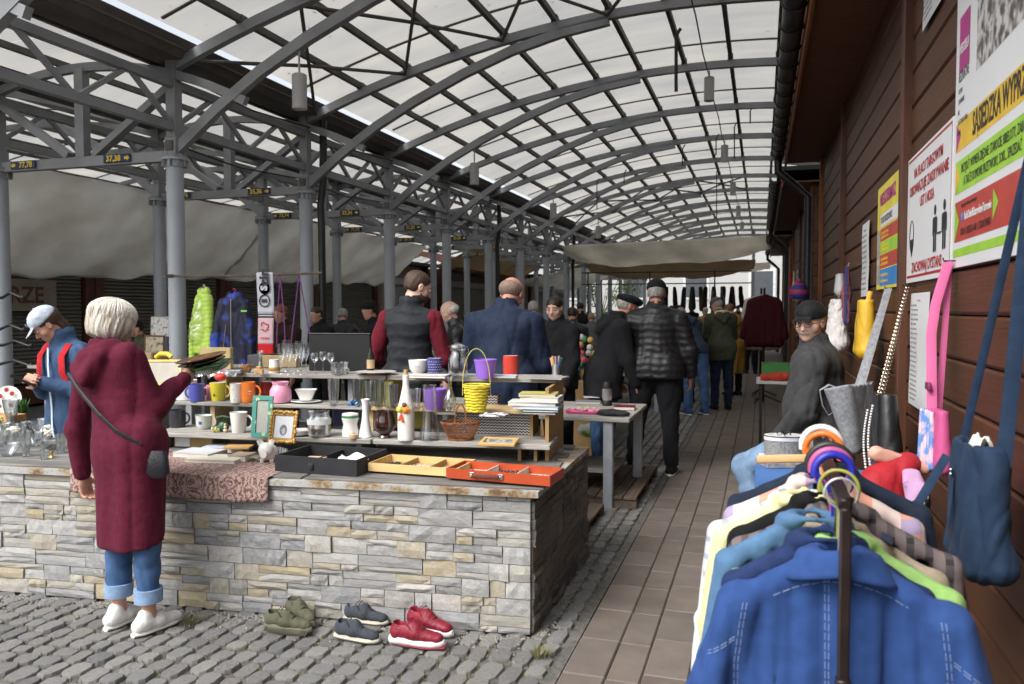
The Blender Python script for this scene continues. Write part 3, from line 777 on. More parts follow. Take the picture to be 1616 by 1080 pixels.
t,r,h=mug(660,591,'C',31,22,WH,'wide white bowl shaped cup with faint script on the book',1,handle=False,prof=[(.55,0),(.6,.05),(.88,.35),(.98,.8),(1,1)],name='bowl_cup',cat='cup')
deco(t,mat('print_grey',(.3,.3,.3)),[(-.3+.07*k,h*.55,.003,.002+.001*(k%3)) for k in range(10)],r*.96,'lettering')
BLP=CER('indigo',(.06,.06,.26)); t,r,h=mug(686,592,'C',25,26,BLP,'indigo tumbler covered in small white flowers',1,handle=False,inner=WH,name='tumbler',cat='cup',prof=[(.75,0),(.8,.05),(1,1)])
deco(t,WHP,[(-1.2+.3*k+.15*(j%2),h*(.15+.16*j),.0035,.0045) for k in range(9) for j in range(5)],r*.93,'flower_print')
# flip-top storage jar
t=thing('storage_jar','tall clear glass storage jar with a clip lid on the top tier','jar',spot(723,596,'C',.05),YAW)
sx=mpp(t.location); MB().lathe([(1e-6,.002),(15*sx,0),(16*sx,6*sx),(16*sx,28*sx),(12*sx,36*sx),(11*sx,40*sx),(13*sx,42*sx)],24).build('jar_body',GLD,t)
MB().lathe([(13*sx,42.5*sx),(13.5*sx,44*sx),(12*sx,50*sx),(4*sx,52*sx),(1e-6,52*sx)],24).build('lid',GLC,t)
MB().tube([(13*sx,0,36*sx),(17*sx,0,40*sx),(15*sx,0,47*sx),(0,-1*sx,54*sx),(-15*sx,0,47*sx)],.0015,6).build('clip_wire',mat('wire',(.5,.5,.5),.3,1),t)
def bucket(px,py,lv,wt,wb,hp,m,label):
    p=spot(px,py,lv); s=mpp(p); p=spot(px,py,lv,wb*s/2); a,b_,h=wt*s/2,wb*s/2,hp*s
    o=MB().lathe([(1e-6,.001),(b_,0),(a*.985,h*.90),(a,h*.90),(a*1.02,h*.91),(a*1.02,h),(a*.97,h),(a*.93,h*.8),(b_*.95,.01),(1e-6,.01)],32).build('flower_pot',m,None,True,p); tag(o,label,'pot','purple plastic pots')
bucket(766,598,'C',36,27,30,PURP,'purple plastic pot on the top tier beside the red mug'); bucket(686,648,'B',37,28,33,PURP,'purple plastic pot on the middle tier behind the glass vase')
t,r,h=mug(806,592,'C',25,30,REDC,'red tumbler with white inside standing on a pale book',1,handle=False,inner=WH,name='red_mug')
def book(px,py,lv,w,d,h,rz,mc,label,mp=None,group='books on the display shelf',name='book'):
    p=spot(px,py,lv) if not isinstance(lv,Vector) else lv
    t=thing(name,label,'book',p,CA+rz,group)
    MB().box((0,d/2,.0015),(w,d,.003)).build('cover',mc,t,False)
    if h>.006:
        MB().box((-.001,d/2,h/2),(w-.006,d-.006,h-.006)).build('pages',mp or mat('book_pages',(.66,.63,.56),.9,var=.1,scale=3,stretch=(1,1,120),bump=.2,bscale=60),t,False)
        MB().box((0,d/2,h-.0015),(w,d,.003)).build('cover',mc,t,False)
        MB().box((0,d-.0012,h/2),(w,.0026,h-.0062)).build('spine',mc,t,False)
    return t
COV=lambda n,c: mat('cover_'+n,c,.4,var=.12,scale=10)
book(672,597,'C',.24,.13,.016,0,COV('white',(.66,.65,.62)),'white book under the bowl cup and indigo tumbler')
book(793,597,'C',.16,.13,.012,.1,COV('paleblue',(.50,.60,.68)),'pale blue book under the red tumbler')
book(858,599,'C',.22,.16,.010,-.15,COV('grey',(.30,.30,.31)),'thin grey magazine at the right end of the top tier')
# middle tier right: books pile
z=ZB
pile=[(.20,.15,.008,COV('chevron',(.5,.5,.5)),'black and white patterned booklet lying at the edge of the middle tier',784,658,0.1),]
book(775,658,'B',.14,.13,.008,-.12,nodeify('scribble',None,lambda nt,v: ramp_(nt,noise_(nt,v,28,3),[(.46,(.75,.75,.73)),(.52,(.05,.05,.06))],True)),'black and white doodle patterned booklet at the front of the middle tier')
pz=ZB
for i,(w,d,h,c,lab,dx,rz) in enumerate(((.19,.15,.012,('slate',(.08,.10,.13)),'dark grey book at the bottom of the right book pile',.0,0),(.20,.15,.014,('green',(.04,.10,.07)),'dark green book second from the bottom of the right pile',.01,.04),
        (.26,.17,.018,('skyblue',(.30,.45,.65)),'wide light blue book in the middle of the right pile',-.02,-.05),(.27,.17,.020,('offwhite',(.62,.62,.60)),'thick off white paperback jutting left from the right pile',-.04,.03),
        (.22,.16,.030,('white2',(.70,.70,.70)),'fat white book near the top of the right pile',.0,-.04),(.21,.15,.016,('yellowgreen',(.45,.42,.12)),'yellow and green covered book topping the right pile',-.01,.02))):
    p=spot(850,655,'B')+Vector((dx,0,0)); p.z=pz+.0005; book(0,0,p,w,d,h,rz,COV(*c),lab); pz+=h+.001
# tall tumblers on pine board
for i,(px,w,hh,lab) in enumerate(((527,20,42,'tall clear vase glass on the left end of the pine board'),(565,20,42,'tall straight glass behind the blue bow'),(583,18,40,'tall straight glass left of the milky vase'),(598,19,42,'tall straight glass right of the milky vase'),(613,18,38,'tall tumbler left of the wrapped bottle'),(622,17,36,'patterned tumbler behind the wrapped bottle'),(655,22,30,'wide clear tumbler beside the purple pot'))):
    o,_,_=jar('tumbler_glass',px,641+i*.6,'B',w,hh,[(.72,0),(.75,.02),(.72,.06),(1,1)],GLD if i%2 else GL,lab,'glass',20,group='clear glasses on the middle tier')
# fluted decanter bottom tier behind yellow basket
b=MB(); p=spot(708,648,'B'); s=mpp(p)
b.grid(lambda u,v: (lambda r,z,a: (r*math.cos(a)*(1+.08*math.cos(a*8)*(z<.07)),r*math.sin(a)*(1+.08*math.cos(a*8)*(z<.07)),z))(*( [ (.012+.024*max(0,math.sin(PI*min(1,v*1.45+.12)))**1.0+ .004*(v>.9), v*.20) ][0] ),2*PI*u),32,20,True)
o=b.build('decanter',GLC,None,True,spot(710,650,'B',.03)); tag(o,'fluted clear glass decanter with a long neck behind the yellow basket','decanter')
# yellow woven basket with tall handle
t=thing('yellow_basket','yellow woven basket with a tall thin hoop handle','basket',spot(752,652,'B',.045),YAW); s=mpp(t.location)
YW=mat('yellow_weave',(.72,.60,.05),.6,var=.15,scale=20)
def weave(b,r0,r1,h,rows,n,rr,sy=1,amp=.0025,pw=1):
    for i in range(rows):
        f=(i+.5)/rows; r=r0+(r1-r0)*f**pw
        b.tube([((r+amp*math.cos(k*PI*.5+(i%2)*PI))*math.cos(2*PI*k/n),(r+amp*math.cos(k*PI*.5+(i%2)*PI))*math.sin(2*PI*k/n)*sy,f*h+.002*math.sin(k*1.3)) for k in range(n)],rr,6,closed=True)
b=MB(); weave(b,14*s,20*s,42*s,9,32,.0042*1.25); b.lathe([(1e-6,.002),(13.5*s,.002),(19*s,41*s)],24); b.build('woven_body',YW,t)
MB().tube([(21*s*math.cos(2*PI*k/30),21*s*math.sin(2*PI*k/30),43*s) for k in range(30)],.004,6,closed=True).build('rim',YW,t)
MB().tube([(22*s*math.cos(a),0,26*s+ (74*s)*max(0,math.sin(a))**.75) for a in [PI*k/24 for k in range(25)]],.0022,6).build('handle',mat('straw',(.55,.48,.12),.6),t)
# wicker basket
t=thing('wicker_basket','brown wicker basket with a twisted arch handle on the lower tier','basket',spot(727,697,'A',.06),YAW); s=mpp(t.location)
WK=mat('wicker',(.22,.085,.035),.55,var=.35,scale=40)
b=MB()
for k in range(44):
    for d in(-1,1):
        a=2*PI*k/44; pts=[]
        for j in range(6):
            f=j/5; r=(19+12*f)*s; q=a+d*.35*f; pts.append((r*math.cos(q)+0,r*math.sin(q)*.8,(2+25*f)*s))
        b.tube(pts,.0018,5)
b.build('woven_side',WK,t)
b=MB(); weave(b,19*s,20*s,.01,3,40,.003,.8); weave(b,30.5*s,31.5*s,.012,2,48,.0036,.8); 
for v in range(len(b.v)): pass
b2=MB(); b2.add([(x,y,z) for x,y,z in b.v],b.f); 
nhalf=3*40*6
b2.v=[(x,y,z+(26*s if i>=nhalf else 0)) for i,(x,y,z) in enumerate(b2.v)]
b2.lathe([(1e-6,.003),(19*s,.003)],24,sy=.8); b2.build('braided_rim',WK,t)
b=MB()
for q in(0,1): b.tube([((9*s)*math.cos(a)*1.0+.002*math.sin(a*9+q*PI),.002*math.cos(a*9+q*PI),26*s+30*s*math.sin(a)) for a in [PI*k/22 for k in range(23)]],.003,6)
b.build('handle',WK,t)
# frames lying / standing
def pframe(name,label,p,w,h,fw,mf,mp,tilt,rz,depth=.012,fancy=False):
    t=thing(name,label,'picture frame',p,rz); T=Matrix.Rotation(-tilt,3,'X')
    def bx(c,d,nm,m): MB().box(T@Vector(c),d,M=T,bev=.0025).build(nm,m,t,False)
    bx((0,0,fw/2),(w,depth,fw),'rail',mf); bx((0,0,h-fw/2),(w,depth,fw),'rail',mf)
    bx((-w/2+fw/2,0,h/2),(fw,depth,h-2*fw),'rail',mf); bx((w/2-fw/2,0,h/2),(fw,depth,h-2*fw),'rail',mf)
    bx((0,.002,h/2),(w-2*fw,.004,h-2*fw),'picture',mp)
    if fancy:
        b=MB(); r=random.Random(3)
        for k in range(64):
            f=k/64*4; e=int(f); g=f-e
            x,z={0:(-w/2+w*g,h),1:(w/2,h-h*g),2:(w/2-w*g,0),3:(-w/2,h*g)}[e]
            b.ball(T@Vector((x+r.uniform(-.004,.004),-.006,z+r.uniform(-.004,.004))),.0075+r.random()*.004,5)
        b.build('carved_ornament',mf,t)
    return t
def photo(name,seed,dark=(.05,.05,.06),light=(.62,.62,.60),scale=12,thr=(.45,.55)):
    return mat(name,light,.3,col2=dark,scale=scale,thr=thr,detail=3)
def portrait(nt,v):     # soft oval face under dark hair, drawn flat like the print in the frame
    x,y,z=sep_(nt,v); 
    def ell(cx,cz,rx,rz): 
        a=math_(nt,'POWER',math_(nt,'DIVIDE',math_(nt,'SUBTRACT',x,cx),rx),2.0); b=math_(nt,'POWER',math_(nt,'DIVIDE',math_(nt,'SUBTRACT',z,cz),rz),2.0)
        return math_(nt,'LESS_THAN',math_(nt,'ADD',a,b),1.0)
    hair=ell(0,.062,.024,.030); face=ell(.002,.056,.012,.018); n=noise_(nt,v,120,3)
    f=math_(nt,'SUBTRACT',1.0,math_(nt,'MULTIPLY',hair,math_(nt,'MULTIPLY_ADD',n,.6,.5))); f2=math_(nt,'MAXIMUM',f,math_(nt,'MULTIPLY',face,.62))
    return ramp_(nt,f2,[(0,(.06,.06,.065)),(1,(.62,.64,.67))])
GOLD=mat('gilt',(.50,.30,.09),.42,.55,var=.3,scale=30)
p=spot(445,697,'A',.0); pframe('gilt_frame','ornate gilt picture frame holding a black and white portrait of a curly haired child',p,44*mpp(p),46*mpp(p),.018,GOLD,nodeify('portrait_print',None,portrait),.22,YAW-.30,.014,True)
def dots(nt,v):
    vo=nt.nodes.new('ShaderNodeTexVoronoi'); vo.inputs['Scale'].default_value=24; vo.inputs['Randomness'].default_value=.6; nt.links.new(v,vo.inputs['Vector'])
    return ramp_(nt,vo.outputs['Distance'],[(0,(.50,.60,.30)),(.30,(.07,.30,.25))],True)
p=spot(412,691,'A'); pframe('green_picture_frame','green dotted picture frame with an empty grey mount',p,34*mpp(p),66*mpp(p),.028,nodeify('green_dots',None,dots),mat('mount_grey',(.42,.42,.38),.6,scale=60,var=.08),.16,YAW-.12,.012)
p=spot(783,706,'A'); t=pframe('pine_picture_frame','small pine frame lying flat on the lower tier near the chevron paper',p,.20,.15,.02,mat('pine_light',(.60,.38,.13),.5,var=.15,scale=4),photo('grey_photo',1,(.15,.18,.22),(.45,.47,.50),30),PI/2-.08,CA,.016)
for k in (0,): t.location.z+=.012
# lower tier goods
mug(280,676,'A',25,28,CHAR,'charcoal black mug on the lower tier',1)
t,r,h=mug(322,679,'A',26,22,CREAM,'low cream teacup with a blue square on its side',1,prof=[(.62,0),(.7,.06),(.92,.3),(.96,.9),(1.03,1)],name='teacup')
deco(t,BLUEC,[(-.1,h*.5,.02,.018)],r*.93)
t,r,h=mug(377,685,'A',27,33,WH,'tapered square white mug beside the green frame',1,prof=[(.72,0),(.78,.04),(1,1)],name='tapered_mug')
# leaf and bird ornament
t=thing('garden_ornament','green leaf shaped ornament with small yellow birds and a figure','ornament',spot(352,683,'A',.03),YAW)
OG=mat('glazed_green',(.035,.12,.07),.35,var=.3,scale=20); OY=mat('pale_yellow',(.62,.60,.25),.4,var=.2,scale=30)
MB().ball((0,.01,.03),.034,10,(1,.7,1)).build('pot',OG,t)
MB().grid(lambda u,v:((u-.5)*.09,(v-.5)*.05*math.sin(PI*min(max(u,.02),.98))+.0,.095+.006*math.cos((u-.5)*5)-abs(v-.5)*.012),12,6).build('leaf',OG,t)
MB().tube([(0,.01,.05),(.002,.005,.095)],.003,6).build('stem',OG,t)
for x in(-.045,-.025): b=MB(); b.ball((x,-.02,.014),.014,8,(1,1.2,.9)); b.ball((x-.006,-.035,.026),.008,8); b.build('bird',OY,t)
b=MB(); b.ball((.022,-.022,.012),.013,8); b.ball((.022,-.024,.032),.010,8); b.ball((.022,-.024,.048),.007,8); b.build('figure',mat('ivory',(.62,.50,.30),.5),t)
MB().box((0,0,.035),(.10,.006,.07)).build('teal_box',mat('teal_card',(.12,.40,.42),.6),None,False,spot(321,672,'A',.05),YAW); tag(bpy.data.objects['teal_box'],'teal card standing behind the cream teacup','card')
# candle jar
t=thing('candle_jar','glass candle jar with a dark butterfly print and clear neck','jar',spot(504,691,'A',.05),YAW); s=mpp(t.location)
MB().lathe([(1e-6,.001),(16*s,0),(18.5*s,3*s),(18.5*s,28*s),(16*s,33*s),(16*s,38*s),(17*s,40*s)],28).build('jar_body',GLC,t)
MB().lathe([(1e-6,.003),(15.5*s,.003),(17.7*s,4*s),(17.7*s,20*s),(1e-6,20*s)],28).build('wax',mat('wax_cream',(.55,.54,.42),.5,col2=(.70,.70,.68),scale=12),t)
MB().lathe([(18.6*s,20*s),(18.6*s,28*s)],28).build('paper_band',mat('paper_band',(.72,.73,.74),.8),t)
b=MB(); z=10*s; R_=-19*s
for sg in(-1,1):
    for (dx,dz,r) in((3,1.5,3.2),(6,2.5,2.6),(4,-1.5,2.2)): b.lathe([(r*s,0),(r*s,.0006)],10,(sg*dx*s,R_+abs(sg*dx*s)*.18,z+dz*s),M=Matrix.Rotation(PI/2,3,'X'))
b.build('butterfly_print',mat('brown_print',(.09,.06,.045)),t)
# white jar w green lid band
o,r,h=jar('lidded_jar',553,692,'A',28,31,[(.80,0),(.92,.06),(.94,.30),(.78,.66),(.92,.88),(.97,.95),(.97,1)],WH,'white ceramic jar with a green banded lid'); 
MB().lathe([(r*.90,h*1.0),(r*.98,h*1.02),(r*.96,h*1.12),(1e-6,h*1.14)],24).build('green_band',CER('green',(.05,.22,.08)),o)
MB().lathe([(1e-6,h*1.141),(r*.93,h*1.13),(r*.90,h*1.22),(r*.3,h*1.27),(1e-6,h*1.28)],24).build('lid',WH,o)
o,_,_=jar('perfume_bottle',558,694,'A',14,10,[(.9,0),(1,.1),(1,.7),(.4,.8),(.4,1)],mat('peach',(.62,.42,.26),.3),'tiny peach coloured perfume bottle in front of the lidded jar','bottle')
o,_,_=jar('milk_vase',577,692,'A',22,61,[(.92,0),(1,.02),(.85,.14),(.50,.5),(.42,.72),(.50,.9),(.68,1)],CER('milk',(.80,.81,.82)),'slender white milk glass vase flared at the foot','vase')
DK=mat('dark_amber_glass',(.035,.012,.008),.06,spec=.8,coat=.6,var=.3)
o,_,_=jar('amber_goblet',607,694,'A',36,44,[(.52,0),(.58,.03),(.5,.09),(.42,.13),(.75,.25),(1,.45),(.93,.68),(.74,.92),(.80,1)],DK,'dark amber round glass goblet on the lower tier','goblet',32)
# wrapped bottle with flowers
t=thing('wrapped_bottle','white string wrapped bottle with cork and yellow and orange flowers','bottle',spot(641,696,'A',.035),YAW); s=mpp(t.location)
prof=[(12.5*s,0),(13*s,2*s)]
for k in range(62):
    z=2*s+k*1.62*s; f=z/(104*s); r=13*s if f<.48 else (13-8.2*min(1,(f-.48)/.34)**.9)*s
    prof+=[(r,z),(r+.0009,z+.8*s)]
MB().lathe([(1e-6,.001)]+prof+[(4.5*s,103*s),(1e-6,103*s)],24).build('string_wrap',mat('white_string',(.76,.75,.72),.85,var=.06,scale=60,bump=.3),t)
MB().lathe([(3.2*s,101*s),(3.2*s,111*s),(1e-6,111*s)],12).build('cork',mat('cork',(.50,.34,.16),.8,scale=80),t)
def rose(px,pz,r,m,nm='flower'):
    b=MB(); rr=random.Random(int(px*100))
    for L in range(4):
        for k in range(5+L):
            a=2*PI*k/(5+L)+L*.6; q=r*(.12+.26*L); c=Vector((px+q*math.cos(a),-13*s-.012+L*.003,pz+q*math.sin(a)))
            b.ball(c,r*.36,5,(1,.45,1))
    b.build(nm,m,t)
rose(-7.5*s,50*s,5.2*s,mat('petal_yellow',(.65,.58,.12),.6)); rose(1.5*s,49*s,5.4*s,mat('petal_orange',(.85,.30,.03),.6)); rose(-1*s,57*s,3.5*s,mat('petal_brown',(.20,.11,.07),.7))
b=MB()
for (a,l) in((-1.9,11),(-1.3,13),(-1.6,9)): b.tube([(-6*s,-14*s,42*s),(-6*s+math.cos(a)*l*s*.6,-15*s,42*s+math.sin(a)*l*s*.6),(-6*s+math.cos(a)*l*s,-14.5*s,42*s+math.sin(a)*l*s)],[(.006,.0015)]*3,6)
b.build('ribbon',mat('ribbon_red',(.75,.09,.04),.45),t)
o,_,_=jar('glass_vase',678,697,'A',34,88,[(.95,0),(1,.015),(.97,.04),(.72,.5),(.62,.9),(.66,1)],glass('vase_glass',(.97,.98,.98),.13),'tall clear conical glass vase left of the wicker basket','vase',28)
# plates stack by the frame
t=thing('saucer_stack','small stack of white saucers behind the black fabric box','plates',spot(474,690,'A',.06),YAW)
for k in range(4): MB().lathe([(1e-6,.003+k*.007),(.03,k*.007),(.065,.012+k*.007),(.063,.014+k*.007),(.03,.004+k*.007),(1e-6,.004+k*.007)],28).build('saucer',WH,t)
# blue bow
b=MB(); r=random.Random(2)
for k in range(26):
    a=r.uniform(0,2*PI); e=r.uniform(-.2,1.2); d=Vector((math.cos(a)*math.cos(e),math.sin(a)*math.cos(e),math.sin(e))); q=d.cross(Vector((0,0,1))).normalized()*.008
    b.tube([Vector((0,0,.02)),Vector((0,0,.02))+d*.022+q,Vector((0,0,.02))+d*.036,Vector((0,0,.02))+d*.020-q],[(.004,.001)]*4,5)
o=b.build('gift_bow',mat('bow_blue',(.08,.20,.42),.25,.3),None,True,spot(558,646,'B',.02)); tag(o,'curly metallic blue gift bow on the pine board','bow')
# chevron paper
def chev(nt,v):
    x,y,z=sep_(nt,v); tri=math_(nt,'PINGPONG',x,.0105); f=math_(nt,'ADD',z,math_(nt,'MULTIPLY',tri,.9)); m=math_(nt,'MODULO',math_(nt,'MULTIPLY',f,1/.018),1.0)
    m=math_(nt,'FRACT',math_(nt,'MULTIPLY',f,1/.0165))
    return ramp_(nt,m,[(0,(.012,.012,.018)),(.52,(.62,.60,.60))],True)
CHV=nodeify('chevron_paper',None,chev,.7)
for (u0,u1,z0,z1,v) in((-.62,-.165,CTOP+.02,ZB-.026,.93),):
    o=MB().box(((u0+u1)/2,v,(z0+z1)/2),(u1-u0,.02,z1-z0)).build('chevron_board',CHV,None,False,tuple(CORN),CA); tag(o,'board papered in black and white chevrons behind the lower tier','board')
o=MB().box((-.50,1.12,ZB+.028),(.20,.10,.055)).build('chevron_box',CHV,None,False,tuple(CORN),CA); tag(o,'small black and white chevron box on the middle tier','box')
# top tier left trinkets
t=thing('cream_jug','small white jug with a gold leaf band on the top tier','jug',spot(433,589,'C',.03),YAW); s=mpp(t.location)
MB().lathe([(1e-6,.001),(8*s,0),(9.5*s,5*s),(7.5*s,13*s),(7.5*s,21*s),(7*s,21*s),(6.5*s,13*s),(1e-6,3*s)],20).build('jug_body',WH,t)
MB().lathe([(9*s,3*s),(9.8*s,5*s),(8.8*s,9*s)],20).build('gold_band',GOLD,t)
MB().tube([(7.5*s,0,18*s),(12*s,0,17*s),(12*s,0,10*s),(8.5*s,0,8*s)],.0025,6).build('handle',WH,t)
b=MB(); r=random.Random(4)
for k in range(60): a=r.uniform(0,2*PI); q=.018+.02*r.random(); b.tube([(math.cos(a)*.02,math.sin(a)*.02,.0),(math.cos(a)*q*1.4,math.sin(a)*q*1.2,.03+.03*r.random()),(math.cos(a+.8)*q,math.sin(a+.8)*q,.03+.01*r.random())],.0016,4)
b.ball((0,0,.018),.018,8); o=b.build('wicker_ornament',mat('dry_straw',(.38,.22,.10),.8,var=.4,scale=30),None,True,spot(389,589,'C',.03)); tag(o,'tangled straw nest ornament on the top tier','ornament')
b=MB(); b.box((0,0,.018),(.055,.03,.03),bev=.004); b.box((.0,0,.04),(.03,.028,.02),bev=.004)
for x in(-.018,.018): 
    for y in(-.016,.016): b.lathe([(.009,-.002),(.009,.002)],10,(x,y,.009),M=Matrix.Rotation(PI/2,3,'X'))
o=b.build('wooden_cart',mat('toy_wood',(.50,.30,.14),.6,var=.2,scale=20),None,True,spot(409,591,'C',.03),YAW); tag(o,'tiny wooden toy cart beside the straw ornament','toy')
o,_,_=jar('crystal_vase',411,582,'C',9,28,[(.9,0),(1,.05),(.7,.3),(.7,.8),(1.1,1)],GLC,'narrow crystal vase behind the wooden toy cart','vase',10)
# dark monitor
t=thing('black_screen','large black flat screen leaning behind the wine glasses','screen',spot(537,594,'C',.42),YAW-.12); s=mpp(t.location)
MB().box((0,0,28*s),(100*s,.03,62*s),bev=.004).build('casing',mat('matt_black',(.006,.006,.007),.6),t,False); MB().box((0,-.017,59.5*s),(99*s,.006,1*s)).build('top_rim',mat('rim_grey',(.12,.12,.12),.4),t,False)
# corked dark bottle behind
t=thing('dark_bottle','dark bottle with a tan label next to the man in the quilted vest','bottle',spot(585,592,'C',.12),0); s=mpp(t.location)
MB().lathe([(1e-6,0),(6*s,0),(6*s,26*s),(2.3*s,36*s),(2.3*s,44*s),(1e-6,44*s)],16).build('bottle_body',mat('green_black_glass',(.01,.014,.01),.1),t); MB().lathe([(6.1*s,8*s),(6.1*s,22*s)],16).build('paper_label',mat('tan_label',(.42,.30,.16),.7),t)

# ---------------------------------------------------------------- counter front: tray, red case, black box, piggy bank, cloth, books
def tray(px0,px1,py,dpx,h,label,m,mi,name,div,rz=0,z=None):
    a=spot(px0,py[0],'T'); b_=spot(px1,py[1],'T'); w=(b_-a).length; ang=math.atan2(b_.y-a.y,b_.x-a.x)
    t=thing(name,label,'case' if 'case' in name else 'tray',a,ang); d=dpx
    if z: t.location.z+=z
    th=.008
    MB().box((w/2,th/2,h/2),(w,th,h)).build('front_wall',m,t,False); MB().box((w/2,d-th/2,h/2),(w,th,h)).build('rear_wall',m,t,False)
    for x in(th/2,w-th/2): MB().box((x,d/2,h/2),(th,d-2*th,h)).build('end_wall',m,t,False)
    MB().box((w/2,d/2,.004),(w-2*th,d-2*th,.006)).build('bottom',mi,t,False)
    for f in div: MB().box((w*f,d/2,h*.45),(.005,d-2*th,h*.75)).build('divider',mi,t,False)
    return t,w,d
PINL=mat('pine_tray',(.66,.46,.20),.55,var=.12,scale=4,stretch=(1,6,6)); LIN=mat('tray_lining',(.62,.58,.52),.8,var=.1)
t1,w1,d1=tray(581,722,(747,757),.26,.042,'shallow natural pine tray holding small jewellery on the counter front',PINL,mat('tray_wood',(.45,.30,.15),.7,var=.2),'pine_tray',(.33,.66),z=.012)
REDW=mat('red_wood',(.42,.062,.018),.4,var=.14,scale=6)
t2,w2,d2=tray(704,868,(758,772),.22,.048,'open red wooden case with a brown handle and steel corners full of jewellery',REDW,LIN,'red_case',(.36,.66),z=.012)
hx=w2*.40
for x in(hx-.075,hx+.075):
    MB().box((x,-.004,.026),(.026,.008,.026),bev=.002).build('handle_plate',mat('plate_steel',(.55,.55,.53),.3,.9),t2,False)
    MB().ball((x,-.010,.026),.006,8).build('rivet',mat('plate_steel',(.5,.5,.5)),t2)
MB().tube([(hx-.07,-.014,.026),(hx-.04,-.022,.028),(hx+.04,-.022,.028),(hx+.07,-.014,.026)],[(.011,.006)]*4,8).build('handle',mat('leather_brown',(.12,.035,.02),.5),t2)
def beads(parent,cx,cy,n,r,m,spread,name,label,cat='beads',top=None):
    b=MB(); q=random.Random(n); 
    for k in range(n): b.ball((q.gauss(0,spread),q.gauss(0,spread*.7),r+q.random()*r*1.4),r,6)
    M=Matrix.Rotation(parent.rotation_euler.z,3,'Z')@Vector((cx,cy,0)); p=Vector(parent.location)+M+Vector((0,0,.009))
    o=b.build(name,m,None,True,p); tag(o,label,cat); return o
BB=mat('bead_black',(.01,.01,.012),.15,spec=.8); SB=mat('bead_silver',(.55,.54,.52),.25,.6); 
beads(t2,w2*.5,d2*.5,16,.009,BB,.022,'bead_necklace','heap of large glossy black beads in the middle of the red case')
beads(t2,w2*.83,d2*.5,70,.0045,SB,.026,'silver_beads','tangle of silver and crystal beads at the right of the red case')
beads(t2,w2*.16,d2*.5,30,.005,mat('bead_mix',(.25,.25,.22),.3,.3,col2=(.02,.02,.02),scale=60),.03,'mixed_trinkets','dark and clear trinkets at the left of the red case')
beads(t1,w1*.17,d1*.5,22,.006,BB,.02,'black_bracelet','black bracelet lying in the pine tray')
beads(t1,w1*.5,d1*.5,30,.004,mat('bead_white',(.7,.66,.6),.3),.03,'pale_beads','small pale beads in the middle of the pine tray')
beads(t1,w1*.84,d1*.5,20,.005,mat('bead_white',(.7,.66,.6),.3),.025,'white_shells','white shells at the right of the pine tray','shells')
BLF=mat('black_fabric',(.013,.013,.016),.75,var=.3,scale=8,bump=.5,bscale=10,sheen=.1)
t3,w3,d3=tray(434,563,(744,753),.34,.085,'black collapsible fabric box with brushes and papers on the counter',BLF,BLF,'fabric_box',(.45,))
MB().tube([(w3*.45,-.004,.055),(w3*.45,-.009,.045),(w3*.45,-.009,.03),(w3*.45,-.004,.022)],[(.014,.003)]*4,6,side=(1,0,0)).build('pull_tab',BLF,t3)
bx=Vector(t3.location)
def inbox(x,y,z): return Vector(t3.location)+Matrix.Rotation(t3.rotation_euler.z,3,'Z')@Vector((x,y,z))
o=MB().box((0,0,.02),(.10,.08,.03),bev=.003).build('pink_pouch',mat('pink_paper',(.65,.32,.30),.7,col2=(.70,.60,.30),scale=14),None,False,inbox(w3*.38,.10,.03),.2); tag(o,'pink and yellow pouch inside the black fabric box','pouch')
b=MB(); r=random.Random(8)
b.grid(lambda u,v:((u-.5)*.16,(v-.5)*.16,.03+.012*math.sin(u*9+v*4)+.01*math.sin(v*13)),16,16); o=b.build('crumpled_paper',mat('white_paper',(.74,.74,.74),.8),None,True,inbox(w3*.80,.17,.03),.3); tag(o,'crumpled white paper at the right of the black fabric box','paper')
b=MB()
for k in range(40): b.tube([(r.uniform(-.03,.03),r.uniform(-.02,.02),0),(r.uniform(-.035,.035),r.uniform(-.02,.02),.035)],.0015,4)
b.box((0,0,.0),(.08,.05,.012)); o=b.build('bristle_brush',BLK,None,True,inbox(w3*.56,.10,.02),.1); tag(o,'black bristle brush in the black fabric box','brush')
# piggy bank
t=thing('piggy_bank','small white ceramic piggy bank facing forward','piggy bank',spot(419,734,'T',.05),YAW); s=mpp(t.location)
b=MB(); b.ball((1*s,16*s,15*s),14*s,14,(1,1.25,.95)); b.ball((0,3*s,21*s),12*s,14,(1,.9,1)); b.lathe([(6*s,0),(5.6*s,6*s),(1e-6,6*s)],16,(0,-6*s,16*s),M=Matrix.Rotation(PI/2,3,'X'))
for x in(-7,8):
    for y in(6,24): b.lathe([(3.4*s,0),(4*s,6*s)],10,(x*s,y*s,0))
b.build('pig_body',WH,t)
for sg in(-1,1): MB().tube([(sg*7*s,4*s,29*s),(sg*11*s,3*s,36*s),(sg*9*s,1*s,37*s)],[(5*s,2*s),(4*s,1.5*s),(1*s,.8*s)],8).build('ear',WH,t)
deco(t,BLK,[(-.25,22*s,.004,.0035),(.25,22*s,.004,.0035)],.001,'eye'); bpy.data.objects['eye'].location=(0,-8.5*s,0)
# striped cloth near the pig
o=MB().grid(lambda u,v:((u-.5)*.09,.03*v,.07*math.sin(PI*min(1,v*.9))*(1-.4*abs(u-.5))),12,10).build('striped_bowl',nodeify('stripes',None,lambda nt,v: ramp_(nt,math_(nt,'FRACT',math_(nt,'MULTIPLY',sep_(nt,v)[0],70)),[(0,(.75,.74,.72)),(.75,(.04,.04,.05))],True)),None,True,spot(440,727,'T',.04),.3); tag(o,'white item with thin black stripes between the pig and the black box','bowl')
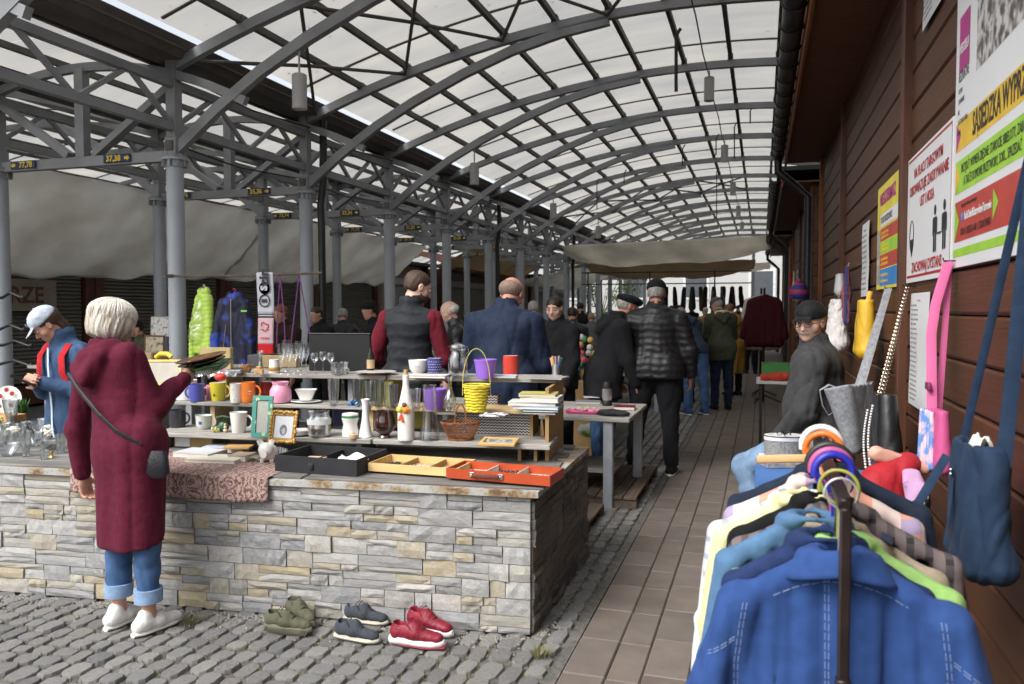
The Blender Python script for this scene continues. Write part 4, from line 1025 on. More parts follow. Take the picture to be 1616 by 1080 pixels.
# patterned tablecloth over the edge
def cloth(nt,v):
    x,y,z=sep_(nt,v); P=.205
    fx=math_(nt,'PINGPONG',x,P/2); r=math_(nt,'POWER',math_(nt,'ADD',math_(nt,'POWER',math_(nt,'SUBTRACT',fx,P/2),2.0),math_(nt,'POWER',math_(nt,'SUBTRACT',math_(nt,'PINGPONG',z,.07),.03),2.0)),.5)
    w=math_(nt,'SINE',math_(nt,'MULTIPLY_ADD',noise_(nt,v,34,2),16,math_(nt,'MULTIPLY',r,230)))
    n=noise_(nt,v,160,2); f=math_(nt,'MULTIPLY_ADD',w,.16,math_(nt,'MULTIPLY',n,.9))
    return ramp_(nt,f,[(.25,(.10,.045,.04)),(.42,(.27,.17,.15)),(.62,(.44,.31,.27))])
CLO=nodeify('paisley_cloth',None,cloth,.9)
tcl=MB(); ua,ub=-2.12,-1.33
def clf(u,v):
    x=ua-.35+(ub-ua+.35)*u; 
    if v<.5: q=v/.5; return (x,.52-.56*q*1.0,CTOP+.0075)
    q=(v-.5)/.5; sag=.006*math.sin(x*22)+.004*math.sin(x*47); return (x,-.046+sag*q-.004*q,CTOP+.006-.125*q+.004*math.sin(x*9))
tcl.grid(clf,60,16); o=tcl.build('patterned_tablecloth',CLO,None,True,tuple(CORN),CA); tag(o,'brown and pink paisley cloth hanging over the stone counter edge','tablecloth')
md=o.modifiers.new('s','SOLIDIFY'); md.thickness=.002; md.offset=1
# books on the cloth
for (px,py,w,d,h,c,rz,lab,dz) in((330,732,.30,.17,.018,('ivory',(.66,.62,.52)),.02,'open ivory paperback spread at the front of the cloth',.003),
    (300,724,.24,.17,.028,('lightgrey',(.60,.62,.66)),-.1,'pale grey magazine pile left of the ivory book',.003),
    (350,716,.26,.14,.030,('bluewhite',(.55,.60,.68)),.12,'blue white magazine pile behind the ivory book',.003),
    (373,730,.11,.12,.034,('kraft',(.42,.31,.20)),0,'thick kraft brown paperback beside the dark case',.003),
    (372,720,.15,.10,.010,('orange',(.62,.36,.12)),.2,'thin orange booklet lying on the kraft paperback',.040)):
    p=spot(px,py,'T'); p.z+=dz; book(0,0,p,w,d,h,rz,COV(*c),lab,group='books on the patterned cloth')
t=thing('cardboard_box','cardboard box with a white printed lid and green ring behind the books','box',spot(287,708,'T',.0),CA)
MB().box((.05,.14,.035),(.26,.20,.065),bev=.002).build('carton',mat('kraft_card',(.42,.29,.12),.8),t,False); MB().box((.045,.138,.070),(.255,.20,.006)).build('lid',mat('white_card',(.68,.70,.70),.6),t,False)
MB().lathe([(.035,.0735),(.035,.0745),(.060,.0745),(.060,.0735)],24,(.04,.13,0),sy=.6).build('ring_print',mat('green_print',(.12,.28,.10)),t)
MB().box((-.02,.038,.036),(.10,.004,.06)).build('side_print',mat('white_card',(.6,.6,.6)),t,False)
b=MB(); b.tube([(-.03,0,.02),(.0,.012,.024),(.03,.0,.02)],[(.004,.018),(.01,.022),(.004,.018)],8); o=b.build('glasses_case',mat('taupe_case',(.24,.22,.16),.5),None,True,spot(402,730,'T',.02)); tag(o,'taupe hinged glasses case beside the piggy bank','case')
# dishes held up behind: gilt frame, green dish, plastic bag
pframe('gold_tray','large pale picture in a gold frame standing behind the woman in the maroon tunic',spot(246,612,.98,.2),.36,.20,.02,GOLD,mat('pale_picture',(.50,.47,.40),.6,col2=(.36,.33,.27),scale=7),.35,YAW)
o=MB().tube([(-.05,0,0),(-.02,0,.02),(.03,0,.02),(.055,0,.002)],.013,8).build('rubber_duck_clip',mat('bright_yellow',(.78,.62,.03),.4),None,True,spot(258,566,1.28,.1)); tag(o,'bright yellow curved clip on top of the gold frame','clip')
b=MB(); q=random.Random(6)
b.grid(lambda u,v:((u-.5)*.30+.01*math.sin(v*9),(v-.5)*.16,.03+.035*math.sin(PI*u)*math.sin(PI*v)+.012*math.sin(u*23+v*17)+.010*math.sin(u*41-v*13)),26,14); o=b.build('plastic_wrap',GLC,None,True,spot(328,600,ZC-.02,.05)); tag(o,'crumpled clear plastic wrapping at the left end of the top tier','wrapping')
o=MB().ball((0,0,.03),.03,10,(1.2,1,.8)).build('red_trinket',mat('tomato_red',(.70,.05,.03),.4),None,True,spot(348,604,ZC-.02,.03)); tag(o,'small tomato red trinket among the plastic wrapping','trinket')
o=MB().tube([(-.03,0,.015),(0,0,.022),(.035,0,.012)],[(.010,.010),(.015,.013),(.008,.008)],8).build('pink_rattle',mat('dusty_pink',(.55,.22,.27),.5),None,True,spot(352,590,'C',.02),.5); tag(o,'dusty pink plastic toy at the left end of the top tier','toy')
o=MB().box((0,0,.012),(.12,.05,.022),bev=.003).build('steel_box',mat('steel_grey',(.30,.32,.34),.35,.6),None,False,spot(368,590,'C',.03),.2); tag(o,'flat grey metal box beside the pink toy','box')
t=thing('silver_cup','silver pencil cup packed with coloured pens at the right end of the top tier','pen cup',spot(877,594,'C',.10),0); s=mpp(t.location)
MB().lathe([(1e-6,0),(6*s,0),(6*s,17*s),(5.4*s,17*s),(5.4*s,2*s),(1e-6,2*s)],16).build('cup_body',mat('brushed_steel',(.6,.6,.6),.3,.9),t)
for k in range(16):
    a=k*2.4; MB().tube([(math.cos(a)*3*s,math.sin(a)*3*s,3*s),(math.cos(a)*(6+k%3)*s*1.3,math.sin(a)*6*s,(27+k%4)*s)],.004,6).build('pen',mat('pen_%d'%(k%5),[(.05,.07,.4),(.6,.06,.06),(.65,.5,.05),(.1,.35,.12),(.6,.2,.35)][k%5],.4),t)
# glassware clutter at the left end
gl=[(18,672,24,40,'fl','tall fluted crystal vase behind the clutter',1),(60,690,34,26,'b','round glass bowl in the middle of the crystal clutter',0),(82,712,44,16,'w','wide shallow cut glass dish near the maroon tunic',0),(12,722,36,20,'w','shallow glass dish at the front left corner',0),
 (41,722,19,40,'fl','pointed oval glass vase at the front of the crystal',0),(23,708,15,26,'t','small ribbed glass left of the oval vase',0),(8,706,15,26,'t','small ribbed glass at the very left',0),(55,706,26,22,'b','cut glass bowl behind the shallow dish',0),(95,690,18,18,'b','little glass bowl tucked beside the tunic',0),(70,726,14,14,'t','tiny shot glass near the brass ornament',0),(5,690,22,20,'b','glass sugar bowl at the left edge',0),(33,690,20,22,'t','clear tumbler beside the tall vase',0),(96,716,16,30,'t','glass beaker half hidden by the tunic',0)]
for px,py,w,h,k,lab,_ in gl:
    pr={'fl':[(.55,0),(.6,.05),(.5,.12),(.8,.5),(1,1)],'b':[(.4,0),(.5,.08),(.9,.5),(1,1)],'w':[(.4,0),(.5,.1),(1,.7),(1.02,1)],'t':[(.7,0),(.75,.05),(1,1)]}[k]
    jar('crystal_piece',px,py,'T',w,h,pr,GLC,lab,'glassware',12,group='crystal glassware on the left end of the counter')
for (px,py,w,h,m,lab) in((78,694,28,26,mat('porcelain_lace',(.70,.66,.58),.4,var=.2,scale=60,bump=.8),'cream porcelain rose ornament among the crystal'),(22,694,30,22,mat('porcelain_lace',(.70,.66,.58)),'white porcelain lace ornament among the crystal'),(88,672,20,26,mat('porcelain_lace',(.7,.66,.58)),'tall white shell shaped ornament by the tunic'),(2,680,16,26,mat('citrine',(.45,.42,.16),.3,var=.3),'yellowish glass pear at the left picture edge')):
    p=spot(px,py,'T'); s=mpp(p); b=MB(); q=random.Random(int(px))
    for k in range(26): a=q.uniform(0,2*PI); e=q.random()*PI/2; b.ball((math.cos(a)*math.cos(e)*w*.36*s,math.sin(a)*math.cos(e)*w*.36*s,h*.25*s+math.sin(e)*h*.5*s),w*.16*s,6,(1,1,.7))
    o=b.build('porcelain_ornament',m,None,True,spot(px,py,'T',w*s/2)); tag(o,lab,'ornament')
t=thing('decorated_plate','white plate painted with red poppies standing on edge at the left','plate',spot(14,660,'T',.25),YAW+.1)
T=Matrix.Rotation(PI/2-.2,3,'X'); MB().lathe([(1e-6,.006),(.07,.004),(.11,.016),(.11,.019),(.07,.008),(1e-6,.01)],32,(0,0,.12),M=T).build('plate_disc',WH,t)
b=MB()
for (x,z) in((-.05,.15),(.04,.17),(.03,.08),(-.06,.07),(0,.2)): b.lathe([(1e-6,.0),(.018,.0)],10,(x,-.024,z),M=T)
b.build('poppy_print',mat('poppy_red',(.55,.06,.03)),t)
t=thing('brass_candlestick','tiny brass star shaped candle holder at the counter edge','candle holder',spot(82,722,'T',.01),0)
b=MB(); b.lathe([(.016,0),(.012,.006),(.004,.012),(.004,.022),(.011,.028),(.010,.036)],12)
b.build('holder',mat('brass',(.55,.38,.10),.3,.9),t)
o=MB().box((0,0,.03),(.26,.16,.05),bev=.004).build('wooden_box',mat('orange_wood',(.50,.27,.10),.6,var=.2,scale=6,stretch=(1,5,5)),None,False,spot(6,672,'T',.25),.1); tag(o,'orange brown wooden box under the poppy plate','box')
b=MB(); q=random.Random(3)
for k in range(150):
    a=q.uniform(0,2*PI); blade(b,q.gauss(0,.02),q.gauss(0,.02),0,.05+.12*q.random(),.05*q.random(),a,.006)
o=b.build('green_plant',mat('leaf_green',(.05,.16,.03),.6,var=.3),None,True,spot(34,668,'T',.3)); tag(o,'small bushy green plant behind the poppy plate','plant')

# gravel and grit washed against the foot of the counter
b=MB(); q=random.Random(91)
for k in range(2600):
    u=-q.uniform(.0,3.9); v=-.03-abs(q.gauss(0,.045))-.02*q.random()
    if q.random()<.12: v-=q.random()*.25
    p=cw(u,v); r=q.uniform(.0025,.0075); z=.0
    if k%7==0: p=CORN+Vector((.03+abs(q.gauss(0,.03)),q.uniform(0,1.2),0))
    b.add([(p.x-r,p.y-r*.8,z),(p.x+r,p.y-r,z),(p.x+r*.9,p.y+r,z),(p.x-r*.8,p.y+r,z),(p.x,p.y,z+r*1.1)],[(0,1,4),(1,2,4),(2,3,4),(3,0,4)])
o=b.build('gravel',palette('gravel_grit',[(.20,.19,.17),(.30,.29,.26),(.25,.23,.20),(.34,.33,.31)],.9,.1,30,isl=True),None,False); tag(o,'fine pale gravel washed against the foot of the stone counter','gravel',kind='stuff')
# ================================================================ PEOPLE
class SDF:
    def __init__(s,lo,hi,vox):
        s.lo=np.array(lo,np.float32); s.vox=vox; s.n=[int(math.ceil((hi[i]-lo[i])/vox))+2 for i in range(3)]
        s.a=np.full(s.n,.06,np.float32); s.ax=[(s.lo[i]+vox*np.arange(s.n[i])).astype(np.float32) for i in range(3)]
    def _win(s,lo,hi,m):
        sl=[]
        for i in range(3):
            a=int((lo[i]-m-s.lo[i])/s.vox); b=int((hi[i]+m-s.lo[i])/s.vox)+2; a=max(0,min(a,s.n[i])); b=max(a,min(b,s.n[i])); sl.append(slice(a,b))
        X=s.ax[0][sl[0]][:,None,None]; Y=s.ax[1][sl[1]][None,:,None]; Z=s.ax[2][sl[2]][None,None,:]
        return tuple(sl),X,Y,Z
    def _put(s,sl,d,k,sub=False):
        A=s.a[sl]
        if A.size==0: return
        if sub: d=-d; h=np.maximum(k-np.abs(A-d),0)/k if k>0 else 0; s.a[sl]=np.maximum(A,d)+(h*h*k/4 if k>0 else 0)
        else: h=np.maximum(k-np.abs(A-d),0)/k if k>0 else 0; s.a[sl]=np.minimum(A,d)-(h*h*k/4 if k>0 else 0)
    def cone(s,a,b,ra,rb,k=.02,sq=None,f=1,sub=False):
        a=np.array(a,np.float32); b=np.array(b,np.float32); r=max(ra,rb); m=r+k+s.vox*2
        sl,X,Y,Z=s._win(np.minimum(a,b),np.maximum(a,b),m+.02); ab=b-a; L2=float(ab@ab)+1e-9
        dx,dy,dz=X-a[0],Y-a[1],Z-a[2]; t=np.clip((dx*ab[0]+dy*ab[1]+dz*ab[2])/L2,0,1)
        qx,qy,qz=dx-t*ab[0],dy-t*ab[1],dz-t*ab[2]; d2=qx*qx+qy*qy+qz*qz
        if sq is not None:
            c=qx*sq[0]+qy*sq[1]+qz*sq[2]; d2=d2+(f*f-1)*c*c
        s._put(sl,np.sqrt(d2)-(ra+(rb-ra)*t),k,sub); return s
    def ell(s,c,r,k=.015,M=None,sub=False):
        m=max(r); sl,X,Y,Z=s._win([c[i]-m for i in range(3)],[c[i]+m for i in range(3)],k+.02); dx,dy,dz=X-c[0],Y-c[1],Z-c[2]
        if M is not None:
            M=np.array(M)  # columns = local axes
            dx,dy,dz=(dx*M[0,0]+dy*M[1,0]+dz*M[2,0]),(dx*M[0,1]+dy*M[1,1]+dz*M[2,1]),(dx*M[0,2]+dy*M[1,2]+dz*M[2,2])
        k0=np.sqrt((dx/r[0])**2+(dy/r[1])**2+(dz/r[2])**2); k1=np.sqrt((dx/r[0]**2)**2+(dy/r[1]**2)**2+(dz/r[2]**2)**2)+1e-6
        s._put(sl,(k0*(k0-1)/k1).astype(np.float32),k,sub); return s
    def plane(s,p,n):      # keep the side n points to
        X=s.ax[0][:,None,None]; Y=s.ax[1][None,:,None]; Z=s.ax[2][None,None,:]
        d=-((X-p[0])*n[0]+(Y-p[1])*n[1]+(Z-p[2])*n[2]); s.a=np.maximum(s.a,d.astype(np.float32)); return s
    def mesh(s,name,m,disp=None,smooth=True):
        s.a[0]=s.a[-1]=.06; s.a[:,0]=s.a[:,-1]=.06; s.a[:,:,0]=s.a[:,:,-1]=.06
        g=vdb.FloatGrid(.06); g.copyFromArray(np.ascontiguousarray(s.a)); P,Q=g.convertToQuads(isovalue=0.0)
        P=P*s.vox+s.lo; me=bpy.data.meshes.new(name); Q=Q[:,::-1]
        me.vertices.add(len(P)); me.vertices.foreach_set('co',P.astype(np.float32).ravel()); me.loops.add(Q.size); me.loops.foreach_set('vertex_index',Q.astype(np.int32).ravel())
        me.polygons.add(len(Q)); me.polygons.foreach_set('loop_start',np.arange(0,Q.size,4,dtype=np.int32)); me.update(calc_edges=True)
        if disp is not None:
            N=np.empty(len(P)*3,np.float32); me.vertices.foreach_get('normal',N); N=N.reshape(-1,3)
            # orientation check: outward normal must leave the centre on average
            c=P.mean(0); 
            P=P+N*disp(P,N)[:,None]; me.vertices.foreach_set('co',P.astype(np.float32).ravel()); me.update()
        me.materials.append(m); 
        if smooth: me.shade_smooth()
        return me
def folds(amp,freq=14,seed=0,zs=.55,puff=None,fine=.35,floor=-.009,ztop=None):
    r=np.random.RandomState(seed); W=r.normal(size=(5,3)); W/=np.linalg.norm(W,axis=1)[:,None]; ph=r.uniform(0,6,5)
    def f(P,N):
        q=P*np.array([1,1,zs]); d=0
        w=.5*np.sin(q@W[3]*freq*1.1+ph[3])+.5*np.sin(q@W[4]*freq*.7+ph[4])
        for i in range(3): 
            x=np.sin(q@W[i]*freq*(1+.35*i)+2.2*w+ph[i]); d=d+(1-np.abs(x))**2.6*(.75 if i else 1)
        d=amp*(d/1.3-.30); d+=amp*fine*np.sin(q@W[1]*freq*4+3*w)*np.sin(q@W[2]*freq*3.3+ph[0])
        if puff:
            sp,pa=puff; z=P[:,2]+.006*np.sin(P[:,0]*30); d=d+pa*(np.abs(np.sin(PI*z/sp))**.55-.62)
        d=np.maximum(d,floor)
        if ztop is not None: d=d*np.clip((ztop-P[:,2])/.22,.12,1)
        return d
    return f
SKIN=mat('skin',(.50,.27,.19),.5,var=.08,scale=18,spec=.35); SKIN2=mat('skin_ruddy',(.48,.22,.16),.5,var=.12,scale=18); SKINP=mat('skin_pale',(.58,.36,.28),.5,var=.06,scale=18)
def FAB(n,c,**k):
    a=dict(rough=.85,var=.16,scale=26,bump=.55,bscale=26,sheen=.03,spec=.12); a.update(k); return mat('fabric_'+n,c,**a)
def V3(*a): return Vector(a)
def person(label,loc,rz,H=1.72,lean=0,lat=0,head=(0,0),armR=((.15,.1,-1),(.05,.3,-1)),armL=((-.15,.1,-1),(-.05,.3,-1)),legR=((.03,0,-1),(0,0,-1)),legL=((-.03,0,-1),(0,0,-1)),
           top=None,bottom=None,shoes=None,hair=None,skin=None,res=1.0,hat=None,build=1.0,face=True,hands=True,group=None,hipz=None,fing=.6,belly=0,neckfwd=0,beard=None,glasses=False,moustache=None,feet=True,curl=None):
    skin=skin or SKIN; t=thing('person',label,'person',loc,rz,group); s=H/1.75; bw=build
    hz=hipz if hipz is not None else .525*H
    hip=V3(0,0,hz); RL=Matrix.Rotation(-lean,3,'X')@Matrix.Rotation(lat,3,'Y')
    T=lambda x,y,z: hip+RL@(V3(x,y,z)*s)       # torso frame, z up from the hip centre, for a 1.75 m person
    cr=(RL@V3(0,0,1)); fw=(RL@V3(0,1,0)); sd=(RL@V3(1,0,0))
    shR,shL=T(.170*bw,-.01,.468),T(-.170*bw,-.01,.468)
    def limb(st,dirs,l1,l2): 
        a=V3(*dirs[0]).normalized()*l1*s; b=V3(*dirs[1]).normalized()*l2*s; return st,st+a,st+a+b
    AR=limb(shR,armR,.29,.25); AL=limb(shL,armL,.29,.25)
    hR,hL=V3(.09*s*bw,0,hz),V3(-.09*s*bw,0,hz)
    LR=limb(hR,legR,.43,.42); LL=limb(hL,legL,.43,.42)
    nb=T(0,.0+neckfwd*.3,.55); nk=T(0,.025+neckfwd*.7,.603); 
    HM=Matrix.Rotation(head[1],3,'Z')@Matrix.Rotation(-head[0],3,'X'); hc=nk+V3(0,neckfwd*.3*s,0)+HM@V3(0,.018,.102)*s
    h=lambda x,y,z: hc+HM@(V3(x,y,z)*s)
    pts=[*AR,*AL,*LR,*LL,hc]; lo=[min(p[i] for p in pts)-.17 for i in range(3)]; hi=[max(p[i] for p in pts)+.17 for i in range(3)]; lo[2]=min(lo[2],-.02); hi[2]+=.03; lo[1]-=.04; hi[1]+=.1
    lo[0]-=.04; hi[0]+=.04
    HA=np.array(HM)
    # ---- body
    v=.0062*res; S=SDF(lo,hi,v); fz=list(fw)
    S.cone(T(0,0,.02),T(0,0,.16),.105*s*bw,.095*s*bw,.05,sq=fz,f=1.3); S.cone(T(0,0,.16),T(0,.0,.40),.095*s*bw,.125*s*bw,.05,sq=fz,f=1.35); S.cone(T(-.11,0,.47),T(.11,0,.47),.05*s,.05*s,.05)
    for (a,b,c) in(AR,AL): S.cone(a,b,.047*s,.037*s,.03); S.cone(b,c,.037*s,.026*s,.02)
    for (a,b,c) in(LR,LL): S.cone(a,b,.070*s*bw,.044*s,.02); S.cone(b,b+(c-b)*.35,.044*s,.044*s,.015); S.cone(b+(c-b)*.35,c,.044*s,.033*s,.015); S.cone(c,c+V3(0,.10,-.045)*s if hipz is None or True else c,.032*s,.028*s,.02)
    S.cone(nb,nk+HM@V3(0,0,.03)*s,.056*s,.052*s,.03)
    S.ell(h(0,-.012,.028),(.073*s,.094*s,.080*s),.02,HA); S.ell(h(0,.020,-.030),(.058*s,.066*s,.078*s),.03,HA); S.cone(h(0,.055,-.085),h(0,.045,-.075),.022*s,.026*s,.03)
    S.cone(h(-.03,.02,-.07),h(.03,.02,-.07),.026*s,.026*s,.02)
    if face:
        S.ell(h(.031,.083,.004),(.017*s,.012*s,.012*s),.010,HA,sub=True); S.ell(h(-.031,.083,.004),(.017*s,.012*s,.012*s),.010,HA,sub=True)
        S.cone(h(0,.080,.008),h(0,.100,-.030),.007*s,.0125*s,.012); S.cone(h(-.012,.090,-.034),h(.012,.090,-.034),.007*s,.007*s,.006)
        S.cone(h(-.034,.070,.024),h(.034,.070,.024),.012*s,.012*s,.012)
        S.cone(h(-.014,.082,-.054),h(.014,.082,-.054),.0055*s,.0055*s,.005); S.cone(h(-.011,.081,-.064),h(.011,.081,-.064),.006*s,.006*s,.005); S.cone(h(-.02,.090,-.0592),h(.02,.090,-.0592),.0028*s,.0028*s,.002,sub=True)
        for sg in(-1,1): S.ell(h(sg*.048,.045,-.03),(.018*s,.022*s,.020*s),.02,HA)
    for sg in(-1,1):
        S.ell(h(sg*.076,-.004,-.005),(.009*s,.018*s,.030*s),.006,HA); S.ell(h(sg*.083,-.001,-.003),(.004*s,.009*s,.018*s),.004,HA,sub=True)
    hd=[]
    for (e,w,sg) in((AR[1],AR[2],1),(AL[1],AL[2],-1)):
        f=(w-e).normalized(); pn=V3(-sg,0,0); pn=(pn-f*pn.dot(f)); pn=pn.normalized() if pn.length>.2 else V3(0,0,-1).cross(f).normalized()
        if curl and curl.get(sg): pn=V3(*curl[sg]); pn=(pn-f*pn.dot(f)).normalized()
        sdv=f.cross(pn).normalized()*(-sg if f.cross(pn).y<0 else 1)
        if sdv.dot(V3(0,1,.3))<0: sdv=-sdv
        hd.append((w,f,pn,sdv))
        S.cone(w,w+f*.045*s,.024*s,.032*s,.02,sq=list(pn),f=1.7); S.cone(w+f*.045*s,w+f*.08*s,.034*s,.036*s,.015,sq=list(pn),f=2.2)
        if hands:
            for q,(off,ln) in enumerate(((.030,.068),(.010,.078),(-.010,.072),(-.029,.055))):
                p0=w+f*.085*s+sdv*off*s; d1=(f*math.cos(fing*.5)+pn*math.sin(fing*.5)).normalized(); d2=(f*math.cos(fing*1.5)+pn*math.sin(fing*1.5)).normalized(); d3=(f*math.cos(fing*2.3)+pn*math.sin(fing*2.3)).normalized()
                p1=p0+d1*ln*.45*s; p2=p1+d2*ln*.32*s; p3=p2+d3*ln*.25*s
                S.cone(p0,p1,.0090*s,.0084*s,.003); S.cone(p1,p2,.0084*s,.0078*s,.003); S.cone(p2,p3,.0078*s,.0068*s,.003)
            th=w+f*.03*s+sdv*.026*s; td=(f*.65+sdv*.65+pn*.35).normalized(); t1=th+td*.045*s; t2=t1+(f*.8+sdv*.1+pn*.5).normalized()*.032*s
            S.cone(th,t1,.013*s,.0105*s,.008); S.cone(t1,t2,.0105*s,.008*s,.003)
        else: S.cone(w+f*.08*s,w+f*.15*s+pn*.02*s,.033*s,.022*s,.015,sq=list(pn),f=1.8)
    link('body',S.mesh('body',skin),t)
    if face:
        for sg in(-1,1):
            e=MB(); e.ball(h(sg*.031,.0755,.003),.0118*s,8); eo=e.build('eye',mat('eye_white',(.55,.52,.50),.2),t)
            e=MB(); e.ball(h(sg*.031,.0845,.003),.0052*s,6); e.build('iris',mat('iris_dark',(.03,.02,.015),.15),eo)
            e=MB(); e.tube([h(sg*.014,.0885,.026),h(sg*.030,.0925,.031),h(sg*.048,.081,.024)],[.0028*s,.0036*s,.0018*s],6); e.build('eyebrow',hair[1] if hair and hair[1] else mat('brow_dark',(.06,.04,.03),.8),t)
            e=MB(); e.tube([h(sg*.019,.0865,.007),h(sg*.031,.0905,.011),h(sg*.044,.082,.006)],.0020*s,5); e.build('eyelid',skin,t)
        e=MB(); e.tube([h(-.022,.0835,-.0595),h(-.008,.0905,-.0575),h(.008,.0905,-.0575),h(.022,.0835,-.0595)],[.002*s,.0038*s,.0038*s,.002*s],6); e.build('lips',mat('lip',(.36,.13,.11),.45),t)
    # ---- trousers
    g=2.0 if res<1.6 else 1.5
    if bottom:
        m,rad,endf=bottom[:3]; S=SDF([lo[0],lo[1],lo[2]],[hi[0],hi[1],hz+.3],.0062*res*g)
        S.cone(V3(-.045*s*bw,0,hz+.02),V3(.045*s*bw,0,hz+.02),.125*s*bw,.125*s*bw,.04,sq=(0,1,0),f=1.1); S.cone(T(0,-.005,.06),T(0,0,.14),.135*s*bw,.13*s*bw,.04,sq=fz,f=1.15)
        for (a,b,c) in(LR,LL):
            S.cone(a,b,.103*s*bw*rad,.070*s*rad,.05); e=b+(c-b)*endf; S.cone(b,e,.070*s*rad,.058*s*rad*(bottom[3] if len(bottom)>3 else 1),.02)
            n_=(b-c).normalized()
        S.plane((0,0,min(LR[1].z+(LR[2].z-LR[1].z)*endf,LL[1].z+(LL[2].z-LL[1].z)*endf)) if abs((LR[2]-LR[1]).normalized().z)>.8 else (0,0,.05),(0,0,1))
        link('trousers',S.mesh('trousers',m,folds(.011*s,14,len(label),.9,floor=-.0035)),t)
    # ---- feet / shoes
    if feet:
        for (a,b,c),nm,yaw_ in((LR,'shoe',-.12),(LL,'shoe',.12)):
            d=(Matrix.Rotation(yaw_,3,'Z')@V3(0,1,0)); dn=(c-b).normalized()
            b0=V3(c.x,c.y,0)-d*.055*s; S=SDF(list(b0-V3(.13,.13,.03)),list(b0+V3(.13,.36,.17)+V3(0,0,0)),.0058*res)
            S.cone(b0+V3(0,0,.045),b0+d*.10*s+V3(0,0,.05),.040*s,.044*s,.02); S.cone(b0+d*.10*s+V3(0,0,.042),b0+d*.21*s+V3(0,0,.030),.046*s,.034*s,.02,sq=(0,0,1),f=1.15)
            S.cone(b0+d*.03+V3(0,0,.05),b0+d*.03+V3(0,0,.085),.040*s,.038*s,.02); S.plane((0,0,.012),(0,0,1))
            mt,ms=shoes if shoes else (FAB('black',(.02,.02,.022)),BLACKM)
            so=link('shoe',S.mesh('shoe',mt),t)
            k=MB(); k.tube([b0-d*.040*s+V3(0,0,.012),b0+V3(0,0,.012),b0+d*.10*s+V3(0,0,.012),b0+d*.17*s+V3(0,0,.012),b0+d*.235*s+V3(0,0,.012),b0+d*.252*s+V3(0,0,.012)],[(.012,.018*s),(.012,.041*s),(.012,.046*s),(.012,.047*s),(.012,.026*s),(.010,.008)],14,side=(0,0,1)); k.build('sole',ms,so)
    # ---- top garment
    if top:
        o=top; m=o['m']; ln=o.get('len',.0); r=o.get('r',1.0); sm=o.get('sm',m); S=SDF([lo[0]-.03,lo[1]-.05,max(lo[2],0)],[hi[0]+.03,hi[1]+.04,hi[2]],.0062*res*g)
        sr=o.get('sr',1.0); fl=o.get('flare',1.0)
        S.cone(T(0,0,.14),T(0,.0,.41),(.135+.02*belly)*s*bw*r,.150*s*bw*r,.05,sq=fz,f=1.28); S.cone(T(0,0,.02),T(0,.005,.20),.150*s*bw*r*fl,(.145+.02*belly)*s*bw*r,.05,sq=fz,f=1.2)
        if belly: S.ell(T(0,.05+.03*belly,.12),(.13*s,.10*s,.16*s),.06)
        S.cone(T(-.10*bw,-.01,.43),T(.10*bw,-.01,.43),.075*s*r,.075*s*r,.06)
        for sg in(-1,1): S.cone(T(sg*.02,-.01,.515),T(sg*.150*bw,-.01,.468),.062*s,.064*s*r,.035)
        S.cone(T(-.062*bw,0,.02),T(.062*bw,0,.02),.135*s*bw*r,.135*s*bw*r,.05,sq=fz,f=1.05)
        if ln>0:   # skirts of a coat hang straight down from the hip
            for sg in(-1,1): S.cone(V3(sg*.068*s*bw,0,hz+.06),V3(sg*.066*s*bw*fl,0,hz-ln),.130*s*bw*r,.128*s*bw*r*fl,.05,sq=(0,1,0),f=1.02)
        slv=o.get('sleeves',True)
        def sleeves(S):
            for (a,b,c) in(AR,AL):
                e=b+(c-b)*o.get('sl',.95); S.cone(a,b,.064*s*r*sr,.056*s*r*sr,.05); S.cone(b,e,.058*s*r*sr,.046*s*r*sr,.02)
        if slv is True: sleeves(S)
        if o.get('hood'):
            pr=None
            for k in range(13):
                a=-PI/2+2*PI*k/12; p=T(.092*math.cos(a),.085*math.sin(a)-.01,.548-.022*math.sin(a)*(-1 if math.sin(a)<0 else 1.6)); rr_=(.036+.012*max(0,-math.sin(a)))*s
                if pr is not None: S.cone(pr[0],p,pr[1],rr_,.022)
                pr=(p,rr_)
            S.cone(T(-.085,-.115,.50),T(0,-.150,.415),.040*s,.036*s,.02); S.cone(T(.085,-.115,.50),T(0,-.150,.415),.040*s,.036*s,.02); S.ell(T(0,-.115,.47),(.085*s,.035*s,.06*s),.02)
        cz=o.get('collar',.045)
        if cz: S.cone(T(0,.0,.52),T(0,.012,.545+cz),.088*s,.083*s,.02)
        S.cone(T(0,.0,.58),T(0,.03,.80),.059*s,.060*s,.010,sub=True)
        if o.get('cut') is None:
            if ln>0: S.plane((0,0,hz-ln),(0,o.get('tail',0),1))
            else: p=T(0,0,-.02-ln*0+o.get('hem',0)); S.plane(list(p),list(cr))
        link(o.get('name','jacket'),S.mesh('jacket',m,folds(o.get('amp',.008)*s*1.55,o.get('freq',13),hash_(label),o.get('zs',.5),o.get('puff'))),t)
        if slv=='split':
            S=SDF([lo[0]-.03,lo[1]-.05,max(lo[2],0)],[hi[0]+.03,hi[1]+.04,hi[2]],.0062*res*g); sleeves(S); link('sleeves',S.mesh('sleeves',sm,folds(.008*s,17,3,.6)),t)
